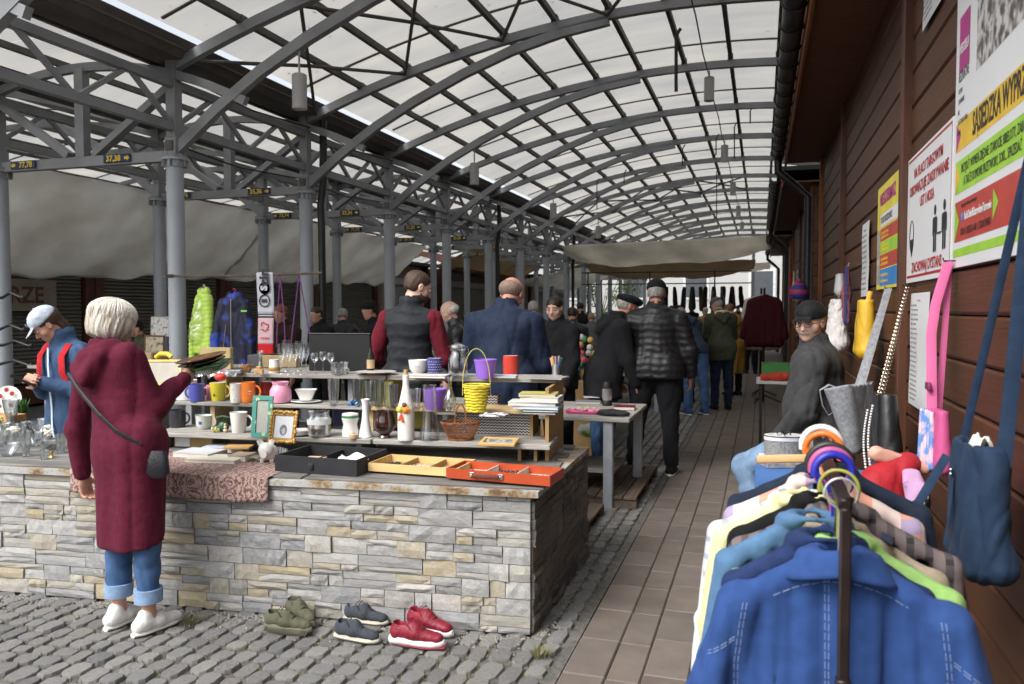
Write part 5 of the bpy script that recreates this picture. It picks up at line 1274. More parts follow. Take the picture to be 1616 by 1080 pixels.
    # ---- hair
    if hair:
        kind,hm=hair; S=SDF(list(hc-V3(.2,.2,.25)*s),list(hc+V3(.2,.2,.22)*s),.0055*res*1.2)
        if kind=='short': S.ell(h(0,-.018,.036),(.078*s,.096*s,.080*s),.01,HA); S.ell(h(0,-.045,-.005),(.068*s,.060*s,.06*s),.02,HA); S.ell(h(0,.105,-.035),(.12*s,.078*s,.085*s),.012,HA,sub=True); S.plane(list(h(0,-.06,-.042)),list((HM@V3(0,.25,1)).normalized()))
        elif kind=='fringe': S.ell(h(0,-.035,.012),(.081*s,.088*s,.062*s),.01,HA); S.ell(h(0,.09,-.03),(.12*s,.09*s,.12*s),.012,HA,sub=True); S.ell(h(0,.0,.115),(.12*s,.12*s,.075*s),.012,HA,sub=True); S.plane(list(h(0,-.05,-.06)),list(HM@V3(0,0,1)))
        elif kind=='bun': S.ell(h(0,-.014,.034),(.079*s,.098*s,.080*s),.01,HA); S.ell(h(0,-.075,.085),(.036*s,.036*s,.036*s),.012,HA); S.ell(h(0,.098,-.05),(.10*s,.055*s,.105*s),.01,HA,sub=True); S.ell(h(0,.0,-.10),(.12*s,.10*s,.06*s),.01,HA,sub=True)
        elif kind=='bob': 
            S.ell(h(0,-.024,.052),(.112*s,.118*s,.092*s),.02,HA); S.ell(h(0,-.055,-.010),(.110*s,.085*s,.095*s),.03,HA); S.ell(h(.035,.0,-.01),(.085*s,.085*s,.080*s),.03,HA); S.ell(h(-.035,.0,-.01),(.085*s,.085*s,.080*s),.03,HA)
            S.ell(h(0,.13,-.06),(.085*s,.085*s,.11*s),.012,HA,sub=True); S.plane(list(h(0,-.04,-.095)),list((HM@V3(0,.35,1)).normalized()))
        elif kind=='long': S.ell(h(0,-.02,.04),(.084*s,.102*s,.084*s),.01,HA); S.ell(h(0,-.075,-.05),(.055*s,.04*s,.11*s),.03,HA); S.ell(h(0,.10,-.04),(.10*s,.062*s,.10*s),.012,HA,sub=True)
        def strands(P,N):
            q=(P-np.array(hc))@HA; a=np.arctan2(q[:,0],q[:,1]*.8-.01); e=q[:,2]
            amp={'bob':.0045,'short':.002,'fringe':.0012}.get(kind,.0025)
            return amp*s*(np.sin(a*26+e*30+2*np.sin(a*7))+.6*np.sin(a*57-e*22+1.3*np.sin(e*60)))*.6
        link('hair',S.mesh('hair',hm,strands),t)
        if kind=='bob':
            b=MB(); r=random.Random(5)
            for k in range(900):
                a=r.uniform(PI*.60,PI*2.40)+PI/2; 
                pts=[]; l0=r.uniform(-.1,.9); tw=r.uniform(-.25,.25); ll=r.uniform(.5,1.1); out=r.uniform(-.002,.009)
                for j in range(6):
                    f=l0+ll*j/5; el=PI/2-f*1.45; R_=.114+out-(.014*max(0,f-.8)) ; x=R_*math.cos(el)*math.cos(a+tw*f); y=R_*1.04*math.cos(el)*math.sin(a+tw*f)-.026; z=.050+.094*math.sin(el) if el>0 else .05+.125*math.sin(el)
                    pts.append(h(x,y,z))
                if pts[-1].z<h(0,0,-.10).z: continue
                b.tube(pts,[(.0016,.0030)]*5+[(.0005,.0010)],4,cap=False)
            b.build('hair_strands',mat('silver_hair_strand',(.80,.76,.68),.45,col2=(.50,.45,.38),scale=30,stretch=(1,1,.3)),t)
    if beard:
        S=SDF(list(hc-V3(.15,.15,.2)*s),list(hc+V3(.15,.18,.1)*s),.0055*res); S.ell(h(0,.026,-.052),(.062*s,.068*s,.060*s),.01,HA); S.ell(h(0,.115,-.018),(.045*s,.05*s,.038*s),.01,HA,sub=True); S.ell(h(0,.10,-.058),(.018*s,.03*s,.006*s),.004,HA,sub=True); S.plane(list(h(0,0,-.03)),list(HM@V3(0,.25,-1).normalized()))
        link('beard',S.mesh('beard',beard,folds(.003,90,2,1)),t)
    if moustache:
        b=MB(); 
        for k in range(60):
            x=-.028+.056*k/59; b.tube([h(x*.6,.096,-.041),h(x,.099-abs(x)*.35,-.050),h(x*1.25,.093-abs(x)*.45,-.058)],[.0022*s,.0022*s,.0008],5)
        b.build('moustache',moustache,t)
    if glasses:
        b=MB(); 
        for sg in(-1,1):
            b.tube([h(sg*.033+.023*math.cos(a)*s,.104,.001+.017*math.sin(a)*s) for a in [2*PI*k/16 for k in range(16)]],.0022*s,6,closed=True); b.tube([h(sg*.056,.103,.006),h(sg*.079,.06,.008),h(sg*.082,-.01,.006)],.002*s,6)
        b.tube([h(-.010,.104,.004),h(0,.107,.008),h(.010,.104,.004)],.002*s,6); b.build('glasses',mat('spectacle_frame',(.10,.025,.01),.3),t)
    if hat:
        kind,hm=hat[:2]; S=SDF(list(hc-V3(.22,.24,.2)*s),list(hc+V3(.22,.28,.25)*s),.0055*res*1.1)
        if kind=='cap':
            S.ell(h(0,-.012,.052),(.089*s,.106*s,.086*s),.01,HA); S.plane(list(h(0,0,.034)),list((HM@V3(0,.12,1)).normalized()))
            S.ell(h(0,-.012,.030),(.070*s,.088*s,.080*s),.004,HA,sub=True)
            for i in range(7):
                a=(i-3)*.30; S.cone(h(.055*math.sin(a),.06+.02*math.cos(a),.042),h(.068*math.sin(a),.085+.075*math.cos(a),.030-.02*math.cos(a)+.0),.0065*s,.005*s,.012,sq=list(HM@V3(0,0,1)),f=1.6)
        elif kind=='beret':
            S.ell(h(0,.0,.070),(.112*s,.132*s,.044*s),.02,HA); S.ell(h(0,-.01,.048),(.088*s,.104*s,.045*s),.02,HA); S.cone(h(-.05,.10,.050),h(.05,.10,.050),.016*s,.016*s,.02); S.plane(list(h(0,0,.030)),list(HM@V3(0,0,1))); S.ell(h(0,-.012,.020),(.074*s,.09*s,.075*s),.004,HA,sub=True)
        elif kind=='beanie':
            S.ell(h(0,-.014,.050),(.086*s,.102*s,.094*s),.01,HA); S.plane(list(h(0,0,.020)),list((HM@V3(0,-.2,1)).normalized())); S.ell(h(0,-.012,.02),(.07*s,.088*s,.08*s),.004,HA,sub=True)
        ho=link('hat' if kind!='cap' else 'cap',S.mesh('cap',hm,folds(.0015,60,4,1)),t)
        if kind=='cap':
            b=MB(); b.ball(h(0,-.012,.139),.006*s,6); b.build('button',hm,ho)
    t['_']=0; del t['_']
    return t,dict(T=T,h=h,AR=AR,AL=AL,LR=LR,LL=LL,hands=hd,s=s,hip=hip,M=Matrix.Translation(Vector(loc))@Matrix.Rotation(rz,4,'Z'))
def hash_(s): return sum(ord(c)*(i+1) for i,c in enumerate(s))%9973
def stand(px,py_foot): p=atZ(px,py_foot,0); return (p.x,p.y,0)
def at_depth(px,z):     # ground point under photo column px at camera depth z
    d=ray(px,VPY); f=-(CM.transposed()@d).z; p=CO+d*(z/f); return (p.x,p.y,0)
MAROON=FAB('maroon',(.095,.012,.028)); BLKF=FAB('black',(.014,.014,.016)); BLK2=FAB('black_nylon',(.012,.012,.014),rough=.45,sheen=0,spec=.5); NAVY=FAB('navy',(.014,.022,.045),rough=.65); DENIM=mat('denim',(.045,.10,.22),.85,var=.45,scale=9,bump=.3,bscale=200,thr=(.25,.8)); DENIML=mat('denim_light',(.16,.25,.38),.85,var=.35,scale=9,bump=.3,bscale=200)
BLKJ=FAB('black_jeans',(.012,.012,.014)); OLIVE=FAB('olive',(.055,.058,.035)); MUST=FAB('mustard',(.42,.24,.05)); GREYJ=FAB('dark_grey',(.045,.045,.047)); STEELB=FAB('steel_blue',(.06,.10,.19)); REDF=FAB('red',(.42,.02,.025)); BROWNF=FAB('tan',(.28,.17,.09))
SILV=mat('silver_hair',(.62,.57,.50),.5,col2=(.30,.25,.19),scale=16,stretch=(2,2,.5),bump=.4,bscale=90,thr=(.35,.62)); GREYH=mat('grey_hair',(.30,.28,.26),.7,var=.4,scale=40); DKH=mat('dark_hair',(.022,.014,.010),.5,var=.3,scale=40); BRH=mat('brown_hair',(.055,.032,.020),.6,var=.3,scale=40)
WSH=(FAB('white_canvas',(.72,.71,.68)),mat('sole_white',(.70,.68,.62),.5)); SNK=(BLKF,mat('sole_white',(.7,.68,.62))); BRS=(FAB('brown_suede',(.10,.075,.05)),mat('sole_tan',(.35,.27,.17),.6)); BLS=(FAB('blue_canvas',(.03,.07,.18)),mat('sole_white',(.7,.7,.7)))
# 1 woman in the maroon tunic
P1,q1=person('person with a silver bob wearing a long maroon hooded tunic, rolled jeans and white slip-ons',stand(212,992),-.12,1.63,lean=.04,lat=-.36,head=(.22,-.38),
  armR=((.30,.34,-1),(-.12,1,.62)),armL=((-.26,-.02,-1),(.02,.10,-1)),legR=((.03,0,-1),(.02,0,-1)),legL=((-.03,0,-1),(-.02,0,-1)),
  top=dict(m=MAROON,len=.42,r=1.0,flare=1.0,hood=True,amp=.010,freq=8,zs=.30,name='tunic',tail=-.28,sr=1.05),bottom=(DENIM,.98,.80),shoes=WSH,hair=('bob',SILV),res=.95,build=.98,fing=.75)
for L in(q1['LR'],q1['LL']):
    e=L[1]+(L[2]-L[1])*.78; f=L[1]+(L[2]-L[1])*.62; MB().tube([e,e,f,f],[.055,.064,.066,.056],20,cap=True).build('rolled_cuff',mat('denim_inside',(.22,.33,.50),.85,var=.15,scale=30),P1)
w,f,pn,sv=q1['hands'][0]; M1=q1['M']
b=MB(); T=q1['T']; b.tube([T(-.15,-.13,.49),T(-.06,-.165,.38),T(.04,-.170,.22),T(.12,-.155,.10),T(.19,-.09,.0)],[(.010,.002)]*5,6,side=(1,0,1)); o=b.build('shoulder_bag',mat('black_leather',(.015,.015,.02),.35,spec=.6,bump=.3,scale=20)); o.matrix_world=M1
bb=MB(); sqloft(bb,[(.05,.02,-.10),(.085,.032,-.07),(.075,.03,.02),(.05,.015,.07)],pw=3); oo=bb.build('pouch',MATS['black_leather'],o); oo.scale=(.62,.7,.75); oo.location=T(.205,-.03,-.10); oo.rotation_euler=(0,0,.5)
tag(o,'thin black crossbody strap with a small black leather bag worn over the maroon tunic','bag')
dp=M1@(w+f*.10+V3(.0,.05,.03)); t=thing('stacked_dishes','stack of amber and dark green glass dishes held by the person in maroon','dishes',dp,.3)
t.rotation_euler=(.12,-.18,.3)
MB().lathe([(1e-6,.0),(.08,.0),(.125,.016),(.13,.022),(.12,.02),(1e-6,.006)],28).build('amber_dish',mat('amber_glass',(.20,.08,.02),.15,col2=(.06,.03,.01),scale=30,spec=.8),t)
MB().lathe([(1e-6,-.02),(.07,-.02),(.12,-.004),(.12,.0),(1e-6,-.01)],28).build('black_dish',mat('black_gloss',(.01,.01,.01),.2),t)
MB().lathe([(.03,-.075),(.09,-.055),(.125,-.022),(.12,-.02),(1e-6,-.03)],28,(.03,.0,0)).build('green_dish',mat('green_gloss',(.02,.14,.03),.12,spec=.8,col2=(.01,.05,.015),scale=9),t)
# 2 woman with the pale cap
P2,q2=person('person in pale grey cap and blue jacket with red straps looking down at a phone',at_depth(112,5.25),2.95,1.60,lean=.10,head=(.70,-.45),
  armR=((.16,.16,-1),(-.75,.70,.36)),armL=((-.16,.16,-1),(.75,.70,.36)),top=dict(m=FAB('dusk_blue',(.045,.085,.165),rough=.6),len=.12,hood=False,collar=.06,amp=.008,r=1.03),bottom=(BLKJ,1,.95),hair=('long',BRH),hat=('cap',FAB('pale_grey',(.46,.52,.60))),skin=SKIN,res=1.05,fing=.8)
T=q2['T']; b=MB(); b.tube([T(0,.125,.52),T(0,.140,.40),T(0,.148,.25),T(0,.150,.10),T(0,.165,-.05),T(0,.16,-.12)],[(.009,.003)]*6,6,side=(1,0,0)); b.build('zip',mat('zip_white',(.6,.7,.8),.4),P2)
b=MB()
for sg in(-1,1): b.tube([T(sg*.115,-.06,.52),T(sg*.12,.05,.535),T(sg*.125,.115,.46),T(sg*.135,.130,.34),T(sg*.15,.09,.22),T(sg*.16,.0,.18)],[(.030,.006)]*6,8,side=(1,0,0))
b2=MB(); o=b.build('red_backpack',REDF); S=SDF([-.25,-.45,.6],[.25,0,1.6],.014); 
S.cone(T(0,-.17,.36),T(0,-.18,.15),.09,.10,.05,sq=(0,1,0),f=1.6); link('pack_body',S.mesh('pack_body',REDF,folds(.006,14,3)),o); o.matrix_world=q2['M']; tag(o,'red backpack whose straps cross the blue zip jacket','backpack')
h=q2['h']; b=MB(); 
for z in(.06,.075): pass
text('cap_emblem','H',.035,mat('emblem_grey',(.22,.25,.32),.5),P2,basis(h(.0,.098,.075),V3(-1,0,0),Matrix.Rotation(-.75,3,'X')@V3(0,-.35,1).normalized(),Matrix.Rotation(-.75,3,'X')@V3(0,1,.35).normalized()),sx=1.3)
w,f,pn,sv=q2['hands'][0]; w2=q2['hands'][1][0]; pm_=q2['M']@((w+w2)/2+V3(0,.10,.02)); t=thing('phone_wallet','black phone in a flat case held in both hands by the person in the cap','phone',pm_,2.35)
MB().box((0,0,0),(.085,.155,.012),M=Matrix.Rotation(.5,3,'X'),bev=.004).build('case',BLACKM,t,False); MB().box((0,-.004,.0068),(.072,.14,.0015),M=Matrix.Rotation(.5,3,'X')).build('screen',mat('phone_glass',(.01,.01,.012),.1),t,False)
# 3 bearded man in quilted vest
P3,q3=person('person with cropped brown hair and beard in a black quilted vest over dark red sleeves',at_depth(646,5.9),.10,1.86,lean=.03,head=(.35,-.95),armR=((.30,.12,-1),(.05,.85,-.35)),armL=((-.34,.02,-1),(-.05,.85,-.35)),
  top=dict(m=FAB('black_quilt',(.022,.024,.028),rough=.55),sm=FAB('dark_red',(.12,.012,.022)),len=.06,sleeves='split',puff=(.085,.010),amp=.004,r=1.06,collar=.05,name='vest'),bottom=(BLKJ,1,.96),hair=('short',BRH),beard=mat('beard_brown',(.07,.035,.02),.8,var=.4,scale=60),skin=SKINP,res=1.1)
# 4 bald man in navy
P4,q4=person('person with a balding head in a dark navy jacket, back turned behind the display shelf',at_depth(790,5.55),.05,1.84,lean=.20,head=(.55,-.25),neckfwd=.03,armR=((.22,.20,-1),(.0,.45,-.9)),armL=((-.22,.20,-1),(.0,.45,-.9)),
  top=dict(m=NAVY,len=.12,amp=.007,freq=11,r=1.12,collar=.05,sr=1.12),bottom=(BLKJ,1.05,.96),hair=('fringe',mat('stubble_grey',(.20,.14,.11),.8,var=.3,scale=80)),skin=SKIN2,res=1.1,build=1.14)
# 5 old man with the beret
P5,q5=person('person in a flat cap and long black coat stooping in profile',at_depth(952,7.5),-.95,1.74,lean=.24,head=(.30,-.15),neckfwd=.04,armR=((.10,.25,-1),(.0,.35,-.95)),armL=((-.10,.20,-1),(.0,.4,-.9)),
  top=dict(m=BLKF,len=.20,amp=.010,freq=8,r=1.10,hood=True,collar=.05,flare=1.1,sr=1.15),bottom=(DENIM,1.1,.96),hair=('short',GREYH),hat=('beret',BLKF),shoes=BRS,res=1.3,skin=SKIN2)
# 6 man in the black puffer
P6,q6=person('person in a black down jacket and black cap holding a juice bottle',at_depth(1035,7.45),.05,1.83,lean=.03,head=(.1,.05),armR=((.34,.02,-1),(.02,.30,-.95)),armL=((-.42,.05,-1),(-.25,.30,-.95)),legR=((.06,0,-1),(.03,-.04,-1)),legL=((-.10,.03,-1),(-.14,.10,-1)),
  top=dict(m=BLK2,len=.06,amp=.004,r=1.16,puff=(.062,.011),collar=.05,sr=1.15),bottom=(BLKJ,1.12,.96),hair=('short',GREYH),hat=('cap',BLKF),shoes=SNK,res=1.3,build=1.2,skin=SKIN2)
w,f,pn,sv=q6['hands'][1]; bp=q6['M']@(w+f*.08+V3(0,0,.0)); t=thing('juice_bottle','orange juice bottle with white cap held by the person in the down jacket','bottle',bp-V3(0,0,.12),0)
MB().lathe([(1e-6,0),(.03,0),(.034,.02),(.034,.09),(.028,.12),(.034,.14),(.018,.19)],16).build('bottle_body',mat('orange_juice',(.70,.33,.04),.25),t); MB().lathe([(.0345,.03),(.0345,.085)],16).build('paper_label',mat('label_pale',(.65,.55,.25)),t); MB().lathe([(.018,.19),(.018,.21),(1e-6,.21)],12).build('cap_top',mat('cap_white',(.7,.7,.7)),t)
# 7 dark haired woman facing
P7,q7=person('person with dark hair tied up and a plain black hoodie facing the camera',at_depth(882,7.6),2.75,1.69,lean=.04,head=(.25,.28),armR=((.15,.08,-1),(-.2,.3,-.9)),armL=((-.15,.08,-1),(.2,.3,-.9)),
  top=dict(m=BLKF,len=.10,hood=True,amp=.008,r=1.05),bottom=(BLKJ,1,.96),hair=('bun',DKH),skin=SKINP,res=1.25)
# 8 white haired man behind
P8,q8=person('person with thin white hair in a black leather jacket half hidden between the two men',at_depth(728,8.3),1.9,1.66,lean=.10,head=(.35,.1),top=dict(m=BLK2,len=.12,amp=.008,collar=.05),bottom=(BLKJ,1,.96),hair=('fringe',mat('white_hair',(.55,.53,.50),.7,var=.3,scale=60)),skin=SKINP,res=1.4)
# 9 stooping person in jeans
P9,q9=person('person in a blue padded jacket and jeans bending over a stall',at_depth(1098,11.7),.55,1.76,lean=.62,head=(.9,.1),armR=((.1,.3,-1),(0,.5,-.8)),armL=((-.1,.3,-1),(0,.5,-.8)),legR=((.04,-.12,-1),(.03,-.08,-1)),legL=((-.06,-.08,-1),(-.05,-.04,-1)),
  top=dict(m=FAB('ink_blue',(.03,.045,.075),rough=.6),hem=-.06,hood=True,puff=(.07,.008),amp=.004,r=1.12),bottom=(DENIM,1.08,.96),hair=('short',mat('pinkish_grey',(.30,.20,.17),.8)),shoes=BLS,res=1.7,hands=False,face=False)
# 10 olive parka
P10,q10=person('person in an olive green parka and dark trousers standing beside the bending shopper',at_depth(1140,12.2),.35,1.76,lean=.16,head=(.5,.6),armR=((.2,.35,-1),(-.3,.8,-.3)),armL=((-.15,.3,-1),(.2,.8,-.3)),
  top=dict(m=OLIVE,len=.16,amp=.010,r=1.14,hood=True,sr=1.15),bottom=(NAVY,1.05,.96),hair=('short',GREYH),hat=('cap',FAB('grey_cap',(.12,.10,.09))),res=1.7,hands=False,face=False)
o=MB().tube([q10['T'](-.10,-.05,.55),q10['T'](0,-.10,.56),q10['T'](.10,-.05,.55),q10['T'](.08,.05,.54)],.045,8).build('shearling_collar',FAB('shearling',(.55,.48,.32)),P10)
# 11 yellow coat
P11,q11=person('person in a long mustard yellow coat with short brown hair, turned to the left stalls',at_depth(1160,14.2),.75,1.68,lean=.10,head=(.5,.2),armR=((.15,.3,-1),(-.1,.7,-.5)),armL=((-.1,.3,-1),(.1,.7,-.5)),
  top=dict(m=MUST,len=.48,amp=.012,r=1.10,flare=1.1,hood=True,zs=.3,freq=9),bottom=(BLKJ,1,.96),hair=('short',mat('auburn',(.16,.09,.05),.7,var=.3,scale=40)),res=1.8,hands=False,face=False)
# 12 seated man
P12,q12=person('person in glasses, black cap and dark grey jacket sitting against the timber wall',(.33,5.15,0),1.35,1.76,lean=.02,head=(.10,1.30),hipz=.76,
  legR=((.10,1,-.50),(.02,-.35,-1)),legL=((-.16,1,-.46),(-.04,-.30,-1)),armR=((.24,.10,-1),(-.42,.55,-.62)),armL=((-.24,.10,-1),(.42,.55,-.62)),
  top=dict(m=GREYJ,len=.07,amp=.007,freq=13,r=1.16,collar=.05,sr=1.15,hem=-.04),bottom=(DENIML,1.12,.95),hair=('short',GREYH),hat=('cap',FAB('cap_black',(.012,.012,.013),rough=.6)),glasses=True,moustache=mat('moustache_grey',(.42,.38,.34),.8,var=.3,scale=80),skin=SKINP,res=.9,belly=1.2,build=1.12)
c=thing('bar_stool','black metal bar stool with a low backrest under the person in glasses','stool',(.37,5.15,0),1.35)
MB().box((0,.02,.635),(.36,.36,.03),bev=.01).build('seat',BLACKM,c)
for x in(-.17,.17):
    MB().tube([(x,.2,0),(x,.0,.62),(x,-.24,1.02)],.011,8).build('leg',mat('dark_tube',(.05,.05,.055),.3,.6),c); MB().tube([(x,-.22,0),(x,.16,.62)],.011,8).build('leg',MATS['dark_tube'],c)
MB().box((0,-.235,.95),(.34,.02,.12),bev=.006).build('backrest',BLACKM,c)
# far crowd
def far(label,px,z,H,rz,m,hairm,hat=None,bot=None,ln=.15,lean=.05,res=2.3,arms=None,r=1.1,hood=False):
    kw={}
    if arms: kw=dict(armR=arms,armL=(tuple((-arms[0][0],)+arms[0][1:]),tuple((-arms[1][0],)+arms[1][1:])))
    return person(label,at_depth(px,z),rz,H,lean=lean,head=(.3,0),top=dict(m=m,len=ln,amp=.008,r=r,hood=hood),bottom=(bot or BLKJ,1.05,.96),hair=('short',hairm),hat=hat,res=res,hands=False,face=False,group='shoppers further back in the hall',**kw)
PUR=FAB('plum',(.06,.02,.05)); GRC=FAB('grey_coat',(.11,.11,.12)); BRN=FAB('dark_brown',(.035,.022,.016))
far('person with a black bucket hat left of the bearded man',594,9.6,1.66,2.4,BLKF,DKH,('beanie',BLKF))
far('dark clothed person behind the left end of the black screen',508,10.5,1.60,2.8,BLKF,DKH)
far('person in brown jacket behind the purple cords',452,9.2,1.62,2.9,BRN,mat('copper_hair',(.20,.07,.03)))
far('person in black near the rolling shutters beside the second row column',540,11.5,1.58,.4,BLK2,GREYH)
far('person in a hooded grey top sitting in shade behind the maroon tunic',197,10.0,1.40,2.6,GRC,BRH,('beanie',GRC))
far('person in a dark top with black hair in shade beside the framed picture',226,9.7,1.42,2.6,OLIVE,DKH,('beanie',BLKF))
far('grey haired person in a dark green jacket behind the bald man',842,10.5,1.68,.3,FAB('bottle_green',(.03,.045,.04)),GREYH)
far('person in a black padded coat behind the dark haired woman',903,11.0,1.60,.2,BLK2,DKH)
far('slim person in black beside the far steel columns',1117-3,22,1.62,.2,BROWNF,mat('ash_hair',(.45,.36,.26)),ln=.25)
far('person in black further down beside a column',915,17,1.72,.1,BLKF,DKH,ln=.3)
far('person with tan hair between two far columns',934,15,1.50,.3,GRC,mat('sandy_hair',(.30,.20,.12)))
far('person in a black knit hat behind the stooping shopper',1072,14.5,1.62,.3,BLKF,DKH,('beanie',BLKF))
far('pale jacketed person leaning near the bending shopper',1085,13.2,1.58,.8,FAB('pale_pink',(.42,.28,.27)),GREYH,lean=.3)
far('person in navy walking away past the yellow coat',1186,19,1.70,0,NAVY,DKH,ln=.2)
far('person in black walking away at the far right stalls',1197,21,1.72,0,BLKF,DKH)
far('person in grey at the end of the aisle',1178,26,1.70,.1,GRC,BRH)
far('person in plum coat among the far stalls',1060,20,1.66,.2,PUR,DKH,ln=.35)
far('person in blue near the far clothes rails',1147,24,1.70,2.9,STEELB,BRH)
far('person in black with light hair deep in the market',1092,27,1.70,.1,BLKF,mat('ash_hair',(.45,.36,.26)))
far('person in brown deep in the market',1165,30,1.72,.1,BRN,DKH)
# ================================================================ CLOTHES RACK IN FRONT
RX,RZ=.148,1.20
t=thing('clothes_rack','dark metal clothes rack post and rail carrying shirts and jackets in the foreground','clothes rack',(RX,1.525,0))
TUBE=mat('rack_metal',(.022,.014,.013),.35,.3,var=.4,scale=12)
MB().box((0,0,.6),(.020,.020,1.19),bev=.003).build('post',TUBE,t); MB().box((0,.76,.6),(.020,.020,1.19),bev=.003).build('post',TUBE,t)
MB().box((0,.375,RZ-.002),(.024,.74,.024),bev=.004).build('rail',TUBE,t)
MB().box((0,-.002,.86),(.026,.026,.05),bev=.003).build('clamp',TUBE,t)
for y in(0,.76): MB().box((0,y,.02),(.5,.03,.03),bev=.004).build('foot',TUBE,t)
def checks(name,base,line,line2,n=16):
    def fn(nt,v):
        x,y,z=sep_(nt,v); a=math_(nt,'LESS_THAN',math_(nt,'FRACT',math_(nt,'MULTIPLY',x,n)),.42); b=math_(nt,'LESS_THAN',math_(nt,'FRACT',math_(nt,'MULTIPLY',z,n)),.30)
        f=math_(nt,'MULTIPLY_ADD',a,.5,math_(nt,'MULTIPLY',b,.4)); g=math_(nt,'ADD',f,math_(nt,'MULTIPLY',noise_(nt,v,7,2),.12))
        return ramp_(nt,g,[(0,base),(.45,base),(.58,line),(1,line2)])
    return nodeify(name,None,fn,.9)
def garment(name,label,y,m,w=.22,ln=.62,cx=0,zt=0,thick=.026,seed=0,collar=True,slout=.028,cat='shirt',vox=.0085,sleeve=True,fr=22,rad=.046):
    x0=RX+cx; zt=1.088+zt; S=SDF((x0-w-.20,y-.10,zt-ln-.02),(x0+w+.20,y+.10,zt+.08),vox)
    n=7
    for k in range(n):
        f=-1+2*k/(n-1); sx=f*(w-.03); top=zt-.105*abs(f)**1.2-.012
        S.cone((x0+sx,y,top),(x0+sx*1.05,y,zt-ln),thick,thick*1.25,.03)
    for sg in(-1,1):
        S.cone((x0+sg*.03,y,zt-.012),(x0+sg*(w-.015),y,zt-.108),.018,.020,.02)
        if sleeve: S.cone((x0+sg*(w-.012),y,zt-.118),(x0+sg*(w+slout*.65),y+.004,zt-.34),rad,rad*.98,.022); S.cone((x0+sg*(w+slout*.65),y+.004,zt-.34),(x0+sg*(w+slout),y+.0,zt-ln-.02),rad*.98,rad*.9,.02)
    if collar:
        for k in range(9):
            a=-PI+2*PI*k/8; b=-PI+2*PI*(k+1)/8
            S.cone((x0+.062*math.cos(a),y+.030*math.sin(a),zt+.006-.018*abs(math.cos(a))),(x0+.062*math.cos(b),y+.030*math.sin(b),zt+.006-.018*abs(math.cos(b))),.013,.013,.012)
        S.cone((x0,y,zt-.02),(x0,y,zt+.05),.032,.046,.006,sub=True)
    S.plane((0,0,zt-ln),(0,0,1))
    return tag(link(name,S.mesh(name,m,folds(.015,fr*.8,seed+3,.24,fine=.18,ztop=zt-.03,floor=-.012))),label,cat,'garments on the clothes rack')
BLU=FAB('royal_blue',(.028,.066,.205),bump=.35,bscale=14); 
specs=[('blue_jacket','bright royal blue jacket with white topstitching hanging nearest on the rack',BLU,.200,.70,0,0,.024,'jacket'),
 ('navy_jacket','dark navy jacket right behind the royal blue one',FAB('navy2',(.02,.035,.10)),.185,.7,-.02,.012,.018,'jacket'),
 ('lime_shirt','lime green shirt peeking out behind the navy jacket',FAB('lime',(.30,.52,.16)),.215,.66,.012,-.004,.016,'shirt'),
 ('denim_shirt','faded denim shirt with snaps in the middle of the rack',FAB('denim2',(.08,.16,.28)),.190,.66,-.035,.020,.016,'shirt'),
 ('khaki_shirt','beige khaki shirt between the denim and checked shirts',FAB('khaki',(.34,.29,.21)),.22,.66,.0,-.004,.016,'shirt'),
 ('checked_shirt','brown and black checked shirt sticking out on the right of the rack',checks('brown_check',(.15,.12,.12),(.05,.04,.045),(.02,.02,.02),26),.23,.64,.03,.015,.016,'shirt'),
 ('black_blazer','black blazer behind the checked shirt',FAB('black3',(.010,.010,.011)),.205,.68,.0,.022,.018,'blazer'),
 ('yellow_shirt','pale yellow shirt spread wide to the left of the rack',FAB('pale_yellow',(.66,.62,.34)),.205,.66,-.04,.008,.015,'shirt'),
 ('white_shirt','white and grey striped shirt at the left edge of the rack',checks('white_stripe',(.62,.62,.62),(.48,.50,.55),(.30,.33,.40),22),.215,.66,-.045,.0,.015,'shirt'),
 ('pink_check_shirt','peach and lilac checked shirt near the far end of the rack',checks('peach_check',(.62,.50,.46),(.62,.27,.17),(.30,.26,.42),9),.225,.60,.0,.03,.016,'shirt'),
 ('navy_coat','dark navy coat at the far end of the rack behind the peach shirt',FAB('navy3',(.018,.026,.045)),.235,.66,.02,.050,.018,'coat')]
yy=1.615
for i,(nm,lab,m,w,ln,cx,zt,th,cat) in enumerate(specs):
    o=garment(nm,lab,yy,m,w,ln,cx,zt,th,seed=i,cat=cat,vox=.0062 if i==0 else .0078,collar=(i!=6 or True),rad=.042 if i==0 else .028,slout=.075 if i==0 else .03); 
    if i==0: blue=o
    yy+=.060 if i else .062
# turned down collar of the blue jacket
def colf(u,v):
    a=PI*(1.02+.96*u); r=.050+.030*v; return (RX+r*1.22*math.cos(a),1.615+r*.75*math.sin(a)-.004*v,1.098-.040*v**1.4-.012*abs(math.cos(a))**2-.014*abs(math.cos(a))*v)
o=MB().grid(colf,30,8).build('collar',BLU,blue); q_=o.modifiers.new('s','SOLIDIFY'); q_.thickness=.005
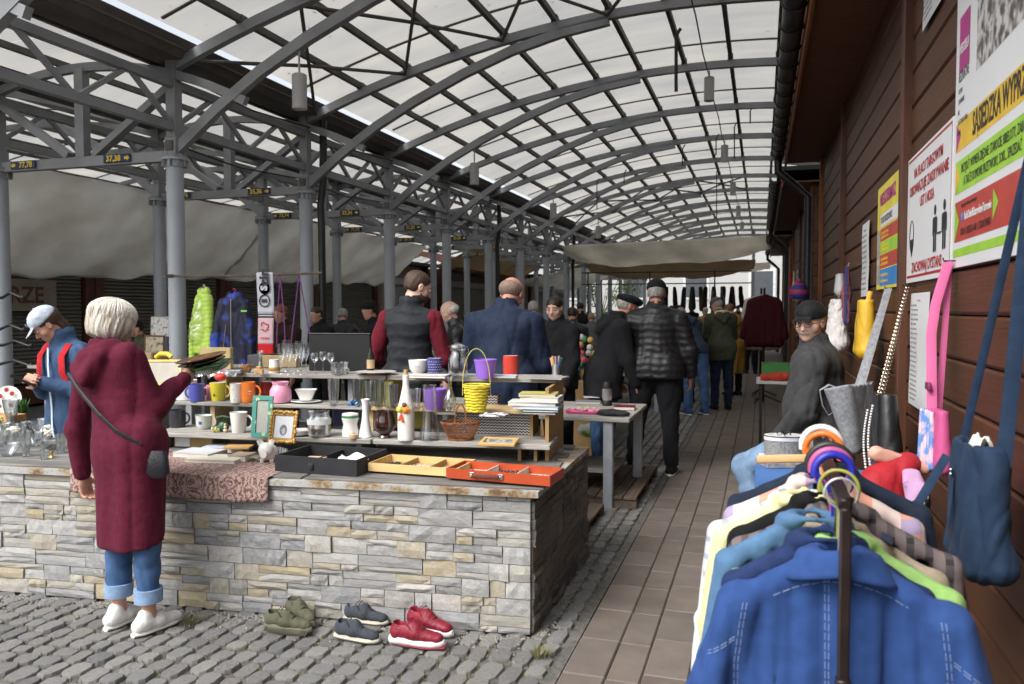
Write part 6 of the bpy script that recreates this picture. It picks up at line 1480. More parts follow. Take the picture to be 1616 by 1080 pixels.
# stitching on the blue jacket, following its surface
bvh=None
from mathutils.bvhtree import BVHTree
me=blue.data; bvh=BVHTree.FromPolygons([v.co for v in me.vertices],[tuple(p.vertices) for p in me.polygons])
STI=mat('stitch_white',(.30,.38,.55),.8)
def seam(pts,parent,dash=True,r=.00055):
    b=MB(); P=[]
    for i in range(len(pts)-1):
        a,c=Vector(pts[i]),Vector(pts[i+1]); n=max(2,int((c-a).length/.0045))
        for k in range(n): P.append(a+(c-a)*k/n)
    Q=[]
    for p in P:
        h_=bvh.ray_cast(Vector((p.x,1.40,p.z)),Vector((0,1,0)))
        Q.append(h_[0]+Vector((0,-.0003,0)) if h_[0] else None)
    for k in range(0,len(Q)-1,1):
        if Q[k] and Q[k+1] and (not dash or k%4!=3): b.tube([Q[k],Q[k+1]],r,4)
    return b.build('stitching',STI,parent,False)
for dx in(-.028,-.021): seam([(RX+dx,0,1.065),(RX+dx*.85,0,.80),(RX+dx*.8,0,.50)],blue)
for dz in(.0,): seam([(RX-.12,0,1.000),(RX-.06,0,1.028),(RX+.0,0,1.038),(RX+.06,0,1.028),(RX+.12,0,1.000)],blue)
for sg in(-1,1):
    for d in(0,.007): seam([(RX+sg*(.168+d),0,.985),(RX+sg*(.176+d),0,.93),(RX+sg*(.184+d),0,.86),(RX+sg*(.186+d),0,.60)],blue)
    for d in(0,.006): seam([(RX+sg*.19,0,.915-d),(RX+sg*.245,0,.875-d)],blue)
# hangers and their hooks
def hanger(y,m,r,th,label,turn=0,arms=True,arc=(-.55,PI+.25),dz=0,hook_m=None):
    t=thing('hanger',label,'hanger',(RX,y,RZ+.012),turn,'hangers on the clothes rack')
    pts=[(r*math.cos(a),0,r*math.sin(a)-.004+th*.2+(th-.012 if th<.012 else 0)) for a in [arc[0]+(arc[1]-arc[0])*k/18 for k in range(19)]]
    MB().tube(pts[::-1],th,10).build('hook',m,t)
    if arms:
        b=MB(); 
        b.tube([(0,0,-.03),(0,0,-.155)],.0035,6)
        for sg in(-1,1): b.tube([(0,0,-.155),(sg*.05,0,-.178),(sg*.12,0,-.225)],[(.009,.006)]*2+[(.007,.005)],8)
        b.tube([(-r*.95,0,-.0),(-r*.7,0,-.03),(0,0,-.045)],th*.8,8); b.build('bar',hook_m or m,t)
    return t
PL=lambda n,c: mat('plastic_'+n,c,.35,var=.06)
hanger(1.62,mat('wire_white',(.6,.6,.6),.3,.5),.030,.0022,'thin white wire hanger nearest the rack post',.1)
hanger(1.66,PL('olive',(.30,.30,.06)),.036,.0035,'olive yellow wire hanger just behind the white one',-.15)
hanger(1.71,mat('chrome',(.5,.5,.5),.2,1),.030,.0022,'chrome wire hanger hidden between shirts')
hanger(1.79,PL('deepblue',(.025,.03,.35)),.038,.0085,'thick royal blue plastic hanger hook on the rail',.15)
hanger(1.84,PL('magenta',(.45,.09,.25)),.041,.0075,'magenta plastic hanger hook behind the blue one',.05)
hanger(1.88,PL('graphite',(.025,.028,.028)),.046,.0075,'dark graphite plastic hanger hook behind the magenta one')
hanger(2.07,PL('orange',(.80,.17,.025)),.042,.0075,'bright orange plastic hanger hook standing tall near the rack end',-.1)
hanger(2.14,PL('white',(.72,.70,.68)),.046,.0085,'white plastic hanger hook behind the orange one',.05)
hanger(2.22,PL('brown',(.45,.20,.12)),.030,.004,'brownish pink hanger hook at the far end of the rail')
t=thing('wooden_hanger','pale wooden hanger bar showing above the navy coat','hanger',(RX-.085,2.21,1.155),0); MB().tube([(-.07,0,-.006),(0,0,0),(.06,0,.004)],[(.011,.008)]*3,8).build('bar',mat('beech',(.58,.38,.18),.5,var=.1),t)

# ================================================================ TABLE WITH HAT BOXES
t=thing('small_table','small folding table with blue cloth edge behind the clothes rack','table',(.29,3.62,0))
MB().box((0,0,.80),(.62,.62,.03),bev=.004).build('tabletop',mat('table_blue',(.05,.14,.36),.6),t,False)
for x in(-.28,.28):
    for y in(-.28,.28): MB().box((x,y,.39),(.025,.025,.78)).build('leg',BLACKM,t,False)
def hatbox(px,py,zt,r,h,label):
    p=atZ(px,py,zt); t=thing('hat_box',label,'box',p+Vector((0,r*.7,0)),YAW,'black and white hat boxes')
    tw=mat('tweed',(.10,.10,.10),.8,col2=(.32,.32,.31),scale=220,thr=(.42,.58)); wl=mat('lid_white',(.60,.59,.58),.6,col2=(.30,.30,.31),scale=45,thr=(.45,.62)); ww=mat('rim_white',(.66,.65,.64),.5)
    MB().lathe([(1e-6,0),(r,0),(r,h),(1e-6,h)],32,sy=.72).build('box_side',tw,t); MB().lathe([(r*1.03,h*.80),(r*1.03,h*1.02)],32,sy=.72).build('lid_rim',ww,t); MB().lathe([(r*1.03,h*1.0),(r*1.0,h*1.05),(1e-6,h*1.06)],32,sy=.72).build('lid',wl,t)
    MB().tube([(r*1.035*math.cos(a),r*.745*math.sin(a),h*1.03) for a in [2*PI*k/32 for k in range(32)]],.002,5,closed=True).build('piping',BLACKM,t)
    b=MB(); b.tube([(-r*.2,-r*.7,h*1.06),(0,0,h*1.09),(r*.4,r*.55,h*1.06)],[(.006,.0015)]*3,6); 
    for a in(.3,2.6,4.0,5.4): b.tube([(0,0,h*1.1),(math.cos(a)*.025,math.sin(a)*.02,h*1.1+.014),(math.cos(a)*.035,math.sin(a)*.03,h*1.1)],[(.004,.001)]*3,6)
    b.build('ribbon_bow',BLACKM,t)
    return t
hatbox(1238,720,.868,.092,.085,'large oval black tweed hat box with a white bow topped lid'); hatbox(1284,706,.868,.058,.055,'small oval hat box with white rim right of the large one')
t=thing('gift_box','flat white book shaped box with blue and gilt sides on the table','box',atZ(1222,738,.816)+Vector((.02,.06,0)),YAW+.1)
MB().box((0,0,.012),(.17,.14,.024),bev=.002).build('lower_box',mat('print_mix',(.10,.16,.32),.6,col2=(.45,.35,.20),scale=40),t,False); MB().box((.01,.0,.036),(.16,.135,.022),bev=.002).build('upper_box',mat('print_light',(.62,.61,.60),.5,col2=(.40,.38,.42),scale=45,thr=(.5,.65)),t,False)
o=MB().lathe([(.075,0),(.08,.003),(.055,.008),(.045,.045),(.02,.055),(1e-6,.056)],28).build('straw_hat',mat('hat_yellow',(.60,.47,.13),.8,var=.1,scale=80,bump=.4),None,True,atZ(1280,728,.816)+Vector((0,.06,0))); tag(o,'small yellow straw hat on the table beside the hat boxes','hat')
S=SDF((.25,2.85,.78),(.70,3.35,1.16),.009); S.cone((.38,3.05,.86),(.50,3.15,.86),.085,.09,.05); S.cone((.40,3.07,.92),(.50,3.13,.99),.07,.05,.04)
o=link('red_bag',S.mesh('red_bag',mat('red_plush',(.36,.012,.02),.7,var=.15,scale=14,bump=.4),folds(.008,16,9))); tag(o,'deep red soft bag with pale trim lying beyond the orange hook','bag')
S=SDF((.2,2.9,.9),(.75,3.4,1.2),.008); S.cone((.40,3.10,1.03),(.56,3.14,.98),.028,.024,.03); o2=link('pink_trim',S.mesh('x',mat('peach_plush',(.62,.34,.26),.8),folds(.005,30,2)),o)

# ================================================================ BAGS AND SIGNS ON THE TIMBER WALL
def up_strap(p0,p1,w,t_,m,parent,side=(1,-.25,0),mid=0,name='strap'):
    p0,p1=Vector(p0),Vector(p1); q=(p0+p1)/2+Vector((-mid,0,0)); return MB().tube([p0,p0.lerp(q,.6)+Vector((-mid*.3,0,0)),q,q.lerp(p1,.5),p1],[(w/2,t_/2)]*5,8,side=side).build(name,m,parent)
def bagbody(name,c,wy,tx,hh,m,parent,pw=3,rz=0,top=.85,bot=1.0,tiltx=0,amp=.006,vox=.009,seed=1,freq=16,openr=True):
    S=SDF((-tx-.06,-wy-.06,-hh-.06),(tx+.06,wy+.06,hh+.06),vox); n=5
    for k in range(n):
        f=-1+2*k/(n-1); S.cone((0,f*wy*.78*bot,-hh+tx*.8),(0,f*wy*.78*top,hh-tx*.4),tx*.92,tx*.72*top,tx*.6)
    if openr: S.cone((0,-wy*.5*top,hh),(0,wy*.5*top,hh),tx*.45,tx*.45,.01,sub=True)
    S.plane((0,0,hh-.01),(0,0,-1))
    o=link(name,S.mesh(name,m,folds(amp,freq,seed,.5)),parent,c,rz); o.rotation_euler=(tiltx,0,rz); return o
FELT=mat('felt_grey',(.24,.25,.27),.95,var=.25,scale=60,bump=.5,bscale=180)
def nail(p,par):
    b=MB(); b.tube([(WW,p[1],p[2]),(WW-.05,p[1],p[2]),(WW-.055,p[1],p[2]+.012)],.003,6); return b.build('hook',TUBE,par)
# navy shoulder bag nearest
NV=FAB('navy_canvas',(.020,.038,.075),rough=.7,bump=.3); t=thing('navy_bag','large navy canvas shoulder bag with long straps hanging nearest the camera','bag',(0,0,0))
c=atX(1545,800,.57); bagbody('bag_body',c,.14,.068,.185,NV,t,rz=.1,amp=.015,freq=17,top=.70,vox=.007,bot=.95,seed=4)
nv=Vector((.66,atX(1620,430,.66).y-.05,2.02)); 
up_strap(nv,c+Vector((-.02,.12,.13)),.022,.004,NV,t); up_strap(nv+Vector((0,-.01,0)),c+Vector((.03,-.10,.13)),.036,.004,NV,t); nail(nv,t)
MB().tube([c+Vector((-.06,.10,.12)),c+Vector((-.13,.10,-.02)),c+Vector((-.22,.02,-.06)),Vector((RX+.10,1.75,1.08))],[(.013,.002)]*4,8,side=(0,.3,1)).build('trailing_strap',NV,t)
MB().tube([c+Vector((-.060,.02,.10)),c+Vector((-.072,-.02,.02)),c+Vector((-.078,-.02,-.06))],[(.010,.003)]*3,8,side=(0,1,0)).build('front_tab',NV,t)
for dz in(0,.012): MB().ball(c+Vector((-.07,.0,.085+dz)),.006,8).build('stud',mat('chrome',(.5,.5,.5)),t)
o=MB().grid(lambda u,v:(.03*(u-.5)+.01*math.sin(v*7),.10*(v-.5),.03+.03*math.sin(PI*u)+.008*math.sin(v*19+u*5)),10,12).build('white_tissue',mat('tissue',(.66,.64,.58),.9),None,True,c+Vector((0,0,.13))); tag(o,'crumpled cream tissue poking out of the navy bag','tissue')
# pink children's bag
PK=mat('pink_webbing',(.52,.085,.24),.6,var=.08); t=thing('pink_bag','bright pink childrens shoulder bag with colourful picture flap and long pink strap','bag')
c=atX(1478,692,.60); tp=Vector((.665,atX(1497,412,.665).y,atX(1497,412,.665).z))
bagbody('bag_body',c,.085,.030,.115,PK,t,amp=.003,vox=.006,openr=False,rz=.15)
o=bagbody('picture_flap',c+Vector((-.030,.02,.0)),.075,.012,.11,mat('cartoon_print',(.12,.28,.62),.3,col2=(.75,.55,.60),scale=22,thr=(.42,.56)),t,amp=.001,vox=.006,openr=False,rz=.15)
up_strap(tp,c+Vector((-.012,.03,.10)),.034,.003,PK,t,mid=.03); up_strap(tp+Vector((.01,.03,0)),c+Vector((.02,.08,.08)),.022,.003,PK,t,mid=-.0)
m_=tp.lerp(c+Vector((-.012,.03,.10)),.85); MB().box(m_+Vector((-.02,0,0)),(.012,.064,.030),bev=.004).build('buckle',mat('buckle_dark_pink',(.22,.04,.11),.4),t); nail(tp,t)
o=MB().tube([atX(1438,745,.5),atX(1443,765,.48),atX(1436,790,.47)],[(.012,.028),(.015,.034),(.010,.02)],12).build('lilac_slippers',mat('lilac_plastic',(.62,.38,.62),.35)); tag(o,'shiny lilac plastic item dangling below the beaded bag','slipper')
# black studded bag with pearl chains
BL=mat('black_leather_bag',(.012,.012,.014),.38,var=.3,spec=.6,bump=.35,bscale=18); t=thing('black_chain_bag','black leather bag with pearl beaded edges and two long chains','bag')
c=atX(1396,685,.54); bagbody('bag_body',c,.17,.062,.19,BL,t,amp=.012,vox=.008,tiltx=-.12,freq=9)
tp=atX(1432,452,.665); nail(tp,t)
PR=mat('pearl',(.72,.70,.66),.2,spec=.8); BRZ=mat('chain_metal',(.42,.36,.28),.3,.9)
def chain(a,b_,n,par,m,r=.0045,sag=.0):
    q=MB(); a,b_=Vector(a),Vector(b_)
    for k in range(n):
        f=(k+.5)/n; p=a.lerp(b_,f)+Vector((-sag*math.sin(PI*f),0,0)); d=(b_-a).normalized(); s_=Vector((0,1,0)) if k%2 else Vector((1,0,0)); s_=(s_-d*s_.dot(d)).normalized(); L=(b_-a).length/n*.62
        q.tube([p+d*(L*math.cos(x))+s_*(r*1.3*math.sin(x)) for x in [2*PI*j/8 for j in range(8)]],.0016,4,closed=True)
    return q.build('chain',m,par)
chain(tp,c+Vector((-.02,.10,.15)),60,t,BRZ); chain(tp+Vector((0,.0,0)),c+Vector((-.02,-.02,.16)),60,t,BRZ,.006)
for (oy,oz0,oz1) in((-.13,.14,-.15),(.04,.10,-.19)):
    q=MB(); 
    for k in range(24):
        f=k/23; q.ball(c+Vector((-.068-.012*math.sin(PI*f),oy*(1-.15*f)+.02*math.sin(f*3),oz0+(oz1-oz0)*f)),.0058,6)
    q.build('pearl_row',PR,t)
o=MB().tube([atX(1462,790,.48)+Vector((0,0,.03*math.sin(a)))+Vector((.0,.03*math.cos(a),0)) for a in [2*PI*k/14 for k in range(14)]],.006,8,closed=True).build('belt',mat('black_gloss',(.01,.01,.01))); tag(o,'glossy black looped belt hanging low by the wall','belt')
# grey felt tote
t=thing('felt_tote','light grey felt tote bag hanging open with looped handles','bag'); c=atX(1338,645,.44)
S=SDF((-.22,-.24,-.26),(.22,.24,.2),.008)
for k in range(5):
    f=-1+2*k/4; S.cone((.065,f*.085,-.19),(0,f*.13,.15),.036,.075,.03)
S.plane((0,0,.125),(0.25,0,-1)); 
for k in range(5):
    f=-1+2*k/4; S.cone((.045,f*.070,-.11),(0,f*.110,.24),.024,.064,.02,sub=True)
o=link('bag_body',S.mesh('bag_body',FELT,folds(.004,14,5)),t,c,-.5)
MB().tube([c+Vector((-.05,-.07,.11)),c+Vector((-.10,-.075,.13)),c+Vector((-.145,-.075,.10)),c+Vector((-.13,-.075,.02)),c+Vector((-.10,-.075,-.03)),c+Vector((-.06,-.08,.0)),c+Vector((-.02,-.085,.04))],[(.016,.003)]*7,8,side=(0,1,.2)).build('handle',FELT,t)
tp=atX(1402,455,.665); up_strap(tp,c+Vector((.06,.02,.10)),.038,.005,FELT,t); up_strap(tp+Vector((0,.02,0)),c+Vector((.05,.09,.10)),.028,.005,FELT,t); nail(tp,t)
# yellow bag
t=thing('yellow_bag','small yellow zipped bag hanging from its loop on the timber wall','bag'); c=atX(1366,518,.60); YB=mat('yellow_leather',(.62,.38,.03),.5,var=.12,scale=12,bump=.3)
bagbody('bag_body',c,.10,.062,.18,YB,t,amp=.006,vox=.008,openr=False,top=.8)
tp=atX(1377,458,.665); MB().tube([c+Vector((0,-.03,.14)),c+Vector((.02,-.02,.22)),c+Vector((.03,.02,.22)),c+Vector((.01,.03,.14))],[(.012,.003)]*4,8).build('loop',YB,t); MB().tube([c+Vector((-.042,-.04,.12)),c+Vector((-.05,-.02,.03)),c+Vector((-.05,-.0,-.06))],.004,6).build('zipper',mat('zip_metal',(.5,.47,.4),.3,.8),t); nail(c+Vector((.05,0,.22)),t)
# white fluffy bag
t=thing('white_fluffy_bag','white fluffy bag with a thin chain hanging beside the yellow one','bag'); c=atX(1321,512,.58); WF=mat('white_fur',(.72,.69,.68),.95,var=.06,scale=50,bump=.8,bscale=90)
bagbody('bag_body',c,.16,.085,.21,WF,t,amp=.010,vox=.009,freq=50,openr=False,top=.6,bot=1.05)
b=MB(); q=random.Random(1)
for k in range(2600):
    a=q.uniform(0,2*PI); z=q.uniform(-.2,.17); wy=.12*(1-.35*(z+.2)/.4); p=Vector((.062*math.cos(a)*(1-.3*(z+.2)/.4),wy*math.sin(a),z)); n_=Vector((math.cos(a),math.sin(a)*.6,q.uniform(-.8,.1))).normalized(); b.tube([c+p,c+p+n_*.022],[.0022,.0003],3,cap=False)
b.build('fur',WF,t); tp=atX(1340,415,.665); chain(c+Vector((0,0,.18)),tp,30,t,BRZ); chain(c+Vector((0,.02,-.20)),c+Vector((0,.03,-.38)),16,t,BRZ)
t=thing('plaid_scarf','red and navy plaid scarf bundled on a hook beside the white fluffy bag','scarf'); c=atX(1336,455,.62)
S=SDF(c-Vector((.09,.14,.30)),c+Vector((.09,.14,.22)),.008); S.cone(c+Vector((0,0,.15)),c+Vector((0,.02,-.05)),.02,.045,.02,sq=(1,0,0),f=1.3); S.cone(c+Vector((0,.02,-.05)),c+Vector((0,-.02,-.25)),.045,.035,.02,sq=(1,0,0),f=1.3); 
link('cloth',S.mesh('cloth',checks('plaid_red',(.03,.035,.12),(.30,.05,.04),(.10,.12,.14),24),folds(.010,34,3,.4)),t); 
t=thing('clear_bag','small translucent grey bag hanging above the white fluffy bag','bag'); c=atX(1325,448,.60); bagbody('bag_body',c,.06,.04,.09,mat('pvc_grey',(.45,.45,.46),.25),t,vox=.008,openr=False,amp=.004)
# purple hat & flags hanging near the gutter pipe
t=thing('purple_hat','purple and red knitted hat hanging beside the downpipe','hat',(0,0,0)); c=atX(1261,462,.42)
S=SDF(c-Vector((.15,.15,.16)),c+Vector((.15,.15,.18)),.01); S.ell(c,(.11,.12,.12),.01); S.plane(c+Vector((0,0,-.08)),(0,0,1)); link('knit',S.mesh('knit',nodeify('hat_bands',None,lambda nt,v: ramp_(nt,math_(nt,'FRACT',math_(nt,'MULTIPLY',sep_(nt,v)[2],9)),[(0,(.04,.03,.22)),(.5,(.32,.03,.16)),(.75,(.42,.05,.05))],True)),folds(.004,40,1)),t); MB().ball(c+Vector((0,0,.13)),.03,8).build('pompom',mat('pom',(.35,.03,.20),.9),t)
for (px,m,lab) in((1248,'red','red cloth hanging beside the purple hat'),(1253,'cream','cream cloth hanging between the red cloth and the hat'),(1259,'grey','grey cloth hanging above the purple hat')):
    c=atX(px,440,.45); S=SDF(c-Vector((.06,.10,.36)),c+Vector((.06,.10,.16)),.011); S.cone(c+Vector((0,0,.10)),c+Vector((0,0,-.28)),.02,.05,.02,sq=(1,0,0),f=1.6)
    o=link('hanging_cloth',S.mesh('hanging_cloth',FAB('hang_'+m,{'red':(.40,.03,.03),'cream':(.55,.42,.28),'grey':(.22,.22,.22)}[m]),folds(.012,26,px,.15))); tag(o,lab,'cloth',)
# ---- signs
WX=.6885
def wm(y,z,x=WX): return basis(Vector((x,y,z)),Vector((0,-1,0)),Vector((0,0,1)),Vector((-1,0,0)))
def board(name,label,y0,y1,z0,z1,m,cat='sign',x=WX,th=.006):
    t=thing(name,label,cat); MB().box((x-.0+th/2,(y0+y1)/2,(z0+z1)/2),(th,abs(y1-y0),z1-z0),bev=.001).build('sheet',m,t,False); return t
def band(t,y0,y1,z0,z1,m,lay=1,name='band'): 
    xx=WX-.0006*lay; b=MB(); b.v=[(xx,y0,z0),(xx,y1,z0),(xx,y1,z1),(xx,y0,z1)]; b.f=[(0,1,2,3) if y1<y0 else (3,2,1,0)]; return b.build(name,m,t,False)
def wtext(t,s,y,z,size,m,lay=3,align='LEFT',sx=1,bold=0,name='lettering'): return text(name,s,size,m,t,wm(y,z,WX-.0006*lay),.0002,align,sx,bold)
SW=mat('sign_white',(.74,.75,.76),.35,var=.02,scale=3); SR=mat('sign_red',(.42,.022,.03),.4); SK=mat('sign_black',(.02,.02,.022),.4); SG=mat('sign_green',(.33,.60,.05),.4); SY=mat('sign_yellow',(.74,.48,.04),.4); SM=mat('sign_magenta',(.42,.03,.22),.4); SRB=mat('sign_brick',(.46,.06,.045),.4)
ya,yb=atX(1433,300,WX).y,atX(1502.5,300,WX).y
t=board('mask_notice','white notice with red Polish text about covering mouth and nose and keeping distance',ya,yb,1.678,2.285,SW)
ym=(ya+yb)/2; L=ya-yb
band(t,ya-.02,yb+.02,2.262,2.272,SR); band(t,ya-.02,yb+.02,1.700,1.712,SR); band(t,yb+.014,yb+.02,1.700,2.272,SR)
for s_,z,w in(('NA PLACU TARGOWYM',2.19,.88),('OBOWIĄZUJE ZAKRYWANIE',2.115,1),('UST I NOSA',2.04,.9),('ZACHOWAJ DYSTANS',1.745,1)): wtext(t,s_,ym,z,.066,SR,align='CENTER',sx=w,bold=.0012)
b=MB(); 
def disc(b,y,z,r,sz=1,n=20,x=WX-.002): 
    k=len(b.v); b.v+=[(x,y-r*math.cos(2*PI*i/n),z+r*sz*math.sin(2*PI*i/n)) for i in range(n)]; b.f.append(tuple(range(k,k+n)))
def quad(b,y0,y1,z0,z1,x=WX-.002):
    k=len(b.v); b.v+=[(x,y0,z0),(x,y1,z0),(x,y1,z1),(x,y0,z1)]; b.f.append((k,k+1,k+2,k+3) if y1<y0 else (k+3,k+2,k+1,k))
for yy_ in(yb+.30,yb+.12):
    disc(b,yy_,1.965,.022); quad(b,yy_+.035,yy_-.035,1.87,1.935); quad(b,yy_+.045,yy_+.035,1.86,1.93); quad(b,yy_-.035,yy_-.045,1.86,1.93); quad(b,yy_+.03,yy_+.006,1.79,1.87); quad(b,yy_-.006,yy_-.03,1.79,1.87)
quad(b,yb+.245,yb+.175,1.858,1.866); b.build('people_icon',SK,t,False)
b=MB(); yf=ya-.14; b.tube([(WX-.002,yf-.05*math.cos(a),1.90+.075*math.sin(a)) for a in [2*PI*k/24 for k in range(24)]],.0016,4,closed=True); b.build('face_outline',SK,t,False)
b=MB(); k=len(b.v); b.v=[(WX-.0022,yf+.046,1.885),(WX-.0022,yf-.046,1.885),(WX-.0022,yf-.03,1.835),(WX-.0022,yf,1.80),(WX-.0022,yf+.03,1.835)]; b.f=[(0,1,2,3,4)[::1]]; b.build('mask_icon',SK,t,False)
# the big poster
pl_,pr_=atX(1507,200,WX).y,atX(1507,200,WX).y-1.35
t=board('neighbour_sale_poster','large white poster with yellow, green and red bands and Polish text for a neighbourhood sale',pl_,pr_,1.703,3.10,SW)
e=pl_-.035
band(t,e,pr_,2.130,2.237,SY); band(t,e,pr_,1.975,2.095,SG); band(t,e,pr_,1.797,1.945,SRB); band(t,pl_-.02,pr_,1.742,1.772,SG)
def tri(t,y,z0,z1,d,m,lay=2):
    x=WX-.0006*lay; b=MB(); b.v=[(x,y,z0),(x,y,z1),(x,y-d,(z0+z1)/2)]; b.f=[(0,2,1)]; b.build('arrow',m,t,False)
tri(t,e,2.13,2.237,.07,SM); tri(t,e,1.975,2.095,.07,SY); tri(t,e,1.797,1.945,.07,SG); tri(t,e-.52,1.83,1.93,.06,SG)
wtext(t,'SĄSIEDZKA WYPRZEDAŻ',e-.24,2.183,.112,SK,sx=.60,bold=.002)
wtext(t,'PRZYJDŹ I WYMIEŃ ZBĘDNE: STAROCIE, BIBELOTY, ZABAWKI',e-.09,2.058,.046,SK,sx=.62); wtext(t,'A TAKŻE DOMOWE PRZETWORY, SOKI... SPRZEDAŻ',e-.13,2.008,.046,SK,sx=.62)
wtext(t,'Szczegóły i aktualne informacje:',e-.10,1.925,.022,SK,sx=.8); wtext(t,'RadaOsiedlaStarowkawTarnowie',e-.15,1.882,.040,SW,sx=.66,bold=.001); wtext(t,'RADA OSIEDLA NR 1 STARÓWKA',e-.10,1.828,.038,SK,sx=.7)
band(t,e-.10,e-.135,1.866,1.900,mat('fb_blue',(.05,.14,.42)),2,'badge'); wtext(t,'f',e-.118,1.883,.034,SW,3,'CENTER')
band(t,e-.02,e-.17,2.42,2.62,SM,2); wtext(t,'NIEDZIELA',e-.028,2.50,.05,SW,3,sx=.55,bold=.001); wtext(t,'BEZPŁATNE',e-.02,2.40,.052,SK,3,sx=.55)
for i,s_ in enumerate(('OSOBA','ZAWARSKI','BIS','TUŻ OBOK ORŁA','6 MAJ')): wtext(t,s_,e-.02,2.35-.038*i,.026,SK,3,sx=.7)
band(t,e-.27,pr_+.05,2.36,3.0,mat('crowd_photo',(.58,.57,.56),.4,col2=(.09,.07,.06),scale=22,thr=(.42,.60),detail=6),1,'photo_print')
# yellow poster
y0_,y1_=atX(1385,350,WX).y,atX(1418,350,WX).y; zt_,zb_=atX(1401,285,WX).z,atX(1401,455,WX).z
t=board('sale_poster','smaller yellow sale poster with pink headline and green, red and blue bands',y0_,y1_,zb_,zt_,mat('poster_yellow',(.72,.62,.06),.4),'poster'); hh=zt_-zb_
wtext(t,'WIELKI KIERMASZ',(y0_+y1_)/2,zt_-hh*.14,.10,SM,3,'CENTER',sx=.75,bold=.003); band(t,y0_-.14,y1_+.02,zb_+hh*.60,zb_+hh*.72,SW); wtext(t,'POLSKI GROSZKOWICE',y0_-.16,zb_+hh*.66,.055,SK,3,sx=.75)
for (a,b_,m) in((.46,.58,SRB),(.34,.45,SG),(.20,.33,SRB),(.03,.19,mat('poster_blue',(.04,.22,.55),.4))): 
    band(t,y0_-.14,y1_+.02,zb_+hh*a,zb_+hh*b_,m)
    for q in(.3,.65): wtext(t,'stoiska rękodzieło zabawa',y0_-.18,zb_+hh*(a+(b_-a)*q),.03,SY,3,sx=.9)
band(t,y0_-.02,y0_-.13,zb_+hh*.05,zb_+hh*.58,mat('photo_grey',(.55,.55,.55),.4,col2=(.15,.15,.15),scale=40))
def notice(label,pa,pb,yt,ybm,lines,red=True,cat='notice',wob=.004):
    y0,y1=atX(pa,400,WX).y,atX(pb,400,WX).y; z1,z0=atX((pa+pb)/2,yt,WX).z,atX((pa+pb)/2,ybm,WX).z
    t=thing('paper_notice',label,cat); b=MB(); b.grid(lambda u,v:(WX-.003-wob*math.sin(v*9+1)*math.sin(u*2+.5),y0+(y1-y0)*u,z0+(z1-z0)*v),4,18); b.build('sheet',SW,t)
    w=abs(y1-y0)
    q=random.Random(int(pa)); wds='regulamin targowiska miejskiego opłaty sprzedaż stoisko prosimy zachować porządek handel godziny'.split()
    for i in range(lines):
        z=z1-(i+1.5)*(z1-z0)/(lines+2); s_=' '.join(q.choice(wds) for _ in range(3)) if i else 'Nasz Regulamin'
        x=WX-.003-wob-.0012
        text('lettering',s_,(z1-z0)/(lines+2)*.62,SR if (i==0 and red) else mat('print_dark_grey',(.12,.12,.13)),t,wm(y0-w*(.5 if i==0 else .10)*(1 if y1<y0 else -1),z,x),.0001,'CENTER' if i==0 else 'LEFT',sx=min(1.0,w*.8/max(.01,(z1-z0)/(lines+2)*.62*.52*len(s_))))
    return t
notice('long curling white paper of rules taped beside the pink strap',1440,1470,462,648,22)
notice('narrow white strip of paper with small print left of the yellow poster',1361,1372,352,468,12,False)
notice('white paper sheet near the top edge left of the large poster',1450,1478,-60,40,9,False)
# ================================================================ SHOES ON THE COBBLES
def shoe(px,py,L,rz,m,ms,name,label,laces=None,chunky=0,dy=0):
    p=atZ(px,py,0); t=thing(name,label,'shoe',(p.x,p.y+dy,.004),rz,'shoes for sale on the cobbles'); s=L/.30
    S=SDF((-.03,-.07,-.01),(L+.04,.08,.15*s),.0055)
    h0=.03+.012*chunky
    S.cone((.05*s,0,h0+.02),(.14*s,0,h0+.03),.036*s,.040*s,.03); S.cone((.13*s,0,h0+.018),(.25*s,.008,h0+.004),.042*s,.034*s,.02,sq=(0,0,1),f=1.25); S.cone((.045*s,0,h0+.02),(.055*s,0,h0+.065*s),.034*s,.030*s,.02); S.cone((.10*s,0,h0+.04),(.13*s,0,h0+.055*s),.032*s,.026*s,.02)
    S.cone((.055*s,0,h0+.045*s),(.06*s,0,h0+.14*s),.022*s,.032*s,.008,sub=True); S.cone((.055*s,0,h0+.06*s),(.105*s,0,h0+.085*s),.022*s,.020*s,.008,sub=True)
    S.plane((0,0,.018),(0,0,1)); link('upper',S.mesh('upper',m,folds(.002,40,int(px))),t)
    th=.014+.010*chunky
    b=MB(); b.tube([(.0,0,th),(.01,0,th),(.06*s,0,th*(1.0+.35*chunky)),(.15*s,.002,th),(.23*s,.006,th),(.275*s,.008,th*1.1),(.292*s,.008,th*1.3)],[(th*.6,.010),(th,.028*s),(th*(1+.3*chunky),.038*s),(th,.042*s),(th,.044*s),(th*.9,.028*s),(th*.5,.008)],16,side=(0,0,1)); b.build('sole',ms,t)
    q=MB()
    for k in range(5):
        x=(.115+.022*k)*s; z=h0+(.092-.014*k)*s; q.tube([(x,-.020*s,z-.008),(x+.006,0,z+.004),(x+.002,.022*s,z-.008)],.0026,5)
    q.tube([(.115*s,-.01,h0+.10*s),(.10*s,-.035*s,h0+.085*s),(.13*s,-.042*s,h0+.055*s)],.0022,5); q.build('laces',laces or BLACKM,t)
    if chunky==1:
        q=MB()
        for k in range(20): q.box((.02*s+.0135*s*k,-.040*s+.008*abs(k-9)/9,th*.9),(.004,.008,th*1.3),M=Matrix.Rotation(.5,3,'Y'))
        q.build('tread',ms,t)
    return t
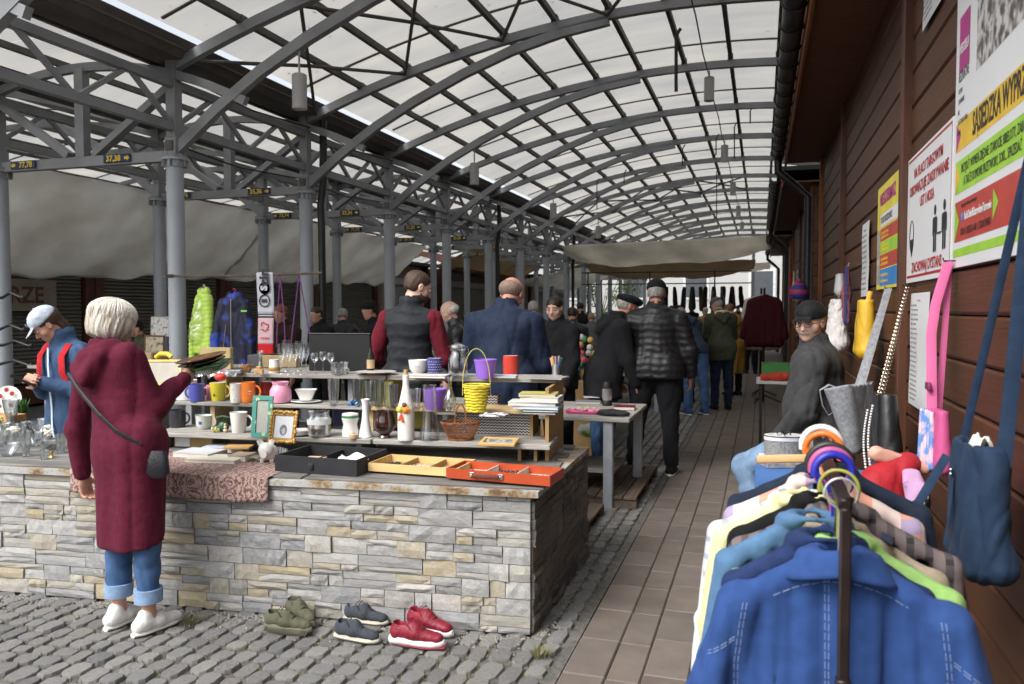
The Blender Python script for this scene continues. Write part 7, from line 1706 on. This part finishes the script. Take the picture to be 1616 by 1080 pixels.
OL=FAB('olive_suede',(.10,.10,.065)); OLS=mat('sole_olive',(.13,.125,.09),.8); GS=FAB('slate_suede',(.055,.062,.075)); GSS=mat('sole_sand',(.42,.39,.32),.7); RD=mat('red_knit',(.20,.008,.022),.5,var=.25,scale=40,bump=.3); RW=mat('sole_white2',(.66,.65,.66),.4)
shoe(418,996,.26,.02,OL,OLS,'olive_sneaker','front olive green sneaker with dark laces and ridged sole',chunky=1); shoe(452,975,.26,-.55,OL,OLS,'olive_sneaker','rear olive green sneaker tucked behind its pair',chunky=1,dy=.02)
shoe(528,1006,.25,-.10,GS,GSS,'grey_shoe','front slate grey lace shoe with a pale sole'); shoe(540,982,.25,-.05,GS,GSS,'grey_shoe','rear slate grey lace shoe behind its pair',dy=.02)
a=shoe(614,1016,.28,.03,RD,RW,'red_sneaker','front dark red running sneaker with thick white sole',laces=mat('lace_red',(.12,.005,.015)),chunky=.9); shoe(640,994,.28,-.28,RD,RW,'red_sneaker','rear dark red running sneaker leaning behind its pair',laces=MATS['lace_red'],chunky=.9,dy=.02)
MB().tube([(.02,0,.008),(.08,0,.008),(.2,0,.008),(.28,0,.012)],[(.006,.02),(.007,.034),(.007,.038),(.005,.02)],12,side=(0,0,1)).build('outsole',mat('sole_wine',(.22,.02,.03),.3),a)

# ================================================================ CLOTHES ON THE RAIL BY THE COLUMNS
YR=6.85
ra,rb=atY(264,436,YR),atY(508,431,YR)
t=thing('clothes_rail','long thin wooden pole tied across two steel columns','pole'); MB().tube([ra,ra.lerp(rb,.5)+Vector((0,0,-.012)),rb],.012,8).build('pole',mat('old_pole',(.12,.095,.075),.7,var=.3,scale=10),t); MB().box(ra+Vector((.035,0,0)),(.09,.035,.035),bev=.006).build('clamp',TUBE,t); MB().tube([atY(265,437,YR)+Vector((.03,.02,.02)),Vector((-6.09,7.0,ra.z)),Vector((-6.0,7.22,ra.z)),Vector((-5.9,7.0,ra.z)),atY(295,437,YR)+Vector((0,.02,0))],.006,6).build('rope',mat('rope_grey',(.2,.19,.17),.9),t)
sR=mpp(ra)
def hang_at(px,py): return atY(px,py,YR)
def hung(name,label,px,ytop,ybot,wpx,m,mk=None,cat='jacket',puff=None,slx=.05,rz=0,thick=.05,hcol=None):
    c=hang_at(px,ytop); h=(ybot-ytop)*sR; w=wpx*sR/2; t=thing(name,label,cat,c,rz)
    S=SDF((-w-.2,-.16,-h-.05),(w+.2,.16,.08),.011); 
    for k in range(5): f=-1+2*k/4; S.cone((f*w*.6,0,-.02-.07*abs(f)),(f*w*.72,0,-h*.86),thick,thick*1.15,.05)
    for sg in(-1,1): S.cone((sg*w*.72,-.0,-.09),(sg*(w+slx*.5),-.04,-h*.5),thick*1.1,thick*.95,.03); S.cone((sg*(w+slx*.5),-.04,-h*.5),(sg*(w+slx),-.05,-h*.97),thick*.95,thick*.72,.02)
    S.cone((-.05,0,-.0),(.05,0,-.0),.04,.04,.03); S.cone((0,.0,.0),(0,-.01,.08),.03,.05,.01,sub=True)
    link('body',S.mesh('body',m,folds(.010,16,len(label),.35,puff=puff)),t)
    b=MB(); b.tube([(0,0,-.03),(0,0,.03),(.018,0,.05),(.0,0,.068),(-.016,0,.055)],.004,6)
    for sg in(-1,1): b.tube([(0,0,-.01),(sg*.12,0,-.05)],.006,6)
    b.build('hanger',hcol or mat('plastic_white',(.7,.7,.7)),t); return t,w,h
LIME=mat('neon_lime',(.46,.66,.10),.5,var=.06)
t,w,h=hung('lime_jacket','neon lime quilted childrens jacket under a clear plastic cover',322,460,566,34,LIME,puff=(.045,.007),rz=-.25,slx=.03,thick=.042)
S=SDF((-.22,-.2,-.55),(.22,.2,.1),.016); S.cone((0,0,.0),(-.05,0,-.45),.05,.13,.05); o=link('plastic_cover',S.mesh('plastic_cover',glass('film',(.96,.97,.96),.13,.2),folds(.02,20,2)),t)
CAMO=mat('blue_camo',(.006,.008,.03),.6,col2=(.03,.07,.42),scale=7,thr=(.52,.66),detail=2)
t,w,h=hung('blue_camo_jacket','dark navy childrens jacket with bright blue blotches on a pink hanger',370,466,592,50,CAMO,rz=.15,hcol=PL('hot_pink',(.70,.05,.35)))
MB().box((w*.92,-.10,-.16),(.06,.01,.016)).build('sleeve_tag',mat('neon_green',(.25,.75,.1),.5),t); MB().tube([(0,-.075,-.04),(0,-.085,-h*.8)],.004,5).build('zip',mat('zip_metal',(.5,.5,.5)),t); MB().tube([(-w*.35,-.075,-.30),(-w*.6,-.075,-.62)],.003,5).build('pocket_piping',mat('piping_tan',(.3,.2,.2)),t)
# football scarf
t=thing('football_scarf','white and red football scarf with black lettering hanging over the pole','scarf',(0,0,0))
a=hang_at(407.5,430); b_=hang_at(432.5,430); zt=a.z+.005; wv=b_.x-a.x; xm=(a.x+b_.x)/2
def scs(y0,y1,m,name='cloth',off=0,sway=1): 
    z1=hang_at(420,y0).z; z0=hang_at(420,y1).z; bb=MB(); bb.grid(lambda u,v:(a.x-.0+wv*u+.004*math.sin((z0+(z1-z0)*v)*9),YR-.020-.004*off+.006*math.sin(u*4+(z0+(z1-z0)*v)*6)*sway,z0+(z1-z0)*v),6,12); o=bb.build(name,m,t); q=o.modifiers.new('s','SOLIDIFY'); q.thickness=.006; return o
SCW=mat('scarf_white',(.62,.62,.68),.9,var=.06,scale=40); SCP=mat('scarf_pink',(.66,.46,.50),.9); SCR=mat('scarf_red',(.55,.012,.015),.85,var=.15)
scs(430,496,SCW); scs(496,497.5,SK,'stripe'); scs(497.5,499,SCW,'stripe'); scs(499,502,SK,'stripe'); scs(502,543,SCP); scs(543,570,SCR); scs(558,582,SCR,off=5)
zc=lambda py: hang_at(420,py).z
bm_=lambda py,r=0: basis(Vector((xm,YR-.034,zc(py))),Vector((0,0,1)) if r else Vector((1,0,0)),Vector((-1,0,0)) if r else Vector((0,0,1)),Vector((0,-1,0)))
text('lettering','cin',.15,SK,t,bm_(438,1),bold=.006); 
bb=MB(); bb.lathe([(1e-6,0),(.062,0)],24,(xm,YR-.033,zc(455)),M=Matrix.Rotation(PI/2,3,'X')); bb.build('disc',SK,t,False); text('lettering','S',.10,SCW,t,basis(Vector((xm,YR-.036,zc(455))),Vector((0,0,1)),Vector((-1,0,0)),Vector((0,-1,0))),bold=.006)
MB().tube([(xm+.058*math.cos(q),YR-.034,zc(475)+.058*math.sin(q)) for q in [2*PI*k/24 for k in range(24)]],.006,6,closed=True).build('ring',SK,t); text('lettering','E',.075,SK,t,basis(Vector((xm,YR-.036,zc(475))),Vector((0,0,1)),Vector((-1,0,0)),Vector((0,-1,0))),bold=.004)
bb=MB()
for (x,z,r,a0,a1) in((-.02,.035,.022,.5,4),(.02,.02,.022,-1.5,2.4),(-.03,-.035,.022,0,2.4),(.03,-.035,.022,.9,3.3)): bb.tube([(xm+x+r*math.cos(q),YR-.034,zc(518)+z+r*math.sin(q)) for q in [a0+(a1-a0)*k/8 for k in range(9)]],.0045,5)
bb.build('emblem',SCR,t); text('lettering','POLSKA',.030,SCR,t,basis(Vector((xm,YR-.036,zc(534))),Vector((1,0,0)),Vector((0,0,1)),Vector((0,-1,0))),bold=.0005)
for i,(px,e) in enumerate(((442,455),(472,497))):
    q=MB(); p=hang_at(px,433); 
    for dx in(-4,6): q.tube([p,hang_at(px+dx*(1+i),500),hang_at(px+dx*(1.4+2*i),548)],[(.007,.002)]*3,6)
    o=q.build('purple_strings',mat('purple_cord',(.14,.03,.15),.7)); tag(o,['purple cords hanging right of the football scarf','purple cords hanging at the right end of the pole'][i],'string')
# framed pictures by the columns
SK1=mat('etching',(.55,.53,.50),.6,col2=(.12,.12,.12),scale=26,thr=(.50,.66),detail=6); p=atY(254,531,7.5)
pframe('etching_frame','thin framed grey etching of a house hanging by the steel column',p,44*mpp(p),31*mpp(p),.006,mat('frame_pale',(.50,.49,.47),.5),SK1,.05,-.1)
pframe('drawing_frame','brown framed drawing of trees leaning below the etching',atY(243,564,7.3),41*mpp(p),34*mpp(p),.018,mat('frame_brown',(.13,.06,.035),.4),mat('sepia_drawing',(.42,.37,.26),.6,col2=(.06,.06,.05),scale=17,thr=(.48,.66),detail=7),.05,-.1)
# long table under the rail carrying those things
t=thing('plank_table','rough plank table standing behind the display between the steel columns','table',(-5.1,6.6,0))
for k in range(4): MB().box((0,-.45+.24*k,.98),(3.6,.22,.03),bev=.004).build('table_board',WOODG,t,False)
for x in(-1.7,0,1.7):
    for y in(-.4,.3): MB().box((x,y,.48),(.06,.06,.95)).build('leg',STEEL,t,False)
o=MB().box((0,0,.10),(.34,.05,.20),bev=.006).build('tan_board',mat('tan_ply',(.45,.36,.17),.6),None,False,atY(342,592,6.2)); o.location.z=.996; tag(o,'tan plywood panel leaning under the blue blotched jacket','panel')
for i,(px,c,lab) in enumerate(((222,(.30,.22,.14),'brown carton on the plank table behind the maroon tunic'),(460,(.10,.10,.11),'black crate on the plank table behind the wine glasses'),(480,(.40,.30,.16),'cardboard carton near the second column'))):
    p=at_depth(px,8.0); o=MB().box((0,0,.06),(.34,.26,.12),bev=.008).build('storage_box',mat('boxcol%d'%i,c,.6,var=.15),None,False,(p[0],6.6,.996),.2*i); tag(o,lab,'box')
# bicycle-like black bracket clutter at the left column
t=thing('black_rack','black metal display bracket clipped to the left column','bracket',(0,0,0))
b=MB(); cx,cy_=ROW2*U+.0,FY(0)
for px,py,dx in((4,470,.3),(0,520,.35),(5,545,.4),(0,575,.45)):
    p=atY(px,py,6.3); b.tube([p+Vector((-.5,0,-.02)),p,p+Vector((dx*.55,-.05,.05)),p+Vector((dx,-.02,-.01))],.016,8); b.ball(p+Vector((dx,-.02,0)),.028,8)
b.tube([atY(-14,440,6.3),atY(-12,620,6.3)],.02,8); b.build('arms',BLACKM,t)
# ================================================================ NEXT STALL: GREY TABLE
T0=Vector((-.955,6.05,0)); t=thing('grey_stall_table','weathered grey plank stall table on galvanised legs behind the stone counter','table',tuple(T0))
GALV=mat('galvanised',(.42,.45,.49),.4,.35,var=.12,scale=9)
for k in range(5): MB().box((-1.1,.10+.2*k,.695),(2.2,.192,.035),bev=.005).build('table_board',WOODG,t,False)
for (x,y) in((-.17,.06),(-.06,.86),(-2.0,.06),(-2.0,.86)):
    MB().box((x,y,.34),(.075,.075,.68),bev=.006).build('leg',GALV,t,False)
MB().box((-1.1,.5,.25),(1.9,.6,.025)).build('lower_shelf',WOODG,t,False)
def on2(px,py,z=.714): p=atZ(px,py,z); return p
t=thing('thermos','steel thermos with a black lid and base on the grey stall table','thermos',on2(958,640)); s=mpp(t.location)
MB().lathe([(1e-6,0),(8*s,0),(8*s,6*s),(6.5*s,9*s)],20).build('base_ring',BLACKM,t); MB().lathe([(6.6*s,8*s),(8.2*s,14*s),(8.2*s,27*s)],20).build('steel_body',mat('brushed_steel',(.6,.6,.6)),t); MB().lathe([(8.3*s,27*s),(8.3*s,31*s),(6.5*s,37*s),(1e-6,37.5*s)],20).build('lid',BLACKM,t)
book(0,0,on2(985,648),.17,.14,.030,0,COV('burgundy',(.16,.012,.02)),'burgundy hardback on the grey stall table',group='books on the grey stall table')
book(0,0,on2(928,638),.22,.15,.020,.1,COV('grey3',(.22,.22,.23)),'stack of grey magazines behind the pink tray',group='books on the grey stall table'); book(0,0,on2(934,632)+Vector((0,0,.022)),.14,.12,.006,.2,COV('white5',(.66,.66,.66)),'white leaflet on the grey magazines',group='books on the grey stall table')
b=MB(); sqloft(b,[(.14,.09,0),(.15,.10,.02),(.146,.096,.02),(.13,.085,.005)]); o=b.build('pink_tray',mat('pink_tray',(.62,.12,.30),.35),None,True,on2(922,652)); tag(o,'pink plastic tray of small trinkets on the grey table','tray')
beads(o,0,0,60,.008,mat('trinkets',(.35,.38,.45),.4,col2=(.62,.45,.20),scale=30),.05,'tray_trinkets','mixed trinkets in the pink tray','trinkets').location=on2(922,650)+Vector((0,.03,.008))
S=SDF((-.16,-.11,-.01),(.16,.11,.10),.008); S.cone((-.08,0,.02),(.08,0,.02),.035,.03,.02,sq=(0,0,1),f=1.8); S.ell((0,0,.02),(.13,.07,.03),.02); o=link('black_pouch',S.mesh('black_pouch',BLF,folds(.008,30,4)),None,on2(968,656)); tag(o,'black fabric pouch flattened on the grey table corner','pouch')
o=MB().lathe([(1e-6,0),(.033,0),(.033,.06),(.03,.065),(1e-6,.065)],18).build('blue_tin',mat('tin_blue',(.03,.05,.25),.3,.4),None,True,on2(972,628)); tag(o,'small dark blue tin beside the thermos','tin')
S=SDF((-.22,-.16,-.02),(.22,.16,.18),.012); S.ell((0,0,.07),(.16,.11,.07),.02); o=link('carrier_bag',S.mesh('carrier_bag',mat('bag_green',(.72,.74,.72),.4,col2=(.32,.60,.05),scale=5,thr=(.48,.52)),folds(.014,22,6)),None,on2(936,690,.27)); tag(o,'white and green plastic carrier bag under the grey table','bag')
# coloured small goods behind the bald man and the hoodie
q=random.Random(12); t=thing('trinket_stand','crowded stand of small colourful goods behind the person in the black hoodie','stand',at_depth(905,8.6))
MB().box((0,0,.40),(.60,.5,.80),bev=.01).build('stand_base',CHIP,t,False)
b=[MB() for _ in range(5)]
for k in range(220): b[k%5].ball((q.uniform(-.28,.28),q.uniform(-.22,.22),.81+q.random()*.45*(1-abs(q.uniform(-1,1)))),.022+q.random()*.02,5)
for i,c in enumerate(((.55,.08,.12),(.62,.60,.55),(.08,.12,.45),(.55,.35,.08),(.06,.30,.15))): o=b[i].build('small_goods',mat('goods%d'%i,c,.4),t); o['kind']='stuff'
# pallets behind the counter
PAL=mat('pallet_wood',(.115,.085,.062),.85,var=.35,scale=5,stretch=(6,.6,6),bump=.4,rnd=.2)
for i,(x,y,w,l,z,rz) in enumerate(((-1.52,5.35,.80,1.15,.05,0),(-1.38,6.75,.95,1.3,.07,.0),(-2.6,5.9,1.2,1.2,.05,.02))):
    t=thing('wooden_pallet',['low wooden pallet floor just behind the stone counter end','low wooden pallet floor under the grey stall table','low wooden pallet floor where the stall holders stand'][i],'pallet',(x,y,0),rz,'pallets laid on the ground')
    n=int(w/.105)
    for k in range(n): MB().box((-w/2+(k+.5)*w/n,0,z+.012),(w/n-.008,l,.022),bev=.003).build('slat',PAL,t,False)
    for yy_ in(-l/2+.05,0,l/2-.05): MB().box((0,yy_,z/2+.0),(w,.08,z-.002)).build('bearer',PAL,t,False)
# ================================================================ LEFT SIDE: SHUTTERED KIOSKS, AWNINGS
SHUT=mat('roller_shutter',(.17,.155,.135),.6,.1,var=.18,scale=4,stretch=(.4,.4,6)); BRP=mat('kiosk_post',(.085,.028,.018),.6,var=.2); DIN=MATS['dark_inside']
TILE=mat('red_tile',(.30,.10,.085),.7,var=.2,scale=9)
def lkiosk(y0,y1,label,wall,shut,X=-11.3,H=2.95,roofm=None,posts=True):
    t=thing('shutter_kiosk',label,'kiosk',(X,y0,0)); L=y1-y0
    MB().box((-1.5,L/2,H/2),(2.9,L-.01,H-.01)).build('wall',wall,t,False)
    b=MB(); n=30; zz=[.35+i*(1.95/n) for i in range(n+1)]
    prof=[]
    for i in range(n): prof+=[(.02,zz[i]),(.055,zz[i]+.02),(.055,zz[i]+.045)]
    for y in(.25,L-.25): b.v+=[(x,y,z) for x,z in prof]
    m=len(prof); b.f=[(i,m+i,m+i+1,i+1) for i in range(m-1)]; b.build('roller_shutter',shut,t,False)
    MB().box((.06,L/2,2.42),(.16,L-.3,.22),bev=.01).build('shutter_box',shut,t,False)
    if posts:
        for y in(.10,L-.10): MB().box((.05,y,H/2),(.14,.18,H),bev=.01).build('post',BRP,t,False)
    MB().box((.06,L/2,.17),(.10,L-.4,.30)).build('plinth',BRP,t,False)
    if roofm:
        b=MB(); w=int(L/.22); b.grid(lambda u,v:(.75-2.6*v,-.2+(L+.4)*u,H-.10+.85*v+.028*abs(math.sin(PI*u*w))+.03*((v*7)%1)),w*4,28); b.build('tiled_roof',roofm,t)
        for v in (0,): pass
    else: MB().box((-1.3,L/2,H+.05),(3.6,L+.02,.10)).build('roof',mat('felt_roof',(.06,.06,.062),.9),t,False)
    return t
DKW=mat('kiosk_dark',(.05,.042,.036),.8); CRW=mat('kiosk_cream',(.44,.38,.28),.8); WSH2=mat('shutter_white',(.42,.43,.43),.5)
for i,(a,b_,lab) in enumerate(((3.6,7.6,'shuttered dark kiosk under the awning at the far left edge'),(7.6,11.2,'shuttered dark kiosk behind the person in the pale cap'),(11.2,14.8,'shuttered dark kiosk behind the steel column and the etching'),(14.8,18.4,'shuttered dark kiosk behind the lime jacket and football scarf'),(18.4,22,'shuttered dark kiosk behind the purple cords'))):
    lkiosk(a,b_,lab,DKW,SHUT)
lkiosk(22.2,25.2,'cream kiosk with a white roller shutter left of the bearded man',CRW,WSH2,X=-11.0)
lkiosk(25.6,32,'dark kiosk with a red tiled roof seen between the columns',BRP,SHUT,X=-10.4,roofm=TILE)
lkiosk(33,40,'tan kiosk at the far left end of the hall',CRW,SHUT,X=-9.6)
p=atX(44,466,-11.1); t=thing('letter_board','tan board with brown letters ZE on the kiosk behind the left column','sign',p); MB().box((.0,0,0),(.03,1.05,.50)).build('board',mat('tan_board2',(.24,.20,.15),.8),t,False)
text('lettering','WARZE',.36,mat('letter_brown',(.09,.045,.03),.7),t,basis(Vector((.018,-.34,-.01)),Vector((0,1,0)),Vector((0,0,1)),Vector((1,0,0))),bold=.008)
def canvas_mat(name,c,tr=.5):
    m=bpy.data.materials.new(name); m.use_nodes=True; nt=m.node_tree; N=nt.nodes; L=nt.links; N.clear(); o=N.new('ShaderNodeOutputMaterial'); mx=N.new('ShaderNodeMixShader'); a=N.new('ShaderNodeBsdfDiffuse'); b=N.new('ShaderNodeBsdfTranslucent'); tc=N.new('ShaderNodeTexCoord')
    f=noise_(nt,tc.outputs['Object'],1.3,6); col=ramp_(nt,f,[(.3,[x*.8 for x in c]),(.7,[min(1,x*1.1) for x in c])]); L.new(col,a.inputs[0]); L.new(col,b.inputs[0]); mx.inputs[0].default_value=tr; L.new(a.outputs[0],mx.inputs[1]); L.new(b.outputs[0],mx.inputs[2]); L.new(mx.outputs[0],o.inputs[0]); return m
CV=canvas_mat('canvas_grey',(.95,.93,.89),.62); CVW=canvas_mat('canvas_white',(.86,.83,.77),.72); CVB=canvas_mat('canvas_brown',(.55,.47,.35),.5)
def awning(label,A,B,C,D,m,sag=.25,seed=0,nu=60,nv=26,scal=.06,ns=5,wr=.02):
    """A-B is the high edge, D-C the low edge; canvas sags between and scallops along the low edge"""
    A,B,C,D=[Vector(p) for p in(A,B,C,D)]; r=random.Random(seed); ph=[r.uniform(0,6) for _ in range(4)]
    def f(u,v):
        p=A.lerp(B,u).lerp(D.lerp(C,u),v); z=-sag*math.sin(PI*u)**.8*math.sin(PI*min(1,v*1.0))*.6-sag*.5*math.sin(PI*v)*(.6+.4*math.sin(u*ns*PI)**2)
        z+=wr*(math.sin(u*31+v*9+ph[0])+.7*math.sin(u*57-v*21+ph[1])+.6*math.sin((u*12+v*25)+ph[2]))*(.25+v)
        z-=scal*abs(math.sin(PI*u*ns))*v**3
        return p+Vector((0,0,z))
    o=MB().grid(f,nu,nv).build('canvas_awning',m); tag(o,label,'awning',None); q=o.modifiers.new('s','SOLIDIFY'); q.thickness=.004; return o
awning('long grey canvas awning hanging over the left kiosks nearest the camera',(-8.95,6.2,3.38),(-8.95,13.32,3.34),(-10.35,13.52,2.16),(-10.35,5.6,1.98),CV,.14,1,scal=.03)
awning('second grey canvas awning continuing over the left kiosks with a visible seam',(-8.95,13.25,3.36),(-8.95,20.6,3.30),(-10.3,20.8,2.28),(-10.3,13.45,2.14),CV,.14,2,scal=.03)
awning('tan canvas awning further back between the left columns',(-8.9,24.5,3.7),(-8.9,33,3.5),(-10.4,33,2.75),(-10.4,24.5,3.0),CVB,.3,3)
awning('pale canvas awning at the far left of the hall',(-6.4,30,3.4),(-6.4,38,3.3),(-9.4,38,2.5),(-9.4,30,2.6),CV,.3,4)
awning('bright white canvas strung across the aisle high above the far shoppers',(-6.0,24.2,3.52),(.35,23.6,3.62),(.30,25.6,3.42),(-5.9,26.0,3.18),CVW,.50,5,scal=.03,ns=2,wr=.012)
awning('brownish canvas hanging below the bright white one over the far stalls',(-5.9,27.4,3.15),(-.2,27,3.15),(-.3,29,3.0),(-5.9,29,2.95),CVB,.45,6,scal=.05,ns=2)
awning('beige canvas over the last stalls near the end of the aisle',(-5.9,31.4,3.1),(.3,31.4,3.3),(.3,34,3.2),(-5.9,34,3.1),CVW,.25,7,ns=3)
# poles of the far stalls
t=thing('stall_frame','light metal frame carrying hanging clothes at the far stalls','frame',(-2.2,25.5,0))
for x in(-3.2,-1.2,.8): MB().tube([(x,0,0),(x,0,2.75)],.022,6).build('pole',TUBE,t); 
for z in(2.35,2.72): MB().tube([(-3.4,0,z),(1.9,0,z)],.018,6).build('rail',TUBE,t)
q=random.Random(21)
cl=[BLKF,NAVY,OLIVE,BRN,GRC,PUR,BLKF,NAVY,MUST,GRC,DENIM,BLKF]
nmc=['black','navy','olive','dark brown','grey','plum','second black','second navy','mustard','second grey','denim blue','third black']
for i in range(7):
    x=(-2.75,-2.2,-1.95,-1.55,-1.3,-1.0,-.75)[i]; S=SDF((x-.3,25.25,.9),(x+.3,25.75,2.36),.022)
    zb_=1.45+q.uniform(-.35,.35); S.cone((x-.12,25.5,2.2),(x-.15,25.5,zb_),.06,.07,.04); S.cone((x+.12,25.5,2.2),(x+.15,25.5,zb_),.06,.07,.04); S.cone((x-.14,25.5,2.15),(x-.20,25.47,1.6),.05,.05,.03); S.cone((x+.14,25.5,2.15),(x+.20,25.47,1.6),.05,.05,.03)
    o=link('hanging_coat',S.mesh('hanging_coat',cl[i],folds(.012,16,i,.3))); tag(o,'%s coat hanging in the row on the far stall frame'%nmc[i],'coat','coats hanging on the far stall frame')
# maroon coat on a stand with a white one behind it
def standcoat(label,px,z,m,h0,h1,w,dy=0):
    c=at_depth(px,z); c=(c[0],c[1]+dy,0); t=thing('coat_stand',label,'coat stand',c); S=SDF((-.5,-.2,h0-.05),(.5,.2,h1+.1),.018)
    for k in range(5): f=-1+2*k/4; S.cone((f*w*.55,0,h1-.05-.06*abs(f)),(f*w*.85,0,h0+.05),.07,.09,.05)
    for sg in(-1,1): S.cone((sg*w*.75,0,h1-.12),(sg*w*1.25,-.02,h0+.15),.07,.06,.04)
    link('coat',S.mesh('coat',m,folds(.014,12,3,.3)),t); MB().tube([(0,0,0),(0,0,h1+.12)],.018,8).build('pole',TUBE,t)
    for a in(0,2.1,4.2): MB().tube([(0,0,.12),(math.cos(a)*.28,math.sin(a)*.28,.01)],.012,6).build('foot',TUBE,t)
standcoat('dark maroon coat displayed on a thin stand beside the right hand kiosks',1206,13.2,FAB('dark_maroon',(.055,.010,.016)),.95,1.78,.27)
standcoat('white coat with lace hem on a stand just behind the dark maroon coat',1201,14.2,FAB('off_white',(.50,.46,.42)),.85,1.80,.30)
t=thing('side_table','small table with a green crate and red cloth by the right hand wall','table',at_depth(1231,9.2)); MB().box((0,0,.72),(.5,.6,.03)).build('tabletop',mat('white_top',(.6,.6,.58)),t,False)
for x in(-.2,.2):
    for y in(-.25,.25): MB().box((x,y,.35),(.03,.03,.70)).build('leg',BLACKM,t,False)
lo=Vector(t.location)
b=MB(); 
for (c,d) in(((0,-.19,.09),(.42,.012,.18)),((0,.19,.09),(.42,.012,.18)),((-.21,0,.09),(.012,.37,.18)),((.21,0,.09),(.012,.37,.18)),((0,0,.01),(.41,.37,.012))): b.box(c,d)
o=b.build('green_crate',mat('crate_green',(.05,.22,.05),.5),None,False,lo+Vector((.02,.1,.736))); tag(o,'green plastic crate on the small side table','crate')
S=SDF((-.25,-.15,-.05),(.25,.15,.16),.012); S.cone((-.12,0,.03),(.12,.0,.05),.045,.05,.03); o=link('red_cloth',S.mesh('red_cloth',mat('red_orange',(.50,.05,.025),.8),folds(.014,26,2)),None,lo+Vector((-.05,-.2,.74))); tag(o,'crumpled red cloth on the small side table','cloth')
# stalls with goods between the columns further back
q=random.Random(31)
gm=[mat('goods%d'%i,(.5,.5,.5)) for i in range(5)]+[mat('goods_w',(.62,.60,.56),.6),mat('goods_k',(.03,.03,.035),.6)]
for i,(x,y,lab) in enumerate(((-2.3,9.6,'market table heaped with small goods left of the stooping shopper'),(-2.2,12.8,'market table with mixed wares near the bending shopper'),(-4.9,11.0,'market table with boxes between the first steel columns'),(-4.8,15.5,'market table behind the black screen in the shade'),(-2.1,17.5,'far market table loaded with clothes'),(-7.2,9.2,'dark table with boxes near the kiosks on the left'))):
    t=thing('market_table',lab,'table',(x,y,0)); MB().box((0,0,.74),(1.5,1.6,.04)).build('tabletop',WOODG,t,False)
    for a in(-.7,.7):
        for c in(-.7,.7): MB().box((a,c,.36),(.06,.06,.72)).build('leg',GALV,t,False)
    bs=[MB() for _ in gm]
    for k in range(90):
        j=q.randrange(len(gm)); a,c=q.uniform(-.68,.68),q.uniform(-.74,.74)
        if q.random()<.5: bs[j].box((a,c,.76+.03),(q.uniform(.05,.16),q.uniform(.05,.14),q.uniform(.04,.12)),rz=q.uniform(0,3))
        else: bs[j].lathe([(1e-6,0),(.03,0),(.035,.06),(.02,.10),(.02,.13),(1e-6,.13)],8,(a,c,.76))
    for j,b in enumerate(bs):
        if b.v: o=b.build('small_goods',gm[j],None); o.parent=t; o['kind']='stuff'
# tree and bush at the far open end
def tree(name,label,x,y,h,cr,z0):
    t=thing(name,label,'tree',(x,y,0)); MB().tube([(0,0,0),(.05,.02,z0),(0,.1,h)],[.12,.09,.03],8).build('trunk',mat('bark',(.08,.06,.045),.9),t)
    b=MB(); q=random.Random(3)
    for k in range(9): a=q.uniform(0,6.3); b.tube([(0,0,z0*.8),(math.cos(a)*cr*.7,math.sin(a)*cr*.7,z0+q.uniform(0,h-z0))],[.04,.01],5)
    b.build('branches',MATS['bark'],t)
    b=MB()
    cs=[(q.gauss(0,cr*.5),q.gauss(0,cr*.5),q.uniform(z0*.6,h)) for _ in range(22)]
    for k in range(3600):
        c=q.choice(cs); p=Vector((c[0]+q.gauss(0,.28),c[1]+q.gauss(0,.28),c[2]+q.gauss(0,.22))); n=Vector((q.gauss(0,1),q.gauss(0,1),q.gauss(0,1))).normalized(); u=n.orthogonal().normalized()*.07; w=n.cross(u)*.7; b.add([p-u,p+w,p+u,p-w],[(0,1,2,3)])
    o=b.build('crown',mat('spring_leaf',(.10,.19,.025),.6,col2=(.16,.26,.04),scale=4),t,False); o['kind']='stuff'
tree('leafy_tree','bright green leafy tree seen beyond the far left columns',-8.6,44,4.2,1.7,1.0)
# mid-distance white daylight building on the right end
t=thing('street_lamp','tall grey post standing at the open far end of the aisle','post',(-.4,40,0)); MB().tube([(0,0,0),(0,0,6)],.07,8).build('pole',STEEL,t)

# grime, leaves and cables on the roof
b=MB(); q=random.Random(77)
for k in range(420):
    x=-.93+q.random()**1.4*1.2; y=q.uniform(FY(-1),FY(8)); p=wp(x,hup(x)+.0285,y); a=q.uniform(0,6.3); r=q.uniform(.008,.035); c,s_=math.cos(a)*r,math.sin(a)*r
    b.add([p+Vector((c,s_,0)),p+Vector((-s_*.4,c*.4,0)),p+Vector((-c,-s_,0)),p+Vector((s_*.4,-c*.4,0))],[(0,1,2,3)])
o=b.build('leaf_litter',mat('dead_leaf',(.05,.035,.02),.9),None,False); tag(o,'dead leaves and grit lying on the translucent roof sheets','leaf litter',kind='stuff')
for i,(x,h,lab) in enumerate(((-.985,.412,'thin black power cable running along the upper truss by the columns'),(-.13,.572,'grey cable sagging along the middle of the vault between lamps'),(-1.02,.30,'cable looping along the lower truss by the columns'))):
    pts=[]
    for n in range(0,12):
        for f in (0,.5): pts.append(wp(x,h-(.012 if f else 0),FY(n+f)))
    o=MB().tube(pts,.010,5).build('power_cable',BLACKM); tag(o,lab,'cable')
for n in (0,1,2,3,4):
    MB().box(wp(-1,.285,FY(n))+Vector((0,-.085,.02)),(.09,.012,.10)).build('fixing_plate',STEELD,hall)
